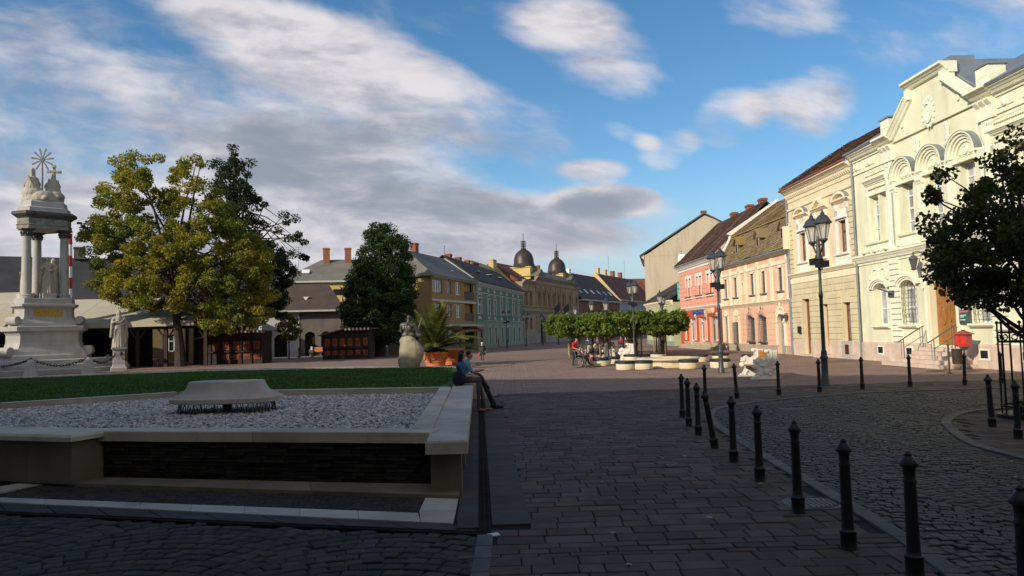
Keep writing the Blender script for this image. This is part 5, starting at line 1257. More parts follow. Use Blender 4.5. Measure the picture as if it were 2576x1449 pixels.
# ---- farther street houses
d, L = house2('red_brick_house', 'red brick house with steep dark roof and skylights beyond the palace', (14.6, 165.2), (27, 192))
wall(d, L, 8.9, [(u-.7, u+.7, 4.6, 6.8, 0) for u in np.arange(2.5, L-1, 3.6)], m_redbrick, 12., .3)
for u in np.arange(2.5, L-1, 3.6): window(d, u, 4.6, 1.4, 2.2, m_wingrey, m_glass, 2, (0., .6, 1.), .1, .2)
gable_roof(d, L, -.7, 8.9, 6., 15.6, m_droof, .1); strip(d, 'gutter', 0, L, [(0, 8.95), (.8, 8.95), (.8, 8.7), (0, 8.6)], m_gtrim)
for u in (3.5, 8, 12.5, 17, 21.5, 26):
    MB().box(-.5, .5, -.7, .7, 0, .08).xf(Matrix.Rotation(math.atan2(6.7, 6.7), 4, 'X')).build('skylight', m_glassl, d, (u, 1.1, 10.95))
chimney(d, 4., 6., 15., 1., .8, 1.8, m_white); chimney(d, 10., 6., 15., 1.2, .8, 1.6, m_white)
e, L = house2('red_roofed_grey_house', 'blue grey house with red tiled roof far down the street', (27.2, 192.2), (42, 224))
wall(e, L, 9.2, [(u-.7, u+.7, 5., 7.2, 0) for u in np.arange(2.5, L-1, 3.4)], m_bgrey, 12., .3)
for u in np.arange(2.5, L-1, 3.4): window(e, u, 5., 1.4, 2.2, m_winwhite, m_glass, 2, (0., .6, 1.), .12, .2)
gable_roof(e, L, -.7, 9.3, 6., 16.6, m_redroof, .1); strip(e, 'cornice', 0, L, corn(9.6, .7, .7), m_gtrim)
MB().rings([[(x, y, z) for y, z in ((-.7, 9.2), (6., 17.), (12.5, 9.2))] for x in (-.5, .1)]).build('party_wall', bpy.data.materials['cream_party_wall'], e)
for u in (2., 8., 15., 22.): chimney(e, u, 6.2, 15.6, 1.4, .9, 2.6, bpy.data.materials['cream_party_wall'] if u < 10 else None)
for u in (11., 26.): aerial(e, u, 6., 17., 5.)
f, L = house2('distant_end_house', 'distant mauve house with dark red mansard roof closing the street', (34, 236), (56, 240))
wall(f, L, 9., [(u-.8, u+.8, z, z+2.2, 0) for u in np.arange(2.5, L-1, 3.4) for z in (1.2, 5.4)], M('mauve_stucco', (.33, .27, .27), .85, .1, .8), 12., .3)
for u in np.arange(2.5, L-1, 3.4):
    for z in (1.2, 5.4): window(f, u, z, 1.6, 2.2, m_winwhite, m_glass, 2, (0., .6, 1.), .12, .2)
gable_roof(f, L, -.7, 9.1, 5., 18.0, m_redroof, .1)
for u in (6., 13.): MB().prism_y([(u-2, 9.5), (u+2, 9.5), (u, 13.)][::-1], -1.0, 3.).build('dormer', m_bgrey, f)
chimney(f, 14., 5., 17.4, 2., 1., 2., m_ycream)

# ---- left background
k, L = house2('yellow_hip_roofed_house', 'yellow house with grey hipped roof and two brick chimneys behind linden', (-33, 108.), (-11, 112.))
wall(k, L, 10.3, [(4.2, 4.9, 8.3, 9.0, 0), (7.2, 8.8, 8.2, 9.1, 0)], m_ycream, 12., .2); hiproof(k, L, 12., 10.35, 14.0, m_groof, .5, inset=5.2)
MB().box(4.25, 4.85, .1, .14, 8.3, 9.).build('window', m_dark, k); MB().box(7.2, 8.8, .1, .14, 8.2, 9.1).build('window', m_dark, k)
strip(k, 'eaves_board', -.4, L+.4, [(0, 10.35), (.52, 10.35), (.52, 10.1), (0, 10.1)], m_gtrim)
for x in (6.0, 9.2): chimney(k, x, 5.2, 13., .95, .8, 2.7)
MB().box(-.55, .55, -.5, .5, 0, .1).xf(Matrix.Rotation(.6, 4, 'X')).build('skylight', m_winwhite, k, (3.2, 1.8, 11.85))
aerial(k, 2.2, 2., 11.6, 4.)
q, L = house2('dark_roofed_arcade_house', 'low house with broad dark tiled roof behind the small market hut', (-25.6, 91.), (-20.9, 92.))
wall(q, L, 5.5, [(.5, 1.7, .0, 2.4, .5), (2.4, 3.6, .0, 2.4, .5)], m_dstucco, 11., .5)
MB().box(.5, 1.7, .45, .5, 0, 2.9).build('door', m_dark, q); MB().box(2.4, 3.6, .45, .5, 0, 2.9).build('door', m_dark, q)
mb = MB(); mb.poly([(-4.5, -.8, 5.45), (L+.6, -.8, 5.45), (L-1.6, 5., 9.0), (-4.5, 5., 9.0)]); mb.poly([(L+.6, -.8, 5.45), (L+.6, 11.8, 5.45), (L-1.6, 5., 9.0)]); mb.poly([(-4.5, 11.8, 5.45), (-4.5, 5, 9.), (L-1.6, 5, 9.), (L+.6, 11.8, 5.45)]); mb.poly([(-4.5, -.8, 5.45), (-4.5, 5., 9.0), (-4.5, 11.8, 5.45)]); mb.build('roof', m_droof, q)
strip(q, 'gutter', -4.5, L+.6, [(.75, 5.5), (.95, 5.5), (.95, 5.3), (.75, 5.3)], m_gtrim)
MB().poly([(-.3, 0, 0), (.3, 0, .0), (0, 0, -.5), ]).box(-.35, .35, 0, .5, -.05, .02).build('roof_vent', m_winwhite, q, (.6, 1.5, 7.2))
w_, L = house2('whitewashed_gate_house', 'whitewashed low house with arched gateway behind the dark kiosk', (-30.0, 90.2), (-25.7, 91.))
wall(w_, L, 5.4, [(1.4, 2.9, 0, 2.0, .7)], m_white2, 8., .5); MB().box(1.4, 2.9, .45, .5, 0, 2.7).build('gate', m_dark, w_)
r_, L = house2('long_dark_roofed_house', 'long grey house with high dark roof behind the monument', (-78, 70.), (-33, 98.))
wall(r_, L, 7.1, [(u-.6, u+.6, 3.9, 5.8, 0) for u in np.arange(3, L-2, 4.2)] + [(u-.6, u+.6, .9, 2.6, 0) for u in np.arange(3, L-2, 4.2)], m_dstucco, 12., .3)
for u in np.arange(3, L-2, 4.2):
    for z, hh in ((3.9, 1.9), (.9, 1.7)): window(r_, u, z, 1.2, hh, m_wingrey, m_glass, 2, (0., .6, 1.), .1, .2)
hiproof(r_, L, 12., 7.15, 12.8, m_slroof, .6, False, False); strip(r_, 'eaves_board', 0, L, [(0, 7.2), (.62, 7.2), (.62, 7.0), (0, 6.9)], m_dstucco)
chimney(r_, 33., 5.6, 12.6, 1.2, .8, 1.5, m_dstucco)
MB().box(-.5, .5, -.5, .5, 0, .1).xf(Matrix.Rotation(.75, 4, 'X')).build('skylight', m_glassl, r_, (35., 2., 9.6))
mm, L = house2('low_cream_house', 'low cream house glimpsed under the terrace canopy', (-47, 79.), (-29.8, 86.))
wall(mm, L, 4.6, [(u-.6, u+.6, 1.1, 3., 0) for u in (3., 6.5, 10., 13.5)], M('shade_dimmed_cream', (.22, .165, .07), .85), 6., .3); hiproof(mm, L, 6., 4.65, 6.4, m_droof, .3)  # cream darkened to put the canopy's shade into the wall colour
for u in (3., 6.5, 10., 13.5): window(mm, u, 1.1, 1.2, 1.9, m_winwhite, m_glass, 2, (0., .6, 1.), .1, .2)

# ---- terrace canopy
m_canvas = M('canopy_sheet', (.44, .395, .30), .8, .07, .5, .15, 6., .01, streak=.15)
m_cshade = M('canopy_shade_black', (.008, .008, .008), .25, .3, 1., 0, spec=.3)  # near-black colour painting in the darkness under the canopy roof
m_dwood = M('dark_timber', (.035, .022, .014), .75, .25, 4., .3, 30., .004)
cn = thing('terrace_canopy', 'long terrace canopy with pale sheet roof on dark timber posts', 'canopy', (-50.5, 65.2, 0), R(4))
for i in range(6):
    a0, b0 = 4.*i, 4.*(i+1)-.04
    if i < 5: MB().rings([[(x, -.6, 4.0), (x, 6.2, 6.45), (x, 13., 4.0), (x, 13., 3.95), (x, 6.2, 6.38), (x, -.6, 3.92)] for x in (a0, b0)]).build('roof_panel', m_canvas, cn)
mb = MB(); mb.poly([(20., -.6, 4.), (24.2, -.6, 4.0), (20., 6.2, 6.45)]); mb.poly([(24.2, -.6, 4.), (24.2, 13., 4.), (20., 6.2, 6.45)]); mb.poly([(24.2, 13., 4.), (20., 13., 4.), (20., 6.2, 6.45)]); mb.build('roof_panel', m_canvas, cn)
MB().box(-.1, 24.3, -.68, -.58, 3.55, 4.02).box(24.22, 24.32, -.58, 13., 3.55, 4.02).build('fascia', m_canvas, cn)
for x in (1., 4.6, 8.2, 11.8, 15.4, 17.6, 20., 23.4):
    MB().box(x-.14, x+.14, -.2, .08, 0, 3.6).build('post', m_dwood, cn); MB().box(x-.12, x+.12, 11.8, 12.1, 0, 3.6).build('post', m_dwood, cn)
    if x > 15:
        for s_ in (-1, 1): MB().tube([(x, -.05, 2.3), (x+s_*.8, -.05, 3.5)], .08, 6).build('brace', m_dwood, cn)
for x0, x1 in ((-.1, 4.4), (4.5, 8.), (8.1, 11.6), (11.7, 15.2)):
    MB().box(x0, x1, 2.4, 2.46, .0, 3.5).build('shade_sheet', m_cshade, cn)  # dark sheets between the posts stand in for shade under the roof
MB().box(15.3, 17.4, 3.6, 3.66, 0, 3.5).build('shade_sheet', m_cshade, cn); MB().box(20.6, 24., 5., 5.06, 0, 3.5).build('shade_sheet', m_cshade, cn)
MB().box(0, 24., -.2, .08, 3.3, 3.55).build('beam', m_dwood, cn)
for i in range(5):
    x = 2.+4.4*i
    tb = MB().lathe([(.45, .70), (.45, .74)], 14).lathe([(.04, 0), (.04, .7)], 6).lathe([(.25, 0), (.25, .03)], 10); tag(tb.build('cafe_table', m_dwood, None, (cn.location.x+x*math.cos(R(4))-2.2*math.sin(R(4)), cn.location.y+1.0, 0)), ['far left', 'second', 'middle', 'fourth', 'right end'][i]+' round dark cafe table under the terrace canopy', 'table', 'tables under the canopy')
cn2 = thing('small_canopy', 'small pale pitched canopy at the left edge behind the monument', 'canopy', (-46.5, 61.5, 0), R(4))
MB().rings([[(x, -1.5, 3.4), (x, 1.6, 5.0), (x, 5., 3.4), (x, 5., 3.3), (x, 1.6, 4.88), (x, -1.5, 3.3)] for x in (-6, 5.2)]).build('roof_panel', m_canvas, cn2)
MB().rings([[(x, -1.55, 5.6), (x, 1.6, 6.7), (x, 1.6, 6.58), (x, -1.55, 5.48)] for x in (3.2, 6.4)]).build('roof_panel', m_canvas, cn2)
for x in (-5.5, 0., 4.8): MB().box(x-.1, x+.1, -1.3, -1.1, 0, 3.4).build('post', m_dwood, cn2)
MB().box(4.7, 4.9, 1.4, 1.6, 3.3, 6.6).build('post', m_dwood, cn2)

# ---- market huts
m_hut = M('hut_boards', (.022, .013, .009), .7, .25, 3., .4, 20., .006)
m_hutp = M('orange_panel', (.24, .052, .012), .6, .2, 3., .2, 20., .004)
m_hutr = M('dark_red_panel', (.12, .022, .012), .6, .2, 3., .2, 20., .004)
m_shingle = M('hut_shingle', (.13, .095, .08), .85, .2, 3., .4, 12., .01, rv=.4)
def hut(label, p, w, rz, skip=0, flip=False):
    o = thing('market_hut', label, 'kiosk', p, rz, 'dark wooden market huts')
    MB().box(0, w, 0, 2.4, 0, 2.35).build('body', m_hut, o); MB().box(-.06, w+.06, -.16, -.02, 1.05, 1.17).build('counter', m_hut, o)
    n = 6
    for i in range(n):
        u = w*(i+.5)/n+.02; pw = w/n*.6
        if i >= skip:
            MB().box(u-pw/2, u+pw/2, -.05, .0, 1.28, 2.02).build('shutter', m_hutp, o); MB().box(u-pw/4, u+pw/4, -.08, -.05, 1.45, 1.85).build('shutter_panel', m_hutr, o)
            MB().box(u-pw/2, u+pw/2, -.05, 0, .4, .86).build('lower_panel', m_hutp, o); MB().box(u-pw/3, u+pw/3, -.075, -.05, .47, .79).build('lower_inset', m_hutr, o)
        else:
            MB().box(u-pw/2, u+pw/2, -.04, .0, 1.28, 2.02).build('shutter', m_hutr, o)
    for i in range(n+1): MB().box(w*i/n-.05, w*i/n+.05, -.1, 0, 0, 2.35).build('stile', m_hut, o)
    MB().prism_y([(-.05, 2.35), (w+.05, 2.35), (w+.05, 2.95), (w*.5, 2.95), ][::-1], 0, 2.4).build('gable', m_hut, o)
    MB().rings([[(x, y, z) for x, z in ((-.35, 2.30), (w*.5, 2.92), (w*.5, 3.02), (-.35, 2.40))] for y in (2.8, -.55)]).build('roof', m_shingle, o)
    r2 = MB().rings([[(x, y, z) for x, z in ((w*.5, 2.92), (w+.35, 2.88), (w+.35, 2.98), (w*.5, 3.02))] for y in (2.8, -.55)]).build('roof', m_shingle, o)
    k = 0; x = w*.5
    while x < w+.3:
        MB().rings([[(x+a, -.58, z) for a, z in ((0, 3.0), (.17, 3.0), (.17, 2.82), (.085, 2.74), (0, 2.82))], [(x+a, -.55, z) for a, z in ((0, 3.0), (.17, 3.0), (.17, 2.82), (.085, 2.74), (0, 2.82))]]).build('scallop', m_hutr if k % 2 else m_gtrim, r2); x += .185; k += 1
    return o
hut('wide dark wooden market hut with orange shutters under the yellow tree', (-28.4, 68.6, 0), 5.7, R(-3), 2)
k2 = hut('small dark wooden market hut with sloping roof and striped edge', (-18.5, 73.6, 0), 4.5, R(-2))
MB().ball((2.15, -.3, 1.32), .16, 10, 8).build('hanging_lamp', M('red_lamp', (.5, .06, .02), .3, .2, 3., 0), k2)

# ---- striped pole
pole = thing('striped_pole', 'tall red and white striped pole rising behind the monument', 'pole', (-44.6, 76., 0))
for i in range(12):
    z0, z1 = 13.4-(i+1)*1.12, 13.4-i*1.12; MB().lathe([(.21, z0), (.21, z1)], 12).build('stripe', M('pole_red', (.40, .02, .02), .5, .1) if i == 0 else (bpy.data.materials['pole_red'] if i % 2 == 0 else m_winwhite), pole)
# ================================================================== FIGURES (one continuous skin from many volumes)
class Body:
    def __init__(s): s.p = []                      # (kind, a, b, r0, r1, mat)
    def cap(s, a, b, r0, r1, m=0): s.p.append(('c', Vector(a), Vector(b), r0, r1, m)); return s
    def ell(s, c, r, m=0, rot=None): s.p.append(('e', Vector(c), rot or Matrix.Identity(3), Vector(r), 0, m)); return s
    def mesh(s, name, mats, voxel=.015, smooth=4):
        mb = MB()
        for k, a, b, r0, r1, m in s.p:
            if k == 'c':
                d = b-a; L = max(d.length, 1e-4); q = d.normalized() if d.length > 1e-5 else Vector((0, 0, 1))
                n = 10; ts = [(-math.cos(x)*1., math.sin(x)) for x in np.linspace(.12, math.pi/2, 4)]
                prof = [(r0*si, -r0*-c_*1.) for c_, si in ts]
                prof = [(r0*math.sin(x), -r0*math.cos(x)) for x in np.linspace(.1, math.pi/2, 4)] + [(r1*math.cos(x), L+r1*math.sin(x)) for x in np.linspace(0., math.pi/2-.1, 4)]
                T = Matrix.Translation(a) @ q.to_track_quat('Z', 'Y').to_matrix().to_4x4()
                mb.add(MB().lathe(prof, n), T)
            else: mb.add(MB().ball((0, 0, 0), tuple(r0), 12, 8), Matrix.Translation(a) @ b.to_4x4())
        me = mb.mesh(name, mats); ob = bpy.data.objects.new('tmp', me); col.objects.link(ob)
        md = ob.modifiers.new('r', 'REMESH'); md.mode = 'VOXEL'; md.voxel_size = voxel; md.use_smooth_shade = True
        sm_ = ob.modifiers.new('s', 'SMOOTH'); sm_.factor = .5; sm_.iterations = smooth
        out = bpy.data.meshes.new_from_object(ob.evaluated_get(bpy.context.evaluated_depsgraph_get())); bpy.data.objects.remove(ob); bpy.data.meshes.remove(me)
        out.name = name; out.materials.clear()
        for x in mats: out.materials.append(x)
        n = len(out.polygons); C = np.zeros(n*3, np.float32); out.polygons.foreach_get('center', C); C = C.reshape(-1, 3)
        best = np.full(n, 1e9); idx = np.zeros(n, np.int32)
        if len(mats) > 1:
            for k, a, b, r0, r1, m in s.p:
                if k == 'c':
                    A, D = np.array(a), np.array(b-a); L2 = max(float(D@D), 1e-8); tt = np.clip((C-A)@D/L2, 0, 1)
                    dd = np.linalg.norm(C-A-tt[:, None]*D, axis=1) - (r0+(r1-r0)*tt)
                else:
                    Q = (C-np.array(a)) @ np.array(b); rr = np.array(r0); dd = (np.linalg.norm(Q/rr, axis=1)-1)*rr.min()
                u = dd < best; best[u] = dd[u]; idx[u] = m
        out.polygons.foreach_set('material_index', idx); out.polygons.foreach_set('use_smooth', np.ones(n, bool)); out.update()
        return out
def V3(*a): return Vector(a)
def human(J, F=(0, -1), H=1.7, mats=(0, 1, 2, 3, 4), hair='short', slim=1., fingers=True, sleeve=1., b=None, female=False, robe=None):
    """J: joint positions pelvis, chest, head, elL, elR, haL, haR, knL, knR, anL, anR; F: way the face looks; mats: skin, top, trousers, shoes, hair"""
    sk, tp, tr, sh, hr = mats; b = b or Body(); k = H/1.7*slim
    f = V3(F[0], F[1], F[2] if len(F) > 2 else 0).normalized(); z = V3(0, 0, 1); r_ = f.cross(z).normalized()      # right hand side of the person
    _b = J.get('bf', (f.x, f.y)); bf = V3(_b[0], _b[1], 0).normalized(); br = bf.cross(z).normalized()
    P = {q: Vector(v) for q, v in J.items() if q not in ('bf',)}
    pel, ch, hd = P['pelvis'], P['chest'], P['head']
    sw = (.165 if female else .19)*H/1.7; hw = .095*H/1.7
    shL, shR = ch - br*sw + z*.02, ch + br*sw + z*.02; hiL, hiR = pel - br*hw, pel + br*hw
    mid = (pel*.55+ch*.45)
    b.cap(hiL, hiR, .105*k, .105*k, tr).cap(pel, mid, .125*k, (.105 if female else .125)*k, tp).cap(mid, ch, (.105 if female else .125)*k, .135*k, tp)
    b.cap(ch-br*.09, ch+br*.09, .115*k, .115*k, tp).cap(shL, shR, .062*k, .062*k, tp)
    if female: b.ell(ch+bf*.085-z*.06-br*.07, (.06, .06, .065), tp).ell(ch+bf*.085-z*.06+br*.07, (.06, .06, .065), tp)
    nk = hd - z*.10*k - f*.015
    b.cap(ch+z*.05, nk, .055*k, .048*k, sk)
    q = H/1.7
    Rm = Matrix((r_, -f, z)).transposed()
    b.ell(hd+z*.02, (.074*q, .092*q, .105*q), sk, Rm).ell(hd-z*.055*q+f*.022*q, (.052*q, .06*q, .055*q), sk, Rm)
    b.cap(hd+f*.088*q+z*.015*q, hd+f*.108*q-z*.018*q, .009*q, .014*q, sk)                     # nose
    b.ell(hd+f*.082*q-z*.052*q, (.024*q, .012*q, .008*q), sk, Rm)                            # mouth
    for s_ in (-1, 1):
        b.ell(hd+r_*.076*q*s_-z*.005, (.012*q, .022*q, .032*q), sk, Rm)                      # ears
        b.ell(hd+f*.080*q+r_*.03*q*s_+z*.018*q, (.012*q, .010*q, .007*q), hr, Rm)            # eyes and brows
    if hair == 'short': b.ell(hd+z*.045*q-f*.018*q, (.082*q, .095*q, .092*q), hr, Rm)
    if hair == 'long':
        b.ell(hd+z*.045*q-f*.02*q, (.085*q, .10*q, .095*q), hr, Rm)
        for s_ in (-1, 0, 1): b.cap(hd-f*.055*q+r_*.055*q*s_+z*.02, hd-f*.10*q+r_*.065*q*s_-z*.40*q, .058*q, .038*q, hr)
        for s_ in (-1, 1): b.cap(hd+f*.0*q+r_*.075*q*s_+z*.02, hd-f*.03*q+r_*.095*q*s_-z*.26*q, .03*q, .03*q, hr)
    if hair == 'tail':
        b.ell(hd+z*.045*q-f*.02*q, (.084*q, .098*q, .094*q), hr, Rm).cap(hd-f*.09*q, hd-f*.13*q-z*.22*q, .045*q, .02*q, hr)
    if hair == 'scarf': b.ell(hd+z*.03*q-f*.012*q, (.092*q, .10*q, .115*q), hr, Rm).cap(hd-z*.05-f*.03, hd-z*.12+f*.0, .08*q, .06*q, hr)
    for e, h_, s0 in ((P['elL'], P['haL'], shL), (P['elR'], P['haR'], shR)):
        b.cap(s0, e, .052*k, .043*k, tp)
        b.cap(e, h_, .042*k, .03*k, tp if sleeve >= 1 else sk)
        d = (h_-e).normalized(); pl = h_+d*.045*q; b.ell(pl, (.026*q, .026*q, .05*q), sk, d.to_track_quat('Z', 'Y').to_matrix())
        if fingers:
            sd = d.cross(z); sd = sd.normalized() if sd.length > .1 else br
            for i, l in enumerate((.062, .072, .068, .052)):
                o_ = sd*((i-1.5)*.017*q); k1 = pl+d*.03*q+o_; k2 = k1+d*l*.55*q-z*.006; b.cap(k1, k2, .0095*q, .009*q, sk).cap(k2, k2+d*l*.4*q-z*.018*q, .009*q, .0075*q, sk)
            b.cap(pl-sd*.026*q-d*.015, pl-sd*.05*q+d*.03*q, .012*q, .009*q, sk)
    if robe is None:
        for hp, kn, an in ((hiL, P['knL'], P['anL']), (hiR, P['knR'], P['anR'])):
            b.cap(hp, kn, .088*k, .062*k, tr).cap(kn, an, .060*k, .042*k, tr)
            toe = P.get('toeL' if hp is hiL else 'toeR', an+bf*.17*q-z*.035); b.cap(an-z*.035, toe, .042*q, .034*q, sh).cap(an-z*.04-bf*.04, an-z*.035, .036*q, .04*q, sh)
    return b
def standing(H=1.7, F=(0, -1), armL=(-.28, .05, .95), armR=None, **kw):
    """upright pose in a frame with the person at the origin looking along F"""
    f = V3(F[0], F[1], 0).normalized(); r_ = f.cross(V3(0, 0, 1)); q = H/1.7
    def at(x, y, z_): return (r_*x + f*y + V3(0, 0, z_))*q
    J = dict(pelvis=at(0, 0, .93), chest=at(0, .01, 1.33), head=at(0, .04, 1.585), elL=at(-.25, -.02, 1.10), elR=at(.25, -.02, 1.10), haL=at(-.27, .08, .88), haR=at(.27, .08, .88),
             knL=at(-.10, .03, .50), knR=at(.10, .03, .50), anL=at(-.10, -.01, .09), anR=at(.11, -.01, .09))
    return J, at

m_stone = M('statue_stone', (.46, .42, .33), .85, .15, 2.5, .5, 14., .03, streak=.3, c2=(.38, .34, .26))
m_marble = M('monument_stone', (.41, .39, .355), .8, .1, 1.2, .25, 20., .01, streak=.3, speck=.1)
m_gold = M('gilt_panel', (.42, .27, .05), .45, .4, 9., .7, 14., .03, metal=.4)
def saint(H=2.2, F=(0, -1), lean=0., seed=0, arm=1):
    """robed figure"""
    rr = random.Random(seed); J, at = standing(H, F)
    J['elR'] = at(.30, .10, 1.12); J['haR'] = at(.10, .26, 1.22) if arm else at(.22, .2, 1.05); J['elL'] = at(-.30, .05, 1.1); J['haL'] = at(-.12, .24, 1.05)
    b = human(J, F, H, (0, 0, 0, 0, 0), 'long', 1.12, False, robe=1); q = H/1.7
    for i in range(14):
        a = i/14*6.283; x, y = math.cos(a), math.sin(a); z1 = rr.uniform(.95, 1.3)
        b.cap(at(x*.12, y*.10, z1), at(x*rr.uniform(.22, .29), y*rr.uniform(.2, .26), .03), .06*q, .055*q)
    b.cap(at(0, 0, .9), at(0, 0, .05), .18*q, .24*q)
    for i in range(5): b.cap(at(-.22+.05*i, .12, 1.35-.05*i), at(.22, .16, .75-.12*i), .035*q, .03*q)
    for s_ in (-1, 1): b.cap(at(s_*.26, .02, 1.25), at(s_*.34, .05, .5), .07*q, .05*q)
    return b

# ================================================================== MONUMENT
mo = thing('trinity_monument', 'tall pale stone monument with three columns carrying a sculpted group and gilt sunburst', 'monument', (-39.0, 62.6, 0), R(47)); mo.scale = (.98, .98, 1.09)
for i, (r_, z) in enumerate(((6.6, .32), (5.9, .64), (5.2, .95))):
    MB().lathe([(r_, z-.34), (r_+.06, z-.06), (r_+.06, z-.03), (r_, z)], 24, sm=False).build('step', m_marble, mo)
def tri(Rc, c):
    P = []
    for a in (-150, -30, 90):
        d = (math.cos(R(a)), math.sin(R(a))); t_ = (-d[1], d[0]); P += [(d[0]*Rc-t_[0]*c, d[1]*Rc-t_[1]*c), (d[0]*Rc+t_[0]*c, d[1]*Rc+t_[1]*c)]
    return P
def trilev(levels, name, mat, parent): return MB().rings([[(x, y, z) for x, y in tri(Rc, c)] for Rc, c, z in levels]).build(name, mat, parent)
trilev([(3.55, .85, .95), (3.55, .85, 1.25), (3.42, .82, 1.35), (3.3, .8, 1.55), (3.0, .75, 1.9), (2.88, .72, 2.2), (2.85, .72, 2.75), (2.95, .74, 2.95), (3.2, .8, 3.05), (3.25, .82, 3.08), (3.28, .83, 3.38), (3.2, .8, 3.42)], 'lower_pedestal', m_marble, mo)
trilev([(2.75, .62, 3.42), (2.7, .6, 3.62), (2.42, .55, 3.9), (2.3, .52, 4.2), (2.28, .52, 4.7), (2.42, .56, 4.82), (2.6, .62, 4.9), (2.6, .62, 5.06), (2.35, .55, 5.1), (2.3, .52, 5.5), (2.25, .5, 5.52)], 'upper_pedestal', m_marble, mo)
for a in (-150, -30, 90):
    d = Vector((math.cos(R(a)), math.sin(R(a)), 0))
    for zc, rr_, Rr in ((3.85, .32, 2.85), (1.55, .38, 3.5)):
        MB().lathe([(rr_*.3, -.5), (rr_, -.48), (rr_, .48), (rr_*.3, .5)], 14).xf(Matrix.Translation(d*Rr+V3(0, 0, zc)) @ Matrix.Rotation(R(a), 4, 'Z') @ Matrix.Rotation(R(90), 4, 'X')).build('volute', m_marble, mo)
for i, a in enumerate((-90, 30, 150)):
    T = Matrix.Rotation(R(a+90), 4, 'Z')
    MB().box(-1.05, 1.05, -1.62, -1.3, 3.95, 4.68).xf(T).build('gilt_panel', m_gold, mo)
    MB().box(-1.6, 1.6, -1.86, -1.5, 1.75, 2.65).xf(T).build('inscription_panel', m_marble, mo)
# columns on the three corners
for a in (-150, -30, 90):
    x, y = 1.62*math.cos(R(a)), 1.62*math.sin(R(a))
    MB().lathe([(.50, 0), (.50, .12), (.44, .15), (.48, .24), (.38, .32), (.37, .4), (.36, 2.), (.315, 4.55), (.34, 4.58), (.34, 4.64)], 20, (x, y), z=5.52).build('column', m_marble, mo)
    cp = MB().lathe([(.32, 0), (.36, .15), (.34, .2), (.44, .42), (.46, .5)], 12, (x, y), z=10.14)
    for k in range(8): q = k*math.pi/4; cp.ball((x+.40*math.cos(q), y+.40*math.sin(q), 10.42), (.1, .1, .12), 6, 5); cp.ball((x+.36*math.cos(q+.4), y+.36*math.sin(q+.4), 10.26), (.08, .08, .1), 6, 5)
    cp.box(x-.5, x+.5, y-.5, y+.5, 10.62, 10.72); cp.build('capital', M('dark_stone', (.10, .095, .09), .85, .3, 3., .4, 15., .02) if 'dark_stone' not in bpy.data.materials else bpy.data.materials['dark_stone'], mo)
m_dstone = bpy.data.materials['dark_stone']; m_stain = M('stained_stone', (.24, .225, .20), .85, .3, 2., .4, 15., .02, streak=.5)
trilev([(2.05, .60, 10.72), (2.05, .60, 11.0), (2.12, .62, 11.02), (2.0, .58, 11.08), (2.0, .58, 11.5)], 'architrave', m_stain, mo)
trilev([(2.0, .58, 11.5), (2.1, .62, 11.58), (2.25, .68, 11.68), (2.35, .72, 11.74), (2.42, .74, 11.8), (2.42, .74, 11.98), (2.3, .7, 12.02)], 'cornice', m_dstone, mo)
for i, a in enumerate((-90, 30, 150)):
    T = Matrix.Rotation(R(a+90), 4, 'Z'); mb = MB()
    for k in range(4): 
        for j in range(7): u = -1.2+k*.6+j*.10; mb.ball((u, -1.2, 11.42-.14*math.sin(math.pi*j/6)), (.09, .07, .08), 6, 4)
    mb.xf(T).build('garland', m_dstone, mo)
trilev([(1.95, .6, 12.02), (1.95, .6, 12.35), (1.75, .55, 12.42), (1.7, .5, 12.8), (1.5, .45, 12.95)], 'group_base', m_marble, mo)
# top group: two seated robed figures on cloud
tb = Body(); tb.ell((0, 0, 13.0), (1.45, 1.2, .55)).ell((-.6, .1, 13.5), (.8, .8, .5)).ell((.75, -.1, 13.35), (.7, .8, .45)).ell((0, -.6, 13.2), (.9, .5, .5))
for i in range(26):
    a = random.random()*6.28; tb.ell((1.25*math.cos(a)*random.uniform(.5, 1.1), 1.05*math.sin(a)*random.uniform(.5, 1.1), 13.0+random.random()*.5), (.25, .25, .2))
for x, hh_, fx in ((-.70, 1.0, -.25), (.66, .93, .35)):
    q = hh_; p0 = V3(x, -.05, 13.75); J2 = dict(pelvis=p0, chest=p0+V3(0, .02, .80*q), head=p0+V3(fx*.12, .10, 1.36*q), elL=p0+V3(-.52, .15, .42*q), elR=p0+V3(.52, .15, .42*q), haL=p0+V3(-.42, .55, .3), haR=p0+V3(.42, .55, .45), knL=p0+V3(-.3, .7, .1), knR=p0+V3(.3, .7, .1), anL=p0+V3(-.3, .8, -.7), anR=p0+V3(.3, .8, -.7))
    human(J2, (fx, 1), 2.75*q, (0, 0, 0, 0, 0), 'long', 1.05, False, b=tb)
    c0 = J2['chest']
    for i in range(16):
        a = i/16*6.28+.2; tb.cap(c0+V3(.30*math.cos(a), .2*math.sin(a), -.05+.08*math.sin(3*a)), p0+V3(.62*math.cos(a), .5*math.sin(a), -.55), .085, .075)
    tb.cap(c0-V3(0, 0, .25), p0, .24, .40)
    for k_ in range(4): tb.cap(c0+V3(-.36+.1*k_, -.2, .12-.1*k_), p0+V3(.1+.16*k_, -.46, -.3), .06, .05)
me = tb.mesh('figure_group', [m_stone], .04, 1); fg_ = inst('figure_group', me, mo, (0, 0, -1.3)); fg_.scale = (1.12, 1.12, 1.1)
cr = MB(); cr.box(-.09, .09, -.09, .09, 0, 1.75).box(-.38, .38, -.08, .08, 1.25, 1.43); 
for p_ in ((0, 1.78), (-.42, 1.34), (.42, 1.34)): cr.box(p_[0]-.13, p_[0]+.13, -.1, .1, p_[1]-.1, p_[1]+.1)
cr.build('cross', m_stone, mo, (.85, .1, 14.1), R(-30))
sb = MB().tube([(0, 0, 0), (0, 0, 3.2)], .06, 8); 
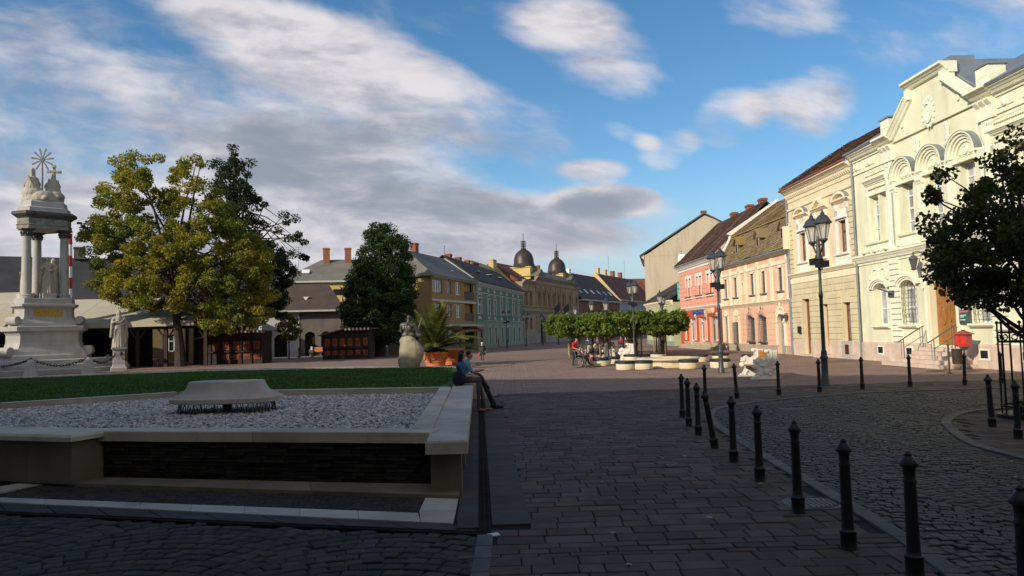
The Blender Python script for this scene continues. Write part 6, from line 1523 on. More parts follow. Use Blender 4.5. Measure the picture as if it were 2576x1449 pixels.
for k in range(11):
    a = k*2*math.pi/11+.12; q0, q1 = V3(math.cos(a)*.14, 0, 3.25+math.sin(a)*.14), V3(math.cos(a)*.86, 0, 3.25+math.sin(a)*.86); n_ = V3(-math.sin(a), 0, math.cos(a))
    sb.rings([[tuple(q0+n_*.035+V3(0, y, 0)), tuple(q0-n_*.035+V3(0, y, 0)), tuple(q1-n_*.07+V3(0, y, 0)), tuple(q1+V3(math.cos(a)*.06, y, math.sin(a)*.06)), tuple(q1+n_*.07+V3(0, y, 0))] for y in (-.025, .025)])
sb.rings([[(.15*math.cos(a), y, 3.25+.15*math.sin(a)) for a in np.linspace(0, 6.28, 13)[:-1]] for y in (-.05, .05)])
sb.build('sunburst', M('dull_gilt', (.12, .115, .11), .5, .2, 4., 0, metal=.4), mo, (-.15, -.3, 12.95), R(-40))
# figures between the columns
for i, (x, y, h_, fx, fy) in enumerate(((.15, -.95, 2.75, -.5, -1.), (.75, -.1, 2.75, .6, -1.), (-1.15, .55, 2.3, -1., -.3))):
    me = saint(h_, (fx, fy), seed=i+1, arm=i != 1).mesh('figure', [m_stone], .035, 2); inst('figure', me, mo, (x, y, 5.9))
    MB().box(x-.5, x+.5, y-.5, y+.5, 5.5, 5.92).build('figure_base', m_marble, mo)
# floodlights on the cornice
for x in (2.2, 2.5): MB().box(x, x+.3, -1.6, -1.3, 11.0 if x > 2.3 else 11.3, 11.25 if x > 2.3 else 11.45).build('floodlight', m_metal, mo)
# outer ring: small saint, guard stones, chain
s1 = thing('saint_statue', 'pale stone saint standing on a square pedestal right of monument', 'statue', (-31.3, 60.0, 0), R(30))
MB().rings([[(x*k, y*k, z) for x, y in ((-.5, -.5), (.5, -.5), (.5, .5), (-.5, .5))] for k, z in ((1.1, 0), (1.1, .25), (.95, .32), (.82, .5), (.8, 1.6), (1.0, 1.72), (1.05, 1.85))]).build('pedestal', m_marble, s1)
inst('figure', saint(2.95, (.15, -1), seed=9).mesh('figure', [m_stone], .035, 2), s1, (0, 0, 1.82))
MB().ball((.15, -.46, 1.35), .13, 8, 6).build('bracket', m_metal, s1)
ringp = []
for i, (p_, lab) in enumerate(((G(78, 946), 'tapered guard stone in front of monument steps, left one'), (G(223, 940), 'tapered guard stone at the right corner of the monument steps'), (G(272, 925), 'tapered guard stone half behind the saint pedestal'), (G(-90, 944), 'tapered guard stone by the left end of the monument steps'))):
    gs = thing('guard_stone', lab, 'guard stone', (p_.x, p_.y, 0), .3*i, 'guard stones round the monument')
    MB().lathe([(.48, 0), (.46, .1), (.36, .7), (.30, .95), (.22, 1.12), (.1, 1.2)], 10, sm=False).build('stone', m_marble, gs); MB().ball((0, 0, 1.22), .09, 8, 6).build('ring', m_metal, gs); ringp.append(V3(p_.x, p_.y, 1.22))
ch = thing('guard_chain', 'heavy dark chain sagging between the guard stones', 'chain', (0, 0, 0))
lk_ = MB().rings([[(.11*math.cos(a)*1.3+.03*math.cos(a)*math.cos(b_)*1.3, .07*math.sin(a)+.03*math.sin(a)*math.cos(b_), .03*math.sin(b_)) for b_ in np.linspace(0, 6.28, 6)[:-1]] for a in np.linspace(0, 6.28, 11)], cap=False).mesh('link', m_metal)
for A_, B_ in ((ringp[3], ringp[0]), (ringp[0], ringp[1]), (ringp[1], V3(s1.location.x, s1.location.y-.4, 1.35))):
    n_ = int((B_-A_).length/.2)
    for i in range(n_):
        f_ = (i+.5)/n_; p_ = A_.lerp(B_, f_)-V3(0, 0, .55*4*f_*(1-f_)); d = (B_-A_).normalized(); d.z = -.55*4*(1-2*f_)/(B_-A_).length
        o = inst('link', lk_, ch, p_); o.rotation_euler = (d.to_track_quat('X', 'Z').to_matrix() @ Matrix.Rotation(R(90)*(i % 2), 3, 'X')).to_euler()

# ================================================================== SCULPTURE ON BOULDER, POTS
m_rock = M('boulder', (.30, .255, .175), .9, .2, 1.6, .7, 8., .05, streak=.1)
m_bronze = M('dark_bronze', (.075, .068, .058), .5, .3, 3., .3, 14., .02, metal=.35, c2=(.13, .12, .105))
rk = thing('musician_sculpture', 'bronze figure seen from behind seated on a big pale boulder', 'sculpture', (*G(1031, 929, .15)[:2], .12), R(-8))
rb = Body(); rb.cap((0, 0, .45), (-.05, 0, 1.5), .66, .50).ell((.12, 0, .95), (.75, .6, .85)).ell((-.12, .05, .5), (.62, .6, .6)).ell((-.1, 0, 1.7), (.52, .42, .35)).ell((.35, -.1, .7), (.4, .5, .6)).cap((0, 0, .05), (0, 0, .4), .5, .6)
me = rb.mesh('boulder', [m_rock], .06, 3)
for v in me.vertices:
    v.co += Vector((math.sin(v.co.z*5+v.co.x*3), math.cos(v.co.z*4.3+v.co.y*4), math.sin(v.co.x*6))) * .022
inst('boulder', me, rk)
hb = Body(); z0 = 1.90
hb.cap((-.22, 0, z0+.12), (.16, 0, z0+.12), .22, .20).cap((-.08, .02, z0+.15), (-.10, .04, z0+.62), .24, .25).cap((-.30, .05, z0+.70), (.14, .06, z0+.68), .20, .19)
hb.cap((-.42, .06, z0+.74), (.26, .07, z0+.72), .135, .13).cap((-.09, .08, z0+.85), (-.05, .13, z0+1.02), .10, .085).ell((-.03, .16, z0+1.16), (.125, .15, .17)).cap((-.03, .3, z0+1.13), (-.01, .34, z0+1.09), .03, .03)
hb.cap((-.46, .06, z0+.72), (-.50, .12, z0+.36), .115, .095).cap((-.50, .12, z0+.36), (-.22, .36, z0+.26), .09, .07)
hb.cap((.30, .08, z0+.70), (.46, .16, z0+.30), .11, .09).cap((.46, .16, z0+.30), (.60, .30, z0+.72), .085, .065).ell((.63, .31, z0+.82), (.06, .06, .09))
hb.cap((.38, .20, z0+.12), (.70, .24, z0+1.02), .07, .045).ell((.35, .22, z0+.14), (.24, .12, .22)).ell((.72, .24, z0+1.06), (.08, .05, .07))
hb.cap((.10, .05, z0+.10), (.58, .22, z0+.10), .15, .12).cap((.58, .22, z0+.10), (.30, .42, z0-.22), .11, .09).cap((-.15, .1, z0+.1), (-.35, .5, z0+.12), .15, .12)
for s_ in (-1, 1): hb.ell((-.09+s_*.15, -.16, z0+.55), (.13, .07, .17))
hb.cap((-.09, -.2, z0+.2), (-.09, -.17, z0+.8), .045, .05)
inst('bronze_figure', hb.mesh('bronze_figure', [m_bronze], .022, 2), rk)

m_terra = M('terracotta', (.55, .17, .065), .85, .12, 2., .3, 14., .01, streak=.1)
def pot(label, p, k=1., swag=True):
    o = thing('terracotta_pot', label, 'pot', p, R(-5), 'large terracotta pots')
    MB().lathe([(.62*k, 0), (.62*k, .04*k), (.66*k, .28*k), (.70*k, .30*k), (.70*k, .36*k), (.68*k, .38*k), (.80*k, .80*k), (.84*k, .82*k), (.87*k, .86*k), (.87*k, .95*k), (.80*k, .97*k), (.76*k, .86*k), (.1, .84*k)], 40).build('pot_body', m_terra, o)
    if swag:
        mb = MB()
        for c_ in range(6):
            for j in range(9):
                a = -math.pi/2+c_*math.pi/3+(j-4)*.085; zz = .74-.26*(1-((j-4)/4)**2); mb.ball((math.cos(a)*(.70+.11*zz)*k, math.sin(a)*(.70+.11*zz)*k, zz*k), .045*k, 6, 5)
        mb.build('swag', m_terra, o)
    return o
pp = G(1096, 922)
pot('wide terracotta pot with garland, holding the palm', (pp.x, pp.y, 0.), 1.02)
p2 = G(1133, 919); pot('second terracotta pot half hidden behind the palm pot', (p2.x, p2.y+1.4, 0.), 1.08, False)
m_palm = leafmat('palm_leaf', (.06, .105, .018), (.19, .18, .035), .35, .9); m_under = leafmat('ivy_leaf', (.018, .05, .012), (.035, .075, .016), .25, 2.)
pa = thing('palm', 'bushy date palm with arching fronds in terracotta pot', 'palm', (pp.x, pp.y, .86))
MB().lathe([(.22, -.1), (.30, .1), (.34, .35), (.22, .62), (.05, .7)], 14).build('trunk', M('palm_trunk', (.12, .065, .03), .9, .3, 6., .8, 18., .04), pa)
for i in range(46):
    a = i*2.399+random.gauss(0, .15); el_ = R(random.choice((74, 62, 52, 42, 30, 20))) if i > 5 else R(80)
    L_ = random.uniform(2.6, 3.6); pts = []; p_ = V3(0, 0, .35); d = V3(math.cos(a)*math.cos(el_), math.sin(a)*math.cos(el_), math.sin(el_)); N_ = 16; rise = random.uniform(.055, .10)
    for s_ in range(N_+1): pts.append(p_.copy()); p_ += d*(L_/N_); d = (d-V3(0, 0, rise*(s_/N_+.35))).normalized()
    sidev = d.cross(V3(0, 0, 1)).normalized(); Q = []
    for s_ in range(2, N_+1):
        c_ = pts[s_]; dd = (pts[min(s_+1, N_)]-pts[s_-1]).normalized(); sd_ = dd.cross(V3(0, 0, 1)); sd_ = sd_.normalized() if sd_.length > .05 else sidev
        for sub in (0, .33, .66):
            cc = c_.lerp(pts[s_-1], sub); ll = .66*math.sin(math.pi*(.12+.85*(s_-sub)/N_))+.08
            for g_ in (-1, 1):
                tip = cc+sd_*g_*ll*.8+dd*ll*.55-V3(0, 0, ll*random.uniform(.15, .4)); w_ = dd*.042
                Q.append([cc-w_, cc+w_, tip])
    fr = quads('frond', np.array([[tuple(v) for v in q_] for q_ in Q]), m_palm, pa, n=3)
    MB().tube([tuple(v) for v in pts], [.03*(1-.8*k/N_)+.006 for k in range(N_+1)], 5).build('rib', m_palm, fr)
n_ = 900; a = rng.uniform(0, 6.28, n_); rr_ = .8*np.sqrt(rng.random(n_)); c_ = np.stack([rr_*np.cos(a), rr_*np.sin(a), .05+.28*rng.random(n_)*(1.1-rr_)], -1); d1 = rng.normal(0, .07, (n_, 3)); d2 = rng.normal(0, .07, (n_, 3))
quads('underplanting', np.stack([c_-d1, c_+d2, c_+d1, c_-d2], 1), m_under, pa)
# ================================================================== STREET FURNITURE
m_bol = M('bollard_iron', (.014, .013, .013), .5, .25, 9., .2, 50., .003, metal=.2, spec=.5)
bol_mesh = MB().lathe([(.095, -.03), (.095, .02), (.088, .03), (.088, .17), (.094, .18), (.094, .205), (.075, .22), (.066, .26), (.058, .86), (.066, .865), (.066, .89), (.058, .90), (.058, .97), (.064, .985), (.064, 1.0), (.090, 1.012), (.090, 1.035), (.085, 1.05), (.062, 1.075), (.04, 1.10), (.034, 1.105), (.036, 1.125), (.02, 1.145), (.004, 1.15)], 20).xf(Matrix.Diagonal((.82, .82, .915, 1.))).mesh('bollard', m_bol)
BL = [(3.31, 5.05, 0, 0, 'nearest bollard, cut by the right edge'), (3.30, 6.45, 0, 0, 'black iron bollard second nearest, foot at picture bottom'), (3.11, 7.27, 0, 0, 'black iron bollard beside the row of blue grey stones'), (3.18, 8.72, 0, 0, 'black iron bollard next to the round manhole cover'),
      (3.33, 10.52, 0, 0, 'black iron bollard with a lifted paver at its foot'), (3.40, 11.99, 0, 0, 'upright bollard just nearer than the leaning one'), (3.48, 13.38, -7.5, 3, 'black iron bollard leaning to the left'), (3.59, 15.03, 0, 0, 'bollard just beyond the leaning one'),
      (3.73, 16.44, 0, 0, 'front bollard of the close pair at the lane bend'), (3.95, 18.03, 0, 0, 'rear bollard of the close pair at the lane bend'), (5.47, 21.87, 0, 0, 'bollard at the far corner where the kerb turns'), (6.51, 22.31, -2.5, 0, 'slightly tilted bollard left of the near carved bench'),
      (7.99, 23.04, 0, 0, 'bollard in front of the right end of carved bench'), (9.44, 23.57, 0, 0, 'bollard just left of the tallest lamp post'), (11.08, 24.25, 0, 0, 'bollard before the joint of ochre and pale green houses'), (12.79, 24.61, 0, 0, 'bollard in front of the pale green house steps'),
      (14.56, 24.61, 1.5, 0, 'bollard in front of the litter bin'), (9.34, 14.96, -1.5, 0, 'left bollard on the traffic island'), (8.80, 13.39, 0, 0, 'right bollard on the traffic island'), (15.97, 24.95, 0, 0, 'bollard seen behind the iron tree guard')]
for x, y, t1, t2, lab in BL:
    o = tag(inst('bollard', bol_mesh, None, (x, y, 0)), lab, 'bollard', 'iron bollards along the lane'); o.rotation_euler = (R(t2), R(t1*1.25), random.random()*6 if not t1 else 0.)

m_lamp = M('lamp_iron', (.050, .058, .066), .5, .2, 6., .2, 40., .003, metal=.2, spec=.5)
def thinglass(name, c, a):
    m = bpy.data.materials.new(name); m.use_nodes = True; t = m.node_tree; b = pr(t); o = next(n for n in t.nodes if n.type == 'OUTPUT_MATERIAL')
    b.inputs['Base Color'].default_value = (*c, 1); b.inputs['Roughness'].default_value = .12
    tr = t.nodes.new('ShaderNodeBsdfTransparent'); mx = t.nodes.new('ShaderNodeMixShader'); mx.inputs[0].default_value = a
    t.links.new(tr.outputs[0], mx.inputs[1]); t.links.new(b.outputs[0], mx.inputs[2]); t.links.new(mx.outputs[0], o.inputs[0]); return m
m_lglass = thinglass('lantern_glass', (.62, .58, .48), .42)
def lantern_meshes():
    fr = MB().lathe([(.06, -.16), (.10, -.10), (.16, -.06), (.17, 0), (.15, .02)], 6, sm=False)
    for k in range(6):
        a = k*math.pi/3; fr.tube([(.14*math.cos(a), .14*math.sin(a), .0), (.27*math.cos(a), .27*math.sin(a), .62)], .014, 4)
    fr.lathe([(.27, .60), (.29, .62), (.35, .63), (.36, .67), (.30, .74), (.20, .92), (.09, 1.0), (.07, 1.03), (.09, 1.05), (.05, 1.09), (.03, 1.18), (.01, 1.22)], 6, sm=False)
    gl = MB().rings([[(r_*math.cos(k*math.pi/3), r_*math.sin(k*math.pi/3), z) for k in range(6)] for r_, z in ((.138, .01), (.262, .61))], cap=False)
    bu = MB().lathe([(.03, .02), (.05, .15), (.05, .4), (.02, .5)], 8)
    T_ = Matrix.Scale(.84, 4); return fr.xf(T_).mesh('lantern', m_lamp), gl.xf(T_).mesh('lantern_glass', m_lglass), bu.xf(T_).mesh('bulb', m_winwhite)
LM = lantern_meshes()
def lamp_post_mesh(h):
    return MB().lathe([(.20, 0), (.20, .06), (.17, .10), (.175, .22), (.15, .26), (.135, .75), (.14, .9), (.165, .95), (.165, 1.0), (.13, 1.04), (.12, 1.12), (.13, 1.16), (.09, 1.24), (.085, 1.3), (.075, h*.62), (.095, h*.63), (.095, h*.65), (.065, h*.67), (.055, h-.05), (.09, h), (.05, h+.05)], 14).xf(Matrix.Diagonal((.8, .8, 1., 1.))).mesh('post', m_lamp)
PM = {}
def lamp(label, p, h, heads, rz=0., flood=False, lift=0.):
    o = thing('street_lamp', label, 'street lamp', (p[0], p[1], 0), rz, 'old-style iron street lamps')
    if h not in PM: PM[h] = lamp_post_mesh(h)
    inst('post', PM[h], o)
    off = [0.] if heads == 1 else [-.42, .42]
    if heads == 2:
        a_ = MB()
        for s_ in (-1, 1): a_.tube([(0, 0, h-.35), (s_*.2, 0, h-.25), (s_*.38, 0, h-.02), (s_*.42, 0, h+.08)], .035, 6); a_.tube([(s_*.06, 0, h-.1), (s_*.2, 0, h-.02), (s_*.42, 0, h+.0)], .02, 5)
        a_.lathe([(.11, h-.5), (.13, h-.42), (.08, h-.3), (.06, h+.1), (.02, h+.3)], 10); a_.build('arms', m_lamp, o)
    for x in off:
        l_ = inst('lantern', LM[0], o, (x, 0, h+.14)); inst('glass', LM[1], l_); inst('bulb', LM[2], l_)
    if flood:
        fl = MB().box(-.42, -.02, -.16, .16, h-.80, h-.58).box(.02, .42, -.16, .16, h-.68, h-.46).tube([(0, 0, h-.9), (-.2, 0, h-.85), (-.22, 0, h-.7)], .025, 5); fl.build('floodlights', m_bol, o)
    return o
def Gp(x, y): p = G(x, y); return (p.x, p.y)
lamp('tallest double lamp post in front of the ochre house', Gp(2077, 972), 4.85, 2, R(93), True)
lamp('double lamp post in front of the peach pink house', Gp(1815, 938), 4.65, 2, R(99), True)
lamp('double lamp post standing right among the clipped plane trees', Gp(1597, 902), 4.55, 2, R(106), True)
lamp('single lamp post left among the clipped plane trees', Gp(1529, 901), 3.45, 1)
lamp('lamp post with cameras in front of the salmon shop', Gp(1670, 895), 3.9, 2, R(60), True)
lamp('lamp rising behind the clipped planes in front of red brick house', (6.9, 66.), 3.7, 1)
lamp('lamp rising behind the clipped planes near the palace corner', (6.3, 76.), 3.6, 1)
lamp('lamp before the left end of the sage green house', (-4.3, 103.), 3.7, 1)
lamp('double lamp before the middle of the sage green house', (-.9, 106.), 4.2, 2, R(15), True)
lamp('lamp before the left bay of the domed palace', (1.9, 112.), 4.0, 2, R(30))
lamp('lamp before the gate of the domed palace', (4.4, 114.), 3.7, 1)
lamp('lamp before the right wing of the domed palace', (6.9, 116.), 3.7, 1)
lamp('double lamp behind the small market hut beside the linden', (-18.3, 82.), 4.1, 2, R(10))
lamp('slim lamp at the white house behind the young yellow tree', (-23.8, 84.), 3.6, 1)

# ---- round seats and basin
m_drum = M('drum_stone', (.62, .52, .36), .85, .1, 2., .3, 25., .006, rv=.06, streak=.15); m_ring = M('dark_rubber_ring', (.022, .022, .024), .6, .2, 4., .2, 30., .004)
drum_s = MB().lathe([(.46, 0), (.49, .03), (.50, .30), (.48, .33), (.1, .33)], 28).mesh('drum', m_drum); drum_c = MB().lathe([(.47, .325), (.515, .34), (.525, .40), (.515, .465), (.47, .48), (.40, .47), (.05, .465)], 28).mesh('cushion', m_ring)
DR = [(1512, 921, 'round stone seat under the two sitting women'), (1541, 917, 'round stone seat just right of the sitting women'), (1575, 931, 'front round seat left of centre by the low basin'), (1620, 930, 'front round seat touching the left side of the low basin'),
      (1590, 910, 'rear round seat left of the low basin'), (1656, 903, 'round seat behind the low basin, only cushion showing'), (1735, 928, 'front round seat before the right side of the low basin'), (1762, 911, 'rear round seat at the right end of the low basin'),
      (1815, 908, 'rear round seat behind the double lamp post'), (1814, 926, 'front round seat beside the double lamp post'), (1892, 912, 'round seat half hidden behind the near carved bench')]
DP = []
for x, y, lab in DR:
    p = G(x, y); o = thing('round_seat', lab, 'seat', (p.x, p.y+.2, 0), random.random()*6, 'round stone seats round the low basin'); inst('drum', drum_s, o); inst('cushion', drum_c, o); DP.append((p.x, p.y+.2))
p = G(1697, 925)
fo = thing('low_round_basin', 'low round cream stone basin ringed by round seats', 'basin', (p.x, p.y+1.7, 0))
MB().lathe([(1.85, 0), (1.85, .10), (1.6, .11), (1.6, .16), (.2, .16)], 40, sm=False).build('base_step', m_drum, fo)
MB().lathe([(1.50, .15), (1.50, .34), (1.53, .35), (1.72, .38), (1.74, .40), (1.74, .47), (1.70, .49), (1.3, .49), (1.28, .44), (.1, .42)], 40).build('bowl', m_drum, fo)
for k in range(16): a = k*math.pi/8; MB().box(-.004, .004, -.01, .01, .17, .33).xf(Matrix.Translation((1.5*math.cos(a), 1.5*math.sin(a), 0)) @ Matrix.Rotation(a+math.pi/2, 4, 'Z')).build('joint', m_joint, fo)

# ---- carved benches with winged lions
m_carve = M('carved_white_stone', (.70, .66, .57), .8, .08, 3., .3, 20., .01, streak=.15); m_bwood = M('bench_wood', (.42, .17, .035), .5, .15, 3., .3, 30., .004)
SIL = [(450, 1230), (455, 1190), (540, 1140), (600, 1050), (640, 950), (585, 850), (555, 760), (590, 700), (572, 640), (615, 575), (650, 525), (720, 510), (780, 560), (830, 600), (900, 570), (980, 490), (1020, 400), (1045, 380), (970, 370), (945, 320), (980, 280), (1040, 268), (1110, 285), (1170, 305), (1300, 300), (1305, 700), (1330, 1150), (1330, 1230)]
SIL = [((x-450)*.00122, (1230-y)*.00122) for x, y in SIL]
def end_mesh():
    sl = SIL[::-1]; mb = MB(); n = len(sl); cx, cz = .55, .5
    ins = [(x+(cx-x)*.03, z+(cz-z)*.03) for x, z in sl]
    mb.rings([[(x, y, z) for x, z in P] for P, y in ((ins, .10), (sl, .075), (sl, -.075), (ins, -.10))])
    for s_ in (-1, 1):
        y = s_*.095
        for cx_, cz_, r_ in ((.56, .29, .13), (.56, .29, .07), (.63, 1.10, .07), (.20, .70, .09), (.155, .745, .05), (.14, .66, .045), (.14, .5, .10), (.78, .33, .06), (.86, .42, .05), (.72, .18, .06), (.90, .25, .05), (.30, .22, .07), (.24, .10, .08), (.10, .07, .06)):
            mb.ball((cx_, y, cz_), (r_, .045, r_), 10, 6)
        for k in range(6): mb.tube([(.24+.05*k, y*1.0, .62-.045*k), (.40+.055*k, y*1.12, .52+.0*k), (.52+.05*k, y*1.05, .66+.03*k), (.60+.05*k, y, .95-.01*k)], [.018, .03, .026, .012], 6)
        mb.tube([(.80, y, .1), (.80, y*1.1, 1.1)], .02, 6); mb.tube([(.99, y, .06), (1.0, y, 1.1)], .02, 6)
    mb.box(-.02, 1.10, -.13, .13, 0, .06)
    return mb.mesh('carved_end', m_carve)
EM = end_mesh()
def carved_bench(label, p, rz, L=1.75):
    """local x: front to back, y: along the bench"""
    o = thing('carved_bench', label, 'bench', (p[0], p[1], 0), rz, 'white benches with winged lion ends')
    for y in (0, L): inst('carved_end', EM, o, (0, y, 0))
    for k in range(4): MB().box(.20+.14*k, .32+.14*k, .08, L-.08, .47-.012*k, .51-.012*k).build('seat_plank', m_bwood, o)
    for k in range(4): MB().box(.76+.025*k, .80+.025*k, .08, L-.08, .58+.13*k, .70+.13*k).build('back_plank', m_bwood, o)
    MB().box(.25, .7, .1, L-.1, .36, .42).build('seat_rail', m_metal, o)
    return o
pb = G(1893, 955); carved_bench('near white carved bench in front of the peach pink house', (pb.x, pb.y+.1), R(-3), 2.0)
carved_bench('white carved bench behind the round seats, under the clipped planes', (6.95, 50.5), R(-6))
carved_bench('white carved bench behind the two sitting women', (6.75, 58.6), R(-6)); carved_bench('white carved bench partly hidden behind the man in red', (5.6, 67.), R(-8))
carved_bench('far white carved bench left of the small market hut', (-21.0, 84.), R(85), 1.7)

# ---- red box on iron foot, litter bin, tree guard
mb_ = thing('red_post_box', 'red two-door box on an ornate iron foot before the house', 'post box', (19.35, 32.6, 0), R(-78)); mb_.scale = (.82, .82, .92)
m_red = M('post_red', (.56, .035, .022), .45, .1, 3., .1, 30., .002); m_redd = M('post_red_roof', (.33, .07, .05), .55, .1, 3., .1, 30., .002)
MB().box(-.36, .36, -.2, .2, 1.05, 1.62).build('cabinet', m_redd, mb_)
for s_ in (-1, 1): d = MB().box(s_*.175-.155, s_*.175+.155, -.225, -.2, 1.09, 1.58).build('door', m_red, mb_); MB().ball((s_*.05, -.24, 1.33), .018, 6, 5).build('knob', m_metal, d)
MB().rings([[(x*k, y*k2, z) for x, y in ((-.45, -.29), (.45, -.29), (.45, .29), (-.45, .29))] for k, k2, z in ((1., 1., 1.62), (1., 1., 1.65), (.2, .2, 1.80), (.12, .15, 1.84))]).build('roof', m_redd, mb_)
MB().lathe([(.22, 0), (.24, .05), (.20, .22), (.12, .3), (.07, .38), (.06, .85), (.09, .9), (.2, 1.0), (.24, 1.05)], 12).build('foot', m_iron2, mb_)
pb = G(2389, 939); bn = thing('litter_bin', 'brown metal litter bin hanging from a post by the steps', 'litter bin', (pb.x, pb.y, 0), R(-20))
m_bin = M('bin_brown', (.06, .045, .035), .6, .3, 4., .2, 30., .003, metal=.2)
MB().tube([(0, 0, 0), (0, 0, 1.12)], .035, 8).lathe([(.10, 0), (.10, .03)], 10).ball((0, 0, 1.14), .05, 8, 6).build('post', m_bin, bn)
MB().lathe([(.16, .36), (.18, .40), (.20, .95), (.205, .97), (.19, .97), (.16, .5)], 18, (.30, 0)).build('bucket', m_bin, bn); MB().tube([(0, 0, .85), (.12, 0, .85)], .02, 6).build('bracket', m_bin, bn)
TG = (10.95, 16.2)
tg = thing('tree_guard', 'tall iron railing guard round the tree at right', 'tree guard', (TG[0], TG[1], 0))
for k in range(16):
    a = k*2*math.pi/16; x, y = .52*math.cos(a), .52*math.sin(a); MB().tube([(x, y, 0), (x, y, 2.02)], .016, 6).ball((x, y, 2.05), .035, 8, 6).build('bar', m_bol, tg)
for z in (.25, 1.62, 1.82): MB().rings([[(r_*math.cos(a), r_*math.sin(a), zz) for a in np.linspace(0, 2*math.pi, 33)[:-1]] for r_, zz in ((.51, z), (.53, z), (.53, z+.035), (.51, z+.035), (.51, z))], cap=False).build('hoop', m_bol, tg)
mb = MB()
for k in range(16): a = (k+.5)*2*math.pi/16; mb.tube([(.52*math.cos(a)+.06*math.cos(q)*-math.sin(a), .52*math.sin(a)+.06*math.cos(q)*math.cos(a), 1.73+.06*math.sin(q)) for q in np.linspace(0, 6.28, 9)], .010, 4)
mb.build('scrolls', m_bol, tg)
MB().lathe([(.62, 0), (.62, .10), (.5, .12)], 24, sm=False).build('foot_ring', m_bol, tg)

# ---- cafe beyond the clipped planes
m_par = M('parasol_cream', (.60, .47, .32), .8, .1, 1., 0); m_parr = M('parasol_brown', (.05, .03, .025), .8, .1, 1., 0)
for i, (x, y, m_, lab) in enumerate(((8.9, 88., m_par, 'cream cafe parasol left under the clipped planes'), (11.0, 90., m_par, 'cream cafe parasol in the middle under the clipped planes'), (13.1, 86., m_parr, 'dark cafe parasol right under the clipped planes'), (10.1, 94., m_par, 'rear cream cafe parasol beyond the carved bench'))):
    o = thing('parasol', lab, 'parasol', (x, y, 0), 0., 'cafe parasols'); MB().tube([(0, 0, 0), (0, 0, 2.5)], .03, 6).build('pole', m_iron2, o)
    MB().rings([[(r_*math.cos(a), r_*math.sin(a), z) for a in np.linspace(0, 2*math.pi, 9)[:-1]] for r_, z in ((1.35, 1.72), (1.35, 1.9), (.7, 2.2), (.05, 2.5))], cap=False).build('canopy', m_, o)
bd = thing('menu_board', 'white menu board on a stand in front of the cafe', 'sign', (12.6, 82., 0)); MB().box(-.55, .55, -.02, .02, 1.0, 1.75).build('panel', m_winwhite, bd); MB().box(-.5, -.44, -.02, .02, 0, 1.).box(.44, .5, -.02, .02, 0, 1.).build('stand', m_iron2, bd)
# red and ochre waste stand far left of the bronze
ws = thing('ochre_playground_rail', 'small ochre and red stand under the linden tree', 'stand', (-10.1, 84., 0)); MB().lathe([(.12, 0), (.30, 1.2)], 10).build('cone', M('ochre_paint', (.45, .28, .08), .6), ws)
fb = MB().box(-.5, -.4, -.05, .05, 1.2, 2.1).box(.4, .5, -.05, .05, 1.2, 2.1).box(-.5, .5, -.05, .05, 1.2, 1.3).box(-.5, .5, -.05, .05, 2.0, 2.1); fb.build('frame', m_red, ws)
wl_ = thing('low_garden_wall', 'low grey wall with capping beyond the linden tree', 'wall', (-14.6, 86., 0), R(8)); MB().box(0, 4.4, 0, .3, 0, 1.35).build('wall', m_dstucco, wl_); MB().box(-.1, 4.5, -.08, .38, 1.35, 1.48).build('capping', m_gtrim, wl_)
hy = thing('small_post', 'small pale blue post on the paving under the linden', 'post', (*Gp(975, 893), 0)); MB().lathe([(.12, 0), (.10, .1), (.09, .8), (.16, .85), (.16, .95), (.05, 1.1)], 10).build('post_body', m_bgrey, hy)
# ================================================================== TREES
m_bark = M('bark', (.042, .032, .024), .9, .3, 3., .8, 12., .03); m_barkp = M('plane_bark', (.20, .17, .11), .85, .35, 3., .6, 10., .02)  # plain bark darkened to paint in shade on the big plane's trunk
def leaves(name, C, size, mat, parent, droop=.3, n_out=None, aspect=.8):
    """a leaf blade (two triangles folded) at every centre"""
    k = len(C); C = np.asarray(C)
    s_ = size*rng.uniform(.65, 1.3, k)[:, None]
    d = rng.normal(0, 1, (k, 3)); d[:, 2] -= droop; d /= np.linalg.norm(d, axis=1)[:, None]
    u = rng.normal(0, 1, (k, 3)); u -= (u*d).sum(1)[:, None]*d; u /= np.linalg.norm(u, axis=1)[:, None]
    nrm = np.cross(d, u)
    V = np.stack([C-d*s_*.5, C+u*s_*aspect*.5+nrm*s_*.1, C+d*s_*.5, C-u*s_*aspect*.5+nrm*s_*.1], 1)
    return quads(name, V, mat, parent)
def branchy(trunk_top, P, ends, r0, mat, parent, base, rb):
    """trunk and limbs: a trunk tube from base plus limbs to the clump centres"""
    mb = MB(); b = Vector(base); t_ = Vector(trunk_top)
    pts = [b.lerp(t_, i/6)+V3(random.gauss(0, .03), random.gauss(0, .03), 0)*(0 if i == 0 else 1) for i in range(7)]
    mb.tube(pts, [rb*(1.25 if i == 0 else 1-.5*i/6) for i in range(7)], 9)
    tr = mb.build('trunk', mat, parent)
    for e in ends:
        e = Vector(e); f_ = random.uniform(.35, .95); s0 = b.lerp(t_, f_); mid = s0.lerp(e, .5)+V3(0, 0, (e-s0).length*.10)
        r_ = r0*(1.1-f_*.6)
        MB().tube([s0, s0.lerp(mid, .5)+V3(random.gauss(0, .08), random.gauss(0, .08), 0), mid, mid.lerp(e, .55)+V3(random.gauss(0, .1), random.gauss(0, .1), .05), e], [r_, r_*.8, r_*.6, r_*.4, r_*.15], 6).build('limb', mat, tr)
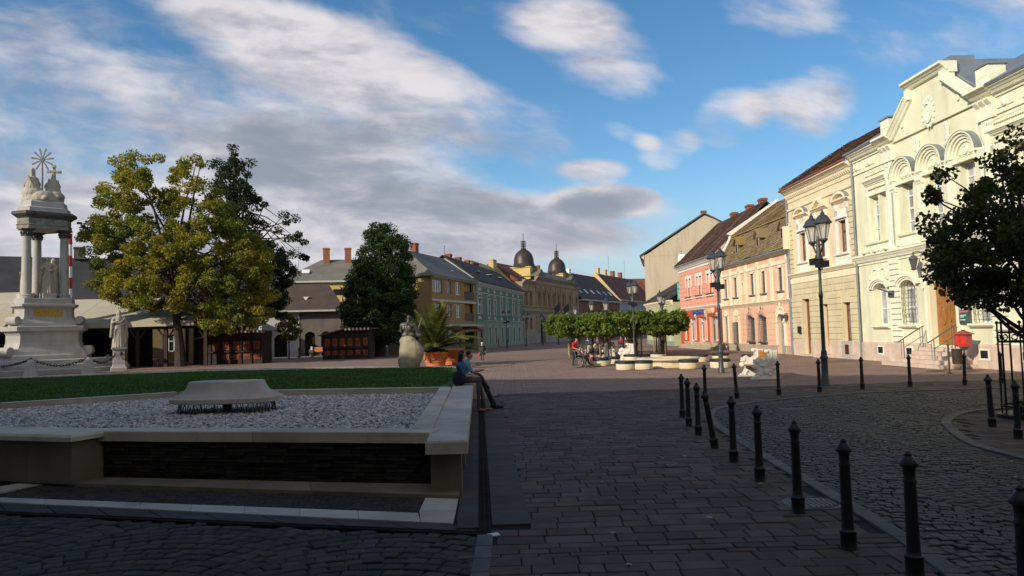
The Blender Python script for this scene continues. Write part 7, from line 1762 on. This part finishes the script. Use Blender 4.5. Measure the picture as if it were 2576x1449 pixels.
def clumps(profile, n, cr, seed=0, shell=.55):
    """clump centres filling a crown; profile(z01) -> radius, given as list of (z, rx, ry, cx, cy)"""
    rr = np.random.default_rng(seed); Z = np.array([p[0] for p in profile]); out = []
    zs = rr.uniform(Z.min(), Z.max(), n*3); w = np.interp(zs, Z, [p[1]*p[2] for p in profile]); zs = zs[rr.random(n*3) < w/w.max()][:n]
    for z in zs:
        rx, ry, cx, cy = (np.interp(z, Z, [p[k] for p in profile]) for k in (1, 2, 3, 4)); a = rr.uniform(0, 6.283); q = (shell+(1-shell)*rr.random()**.5) if rr.random() < .75 else rr.random()
        out.append((cx+rx*q*math.cos(a), cy+ry*q*math.sin(a), z))
    return np.array(out)
def fill(C, per, rad, seed=0, flat=.75):
    rr = np.random.default_rng(seed); k = len(C)*per; c = np.repeat(C, per, 0)
    r_ = rad*rr.uniform(.7, 1.35, len(C)); d = rr.normal(0, 1, (k, 3)); d /= np.linalg.norm(d, axis=1)[:, None]
    d *= (rr.random(k)**.45)[:, None]*np.repeat(r_, per)[:, None]; d[:, 2] *= flat
    return c+d
def tree(name, label, base, top, profile, ncl, per, rad, leaf, mat, bark, rb, seed, cat='tree', group=None, extra=None, nl=14, droop=.3, shell=.55):
    o = thing(name, label, cat, base, 0., group); C = clumps(profile, ncl, rad, seed, shell)
    if extra is not None: C = np.concatenate([C, np.array(extra)])
    idx = np.random.default_rng(seed+1).choice(len(C), min(nl, len(C)), replace=False)
    ends = [tuple(C[i]) for i in idx] + ([tuple(e) for e in extra] if extra is not None else [])
    branchy(top, None, ends, rb*.45, bark, o, (0, 0, -.05), rb)
    L = fill(C, per, rad, seed+2)
    leaves('crown', L, leaf, mat, o, droop); return o
m_lplane = leafmat('plane_leaf_autumn', (.075, .140, .014), (.42, .33, .026), .45, .28)
m_ldark = leafmat('dark_tree_leaf', (.020, .036, .012), (.050, .066, .018), .3, .5)
m_llind = leafmat('linden_leaf', (.018, .044, .010), (.060, .095, .018), .3, .6)
m_lyel = leafmat('yellow_young_leaf', (.10, .11, .02), (.26, .19, .03), .4, .9)
m_lclip = leafmat('clipped_plane_leaf', (.080, .145, .016), (.23, .28, .034), .48, .9)
m_lright = leafmat('right_tree_leaf', (.050, .085, .018), (.125, .115, .022), .45, 1.2)

# big autumn plane tree, D px 200..690 x 385..830 at Y ~ 63
o0 = LY(455, 915, 66.); bx0, by0 = o0.x, 66.
def PX(x, y, Y, b): v = LY(x, y, Y); return (v.x-b[0], v.y-b[1], v.z)
B0 = (bx0, by0)
prof = []
for y, xl, xr in ((832, 530, 650), (800, 470, 690), (770, 290, 700), (740, 235, 705), (690, 225, 700), (640, 215, 690), (590, 205, 640), (540, 225, 600), (490, 250, 570), (440, 275, 535), (405, 300, 480)):
    a_, b_ = LY(xl, y, 66.), LY(xr, y, 66.); prof.append((a_.z, max((b_.x-a_.x)/2-.5, .6), max((b_.x-a_.x)/2*.62, .6), (a_.x+b_.x)/2-bx0, 0.))
prof.sort()
extra = [PX(x, y, 66+d, B0) for x, y, d in ((290, 405, 0), (335, 390, 1), (495, 400, 0), (505, 415, -1), (255, 480, 0), (262, 470, 1), (210, 590, 0), (205, 600, -1), (245, 555, 0), (545, 820, -2), (600, 800, -3), (620, 640, -3), (640, 680, -3.5), (560, 780, -3), (520, 815, -3), (580, 830, -2), (650, 780, -2), (670, 750, -1), (640, 810, -1), (540, 835, -2.5))]
tree('plane_tree', 'big plane tree turning yellow green beside the terrace canopy', (bx0, by0, 0), PX(430, 560, 66.5, B0), prof, 580, 190, .62, .19, m_lplane, m_bark, .42, 11, extra=extra, nl=26)
# dark loose tree behind it
B1 = (LY(600, 905, 78.).x, 78.); prof = []
for y, xl, xr in ((800, 610, 720), (740, 590, 735), (680, 600, 750), (620, 560, 700), (560, 540, 650), (500, 530, 650), (450, 535, 630), (410, 560, 615), (370, 578, 592)):
    a_, b_ = LY(xl, y, 78.), LY(xr, y, 78.); prof.append((a_.z, max((b_.x-a_.x)/2-.3, .3), max((b_.x-a_.x)/2*.7, .3), (a_.x+b_.x)/2-B1[0], 0.))
prof.sort()
extra = [PX(x, y, 78., B1) for x, y in ((585, 372), (588, 390), (585, 410), (535, 415), (548, 410), (628, 410), (622, 440), (665, 515), (650, 500), (655, 560), (665, 565), (715, 540), (720, 560), (740, 550), (750, 590), (765, 610), (735, 640), (770, 650), (745, 600), (725, 600), (700, 580), (760, 645), (740, 690))]
tree('tall_dark_tree', 'tall loose dark tree standing behind the yellowing plane', (B1[0], B1[1], 0), PX(590, 420, 78., B1), prof, 270, 140, .60, .21, m_ldark, m_bark, .36, 21, extra=extra, nl=24)
# linden
B2 = (LY(955, 893, 80.).x, 80.); prof = []
for y, xl, xr in ((862, 880, 1040), (820, 862, 1050), (780, 850, 1054), (740, 856, 1052), (700, 872, 1046), (660, 888, 1040), (620, 900, 1036), (590, 912, 1020), (570, 930, 995)):
    a_, b_ = LY(xl, y, 80.), LY(xr, y, 80.); prof.append((a_.z, max((b_.x-a_.x)/2-.45, .4), max((b_.x-a_.x)/2*.9, .4), (a_.x+b_.x)/2-B2[0], 0.))
prof.sort()
tree('linden_tree', 'dense dark green linden tree in front of the mustard block', (B2[0], B2[1], 0), PX(955, 640, 80., B2), prof, 560, 190, .66, .17, m_llind, m_bark, .50, 31, nl=18, shell=.62)
# young yellow tree
B3 = (LY(727, 895, 80.).x, 80.); prof = []
for y, xl, xr in ((855, 712, 748), (835, 698, 756), (815, 700, 752), (800, 712, 738), (788, 720, 732)):
    a_, b_ = LY(xl, y, 80.), LY(xr, y, 80.); prof.append((a_.z, max((b_.x-a_.x)/2-.1, .2), max((b_.x-a_.x)/2, .2), (a_.x+b_.x)/2-B3[0], 0.))
prof.sort()
tree('young_yellow_tree', 'small young tree with yellow leaves beside the small market hut', (B3[0], B3[1], 0), PX(727, 800, 80., B3), prof, 60, 40, .38, .20, m_lyel, m_bark, .07, 41, nl=10)
# tree at the right edge, in the guard
B4 = TG; prof = [(2.45, 1.0, 1.0, .4, .2), (2.8, 1.6, 1.7, .3, .2), (3.5, 1.85, 1.95, .2, .2), (4.2, 1.75, 1.9, .3, .2), (4.8, 1.45, 1.7, .55, .2), (5.4, 1.0, 1.3, .85, .2), (5.9, .5, .7, 1.1, .2)]
extra = [PX(x, y, 16.2+d, B4) for x, y, d in ((2345, 485, 0), (2350, 500, .3), (2340, 560, 0), (2375, 440, 0), (2360, 640, -.3), (2362, 690, 0), (2400, 730, 0), (2440, 745, -.4), (2480, 755, .2), (2520, 400, 0), (2500, 405, .5), (2560, 345, 0), (2420, 755, .4), (2355, 610, .2))]
tree('pavement_tree', 'dark leafy tree at the right edge in front of pale green house', (B4[0], B4[1], 0), (.15, .1, 4.6), prof, 200, 95, .30, .11, m_lright, m_bark, .13, 51, extra=extra, nl=26, droop=.8)
# greenery at its foot
n_ = 260; a = rng.uniform(0, 6.28, n_); C = np.stack([TG[0]+.6*np.cos(a)*rng.random(n_)-.1, TG[1]-.35+.35*np.sin(a)*rng.random(n_), .12+.28*rng.random(n_)], -1)
tag(leaves('foot_planting', C-np.array([TG[0], TG[1], 0]), .10, m_under, None), 'green plants at the foot of the guarded tree', 'plant').location = (TG[0], TG[1], 0)
# clipped planes: flat crowns on staked trunks
CP = [(9.9, 61.0, 'middle'), (4.7, 58.5, 'left front'), (6.9, 57.0, 'second front'), (8.8, 57.8, 'third front'), (10.9, 56.5, 'right front'), (5.2, 66., 'left rear'), (8.0, 67., 'second rear'), (10.4, 66.5, 'third rear'), (12.6, 64.5, 'right rear')]
m_stake = M('stake_wood', (.30, .22, .10), .85, .2, 4., .4, 20., .006)
for i, (x, y, w) in enumerate(CP):
    hh_ = random.uniform(-.12, .15); prof = [(1.75, 1.3, 1.5, 0, 0), (2.0, 1.9, 2.1, 0, 0), (2.5, 2.15, 2.2, 0, 0), (2.95+hh_, 2.1, 2.1, 0, 0), (3.2+hh_, 1.7, 1.8, 0, 0)]
    o = tree('clipped_plane', w+' clipped plane tree of the flat-topped group', (x, y, 0), (0, 0, 2.9), prof, 110, 70, .36, .19, m_lclip, m_barkp, .10, 100+i*7, group='flat-topped plane trees', nl=12, shell=.4)
    for s_ in (-1, 1):
        MB().tube([(s_*.42, .1, 0), (s_*.40, .1, 2.1)], .05, 7).build('stake', m_stake, o)
    g_ = MB()
    for k in range(6): a = k*math.pi/3; g_.tube([(.3*math.cos(a), .3*math.sin(a), 0), (.3*math.cos(a), .3*math.sin(a), 1.55)], .014, 5)
    for z in (.35, .95, 1.5): g_.tube([(.3*math.cos(a), .3*math.sin(a), z) for a in np.linspace(0, 6.28, 13)], .014, 4)
    g_.build('guard', m_bol, o)
# distant treetop behind the long dark roof
tree('distant_tree', 'dark treetop showing above the long dark roof', (-52., 108., 0), (0, 0, 12.), [(9., 3.5, 3., 0, 0), (11.5, 4., 3., 0, 0), (13.5, 2.6, 2., 0, 0), (15., 1., 1., 0, 0)], 70, 60, 1.0, .45, m_ldark, m_bark, .4, 71)
# ================================================================== PEOPLE
def cm(name, c, rough=.8, var=.12): return M(name, c, rough, var, 6., .15, 60., .004)
m_skin = M('skin', (.46, .25, .17), .55, .06, 6., 0, spec=.4); m_hairb = cm('black_hair', (.008, .006, .006), .45); m_hairy = cm('blond_hair', (.50, .33, .11), .5); m_jean = cm('dark_jeans', (.03, .033, .045)); m_blue = cm('blue_denim_shirt', (.035, .10, .19)); m_ltblue = cm('light_blue_shirt', (.10, .27, .38))
m_black = cm('black_cloth', (.012, .012, .014)); m_grey = cm('grey_leggings', (.075, .068, .066)); m_redc = cm('red_shirt', (.55, .022, .02)); m_pinkc = cm('pink_trousers', (.62, .28, .30)); m_shoe = cm('white_sole_shoe', (.30, .12, .12)); m_shoeb = cm('black_shoe', (.02, .02, .022)); m_coat = cm('dark_olive_coat', (.035, .035, .03)); m_scarf = cm('white_headscarf', (.70, .66, .62)); m_child = cm('patterned_cloth', (.20, .10, .16), .8, .5)
def person(label, loc, J, F, H, mats, hair, voxel=.012, extra=None, **kw):
    b = human(J, F, H, (0, 1, 2, 3, 4), hair, **kw)
    if extra: extra(b)
    return tag(inst('person', b.mesh('person', list(mats), voxel, 3), None, loc), label, 'person')
# two women on the long bench, looking to the right; seat top .75
bxr = lambda y: -.64 - (y-9.95)*.046
y1 = 20.75; x1 = bxr(y1)
zs = .75+.12
J = dict(bf=(1, -.1), pelvis=(-.30, 0, zs), chest=(-.33, 0, zs+.40), head=(-.27, -.02, zs+.70), elL=(-.20, .20, zs+.16), elR=(-.20, -.22, zs+.14), haL=(.06, .10, zs+.12), haR=(.08, -.08, zs+.10), knL=(.16, .12, zs+.0), knR=(.15, -.10, zs-.0), anL=(.30, .10, .10), anR=(.14, -.08, .10))
person('woman with long dark hair in a blue shirt sitting on the long bench', (x1, y1, 0), J, (1, -.12), 1.68, (m_skin, m_blue, m_grey, m_shoe, m_hairb), 'long', .011, female=True, sleeve=.5)
y2 = 21.45; x2 = bxr(y2)
J = dict(bf=(1, 0), pelvis=(-.28, 0, zs), chest=(-.20, 0, zs+.41), head=(-.10, 0, zs+.66), elL=(-.02, .24, zs+.18), elR=(-.02, -.24, zs+.20), haL=(.20, .08, zs+.22), haR=(.20, -.06, zs+.24), knL=(.22, .12, zs+.03), knR=(.24, -.12, zs+.02), anL=(.52, .12, .10), anR=(.62, -.10, .10))
person('companion in light blue shirt and dark jeans sitting behind the woman', (x2, y2, 0), J, (1, .05), 1.76, (m_skin, m_ltblue, m_jean, m_shoeb, m_hairb), 'short', .012, sleeve=.4)
bg_ = Body(); bg_.ell((0, 0, .16), (.17, .12, .2)).ell((.02, 0, .3), (.12, .1, .1)); tag(inst('bag', bg_.mesh('bag', [m_black], .014, 3), None, (x1-.38, y1-.28, .76)), 'black bag on the long bench behind the woman in blue', 'bag')
jk = Body(); jk.ell((0, 0, .05), (.14, .16, .09)).cap((.05, 0, .04), (.30, .0, -.30), .10, .07).cap((.05, .08, .04), (.26, .1, -.25), .08, .05); tag(inst('jacket', jk.mesh('jacket', [m_black], .015, 3), None, (x2+.10, y2-.1, .90)), 'dark jacket hanging over the knees of the bench companion', 'jacket')
# man in red behind the wheelchair
pm = G(1444, 920); f = (.75, -.45)
J, at = standing(1.74, f); J['chest'] = at(0, .08, 1.30); J['head'] = at(.0, .20, 1.54); J['elL'] = at(-.26, .16, 1.04); J['elR'] = at(.27, .12, 1.06); J['haL'] = at(-.2, .42, .98); J['haR'] = at(.2, .40, .97)
person('man in red shirt standing behind the wheelchair', (pm.x, pm.y, 0), J, (.7, -.5, -.25), 1.74, (m_skin, m_redc, m_jean, m_shoeb, m_hairb), 'short', .016, sleeve=.4)
# wheelchair, facing right
pw = G(1461, 925)
wc = thing('wheelchair', 'black wheelchair facing the two sitting women', 'wheelchair', (pw.x, pw.y+.25, 0), R(-22))
m_rim = M('wheel_chrome', (.42, .40, .36), .3, .1, 3., 0, metal=.6)
for s_ in (-1, 1):
    w = MB().rings([[((.29+.022*math.cos(q))*math.cos(a), s_*.30+.02*math.sin(q), .31+(.29+.022*math.cos(q))*math.sin(a)) for q in np.linspace(0, 6.28, 7)[:-1]] for a in np.linspace(0, 6.283, 33)], cap=False, sm=True).build('wheel', m_shoeb, wc)
    MB().rings([[((.255+.012*math.cos(q))*math.cos(a), s_*.335+.012*math.sin(q), .31+(.255+.012*math.cos(q))*math.sin(a)) for q in np.linspace(0, 6.28, 7)[:-1]] for a in np.linspace(0, 6.283, 33)], cap=False, sm=True).build('hand_rim', m_rim, w)
    sp_ = MB()
    for k in range(12): a = k*math.pi/6; sp_.tube([(0, s_*.30, .31), (.28*math.cos(a), s_*.30, .31+.28*math.sin(a))], .004, 4)
    sp_.build('spokes', m_rim, w); MB().lathe([(.07, -.03), (.07, .03)], 10).xf(Matrix.Translation((.48, s_*.24, .08)) @ Matrix.Rotation(R(90), 4, 'X')).build('caster', m_shoeb, wc)
    fr = MB().tube([(-.22, s_*.25, .95), (-.2, s_*.25, .5), (-.05, s_*.25, .48), (.35, s_*.25, .48), (.48, s_*.25, .2), (.62, s_*.22, .12)], .013, 6); fr.tube([(-.22, s_*.25, .95), (-.36, s_*.25, .97)], .018, 6); fr.tube([(-.2, s_*.25, .70), (.25, s_*.25, .70), (.27, s_*.25, .48)], .013, 6); fr.tube([(-.1, s_*.25, .48), (.48, s_*.24, .1)], .012, 5); fr.build('side_frame', m_rim, wc)
    MB().box(-.12, .24, s_*.25-.03, s_*.25+.03, .69, .73).build('armrest', m_black, wc)
MB().box(-.18, .34, -.24, .24, .46, .52).build('seat', m_black, wc); MB().box(-.24, -.19, -.24, .24, .50, .92).build('back', m_black, wc); MB().box(.56, .74, -.2, .2, .10, .13).build('footplate', m_black, wc)
cw = Matrix.Rotation(R(-22), 3, 'Z')
def rotJ(J): return {k: tuple(cw @ Vector((*v, 0) if len(v) == 2 else v)) if k != 'bf' else tuple((cw @ Vector((*v, 0)))[:2]) for k, v in J.items()}
J = rotJ(dict(bf=(1, 0), pelvis=(-.04, 0, .60), chest=(-.06, 0, .90), head=(-.0, 0, 1.13), elL=(.08, .22, .76), elR=(.08, -.22, .76), haL=(.28, .14, .76), haR=(.28, -.14, .76), knL=(.36, .1, .60), knR=(.36, -.1, .60), anL=(.56, .1, .21), anR=(.56, -.1, .21)))
person('person with dark hair sitting in the wheelchair', (pw.x, pw.y+.25, 0), J, (.9, -.35, -.2), 1.35, (m_skin, m_child, m_black, m_shoeb, m_hairb), 'short', .015)
# two women on the round seat, facing left
sx, sy = DP[0]; zc = .48+.10
J = dict(bf=(-1, -.25), pelvis=(0.0, 0, zc), chest=(-.10, -.02, zc+.38), head=(-.22, -.05, zc+.62), elL=(-.20, -.26, zc+.16), elR=(-.22, .18, zc+.15), haL=(-.42, -.14, zc+.14), haR=(-.44, .06, zc+.14), knL=(-.45, -.16, zc+.02), knR=(-.46, .06, zc+.02), anL=(-.42, -.18, .09), anR=(-.50, .05, .09))
person('blond woman in dark jacket and pink trousers on the round seat', (sx-.12, sy-.18, 0), J, (-1, -.3, -.25), 1.68, (m_skin, m_coat, m_pinkc, m_pinkc, m_hairy), 'tail', .015, female=True)
J = dict(bf=(-1, -.3), pelvis=(0.0, 0, zc), chest=(-.08, -.02, zc+.36), head=(-.18, -.05, zc+.59), elL=(-.24, -.24, zc+.14), elR=(-.26, .16, zc+.15), haL=(-.48, -.16, zc+.16), haR=(-.48, .0, zc+.16), knL=(-.44, -.14, zc+.02), knR=(-.44, .08, zc+.02), anL=(-.50, -.14, .09), anR=(-.46, .07, .09))
person('dark haired woman in black beside the blond woman', (sx-.40, sy+.28, 0), J, (-.9, -.5, -.2), 1.62, (m_skin, m_black, m_black, m_shoeb, m_hairb), 'short', .015, female=True)
# walkers
pw2 = G(1214, 908); J, at = standing(1.46, (.0, -1)); J['anL'] = at(-.10, .20, .09); J['knL'] = at(-.10, .14, .50); J['anR'] = at(.10, -.16, .12); J['haR'] = at(.26, .05, .80); J['elL'] = at(-.30, -.05, 1.1); J['head'] = at(0, .10, 1.56)
def coat(b):
    for i in range(10): a = i/10*6.28; b.cap((.13*math.cos(a), .10*math.sin(a), 1.0), (.2*math.cos(a), .15*math.sin(a), .52), .07, .06, 1)
person('old woman in dark coat and white headscarf walking with red bag', (pw2.x, pw2.y, 0), J, (.05, -1, -.1), 1.46, (m_skin, m_coat, m_coat, m_shoeb, m_scarf), 'scarf', .016, extra=coat)
hb_ = Body(); hb_.ell((0, 0, .0), (.10, .06, .14)).cap((-.05, 0, .12), (0, 0, .26), .012, .012).cap((.05, 0, .12), (0, 0, .26), .012, .012); tag(inst('handbag', hb_.mesh('handbag', [cm('red_bag', (.45, .05, .02))], .012, 2), None, tuple(Vector((pw2.x, pw2.y, 0))+at(.28, .04, .56))), 'red bag hanging from the hand of the old woman', 'bag')
pf = G(1257, 869); J, at = standing(1.68, (.6, .4)); J['anL'] = at(-.1, .25, .09); J['knL'] = at(-.1, .16, .5); J['anR'] = at(.1, -.25, .14)
person('distant woman in red top walking past the sage green house', (pf.x, 112., 0), J, (.6, .4), 1.68, (m_skin, cm('crimson_top', (.40, .03, .07)), m_black, m_shoeb, m_hairb), 'tail', .025, fingers=False)
for i, (x, y, c_, lab) in enumerate(((8.2, 84., m_ltblue, 'cafe guest in pale blue under the left parasol'), (9.4, 85., m_child, 'cafe guest in plum top under the cream parasols'), (12.2, 86., m_redc, 'cafe guest in red near the menu board'))):
    J = dict(bf=(-.5, -1), pelvis=(0, 0, .55), chest=(0, 0, .93), head=(0, -.05, 1.18), elL=(-.2, -.15, .72), elR=(.2, -.15, .72), haL=(-.1, -.35, .76), haR=(.1, -.35, .76), knL=(-.12, -.42, .52), knR=(.12, -.42, .52), anL=(-.12, -.42, .09), anR=(.12, -.42, .09))
    person(lab, (x, y, 0), J, (-.3, -1), 1.68, (m_skin, c_, m_jean, m_shoeb, m_hairb), 'short', .03, fingers=False)
    ck = thing('cafe_chair', 'dark cafe chair of the '+lab, 'chair', (x, y, 0), R(20), 'cafe chairs'); MB().box(-.22, .22, -.22, .22, .40, .44).build('seat', m_dwood, ck); MB().box(-.22, .22, .2, .24, .44, .85).build('backrest', m_dwood, ck)
    for a_ in (-.2, .2):
        for b_ in (-.2, .2): MB().tube([(a_, b_, 0), (a_, b_, .4)], .016, 5).build('leg', m_dwood, ck)

# ================================================================== UNSEEN BUILDING BEHIND THE VIEWPOINT (shaped so its shade covers the foreground)
SE = [(24.5, 29.6), (17.4, 30.1), (6.9, 32.6), (-1.9, 35.3), (-3.6, 45.0), (-19, 52.5), (-26, 55.5), (-33, 59.5), (-39, 62.5), (-60, 68)]      # edge of the shade on the ground
HB = 17.5; off = HB/math.tan(SUN_EL)
RE = [(x+SX*off, y+SY*off) for x, y in SE]
sh = thing('shading_building', 'unseen tall building behind the viewpoint whose shade covers the foreground', 'building', (0, 0, 0))
P = RE[::-1]
P = P + [(-9, -4.5), (26, -6)]  # wing added close behind the viewpoint to cut skylight on the foreground
bk = [(x+SX*12-2, y+SY*12-6) for x, y in P]
for i in range(len(P)-1):
    (a0, a1), (b0, b1) = P[i], P[i+1]; (c0, c1), (d0, d1) = bk[i+1], bk[i]
    MB().rings([[(a0, a1, z), (b0, b1, z), (c0, c1, z), (d0, d1, z)] for z in (0, HB)]).build('wing', m_beige, sh)

# the right-hand row goes on unseen; this house is added to block low sky
cr_ = house('next_cream_house', 'unseen cream house continuing the right-hand row beside the viewpoint', 24.4)
wall(cr_, 26., 11., [(u-.5, u+.5, z, z+2., 0) for u in np.arange(2, 25, 3.) for z in (1.6, 6.5)], m_cream, 10., .3)
for u in np.arange(2, 25, 3.):
    for z in (1.6, 6.5): window(cr_, u, z, 1., 2., m_winwhite, m_glass, 2, (0., .6, 1.), .08, .2)
gable_roof(cr_, 26., -.4, 11., 5., 15., m_btile, .1); strip(cr_, 'cornice', 0, 26., corn(11., .5, .4), m_white)
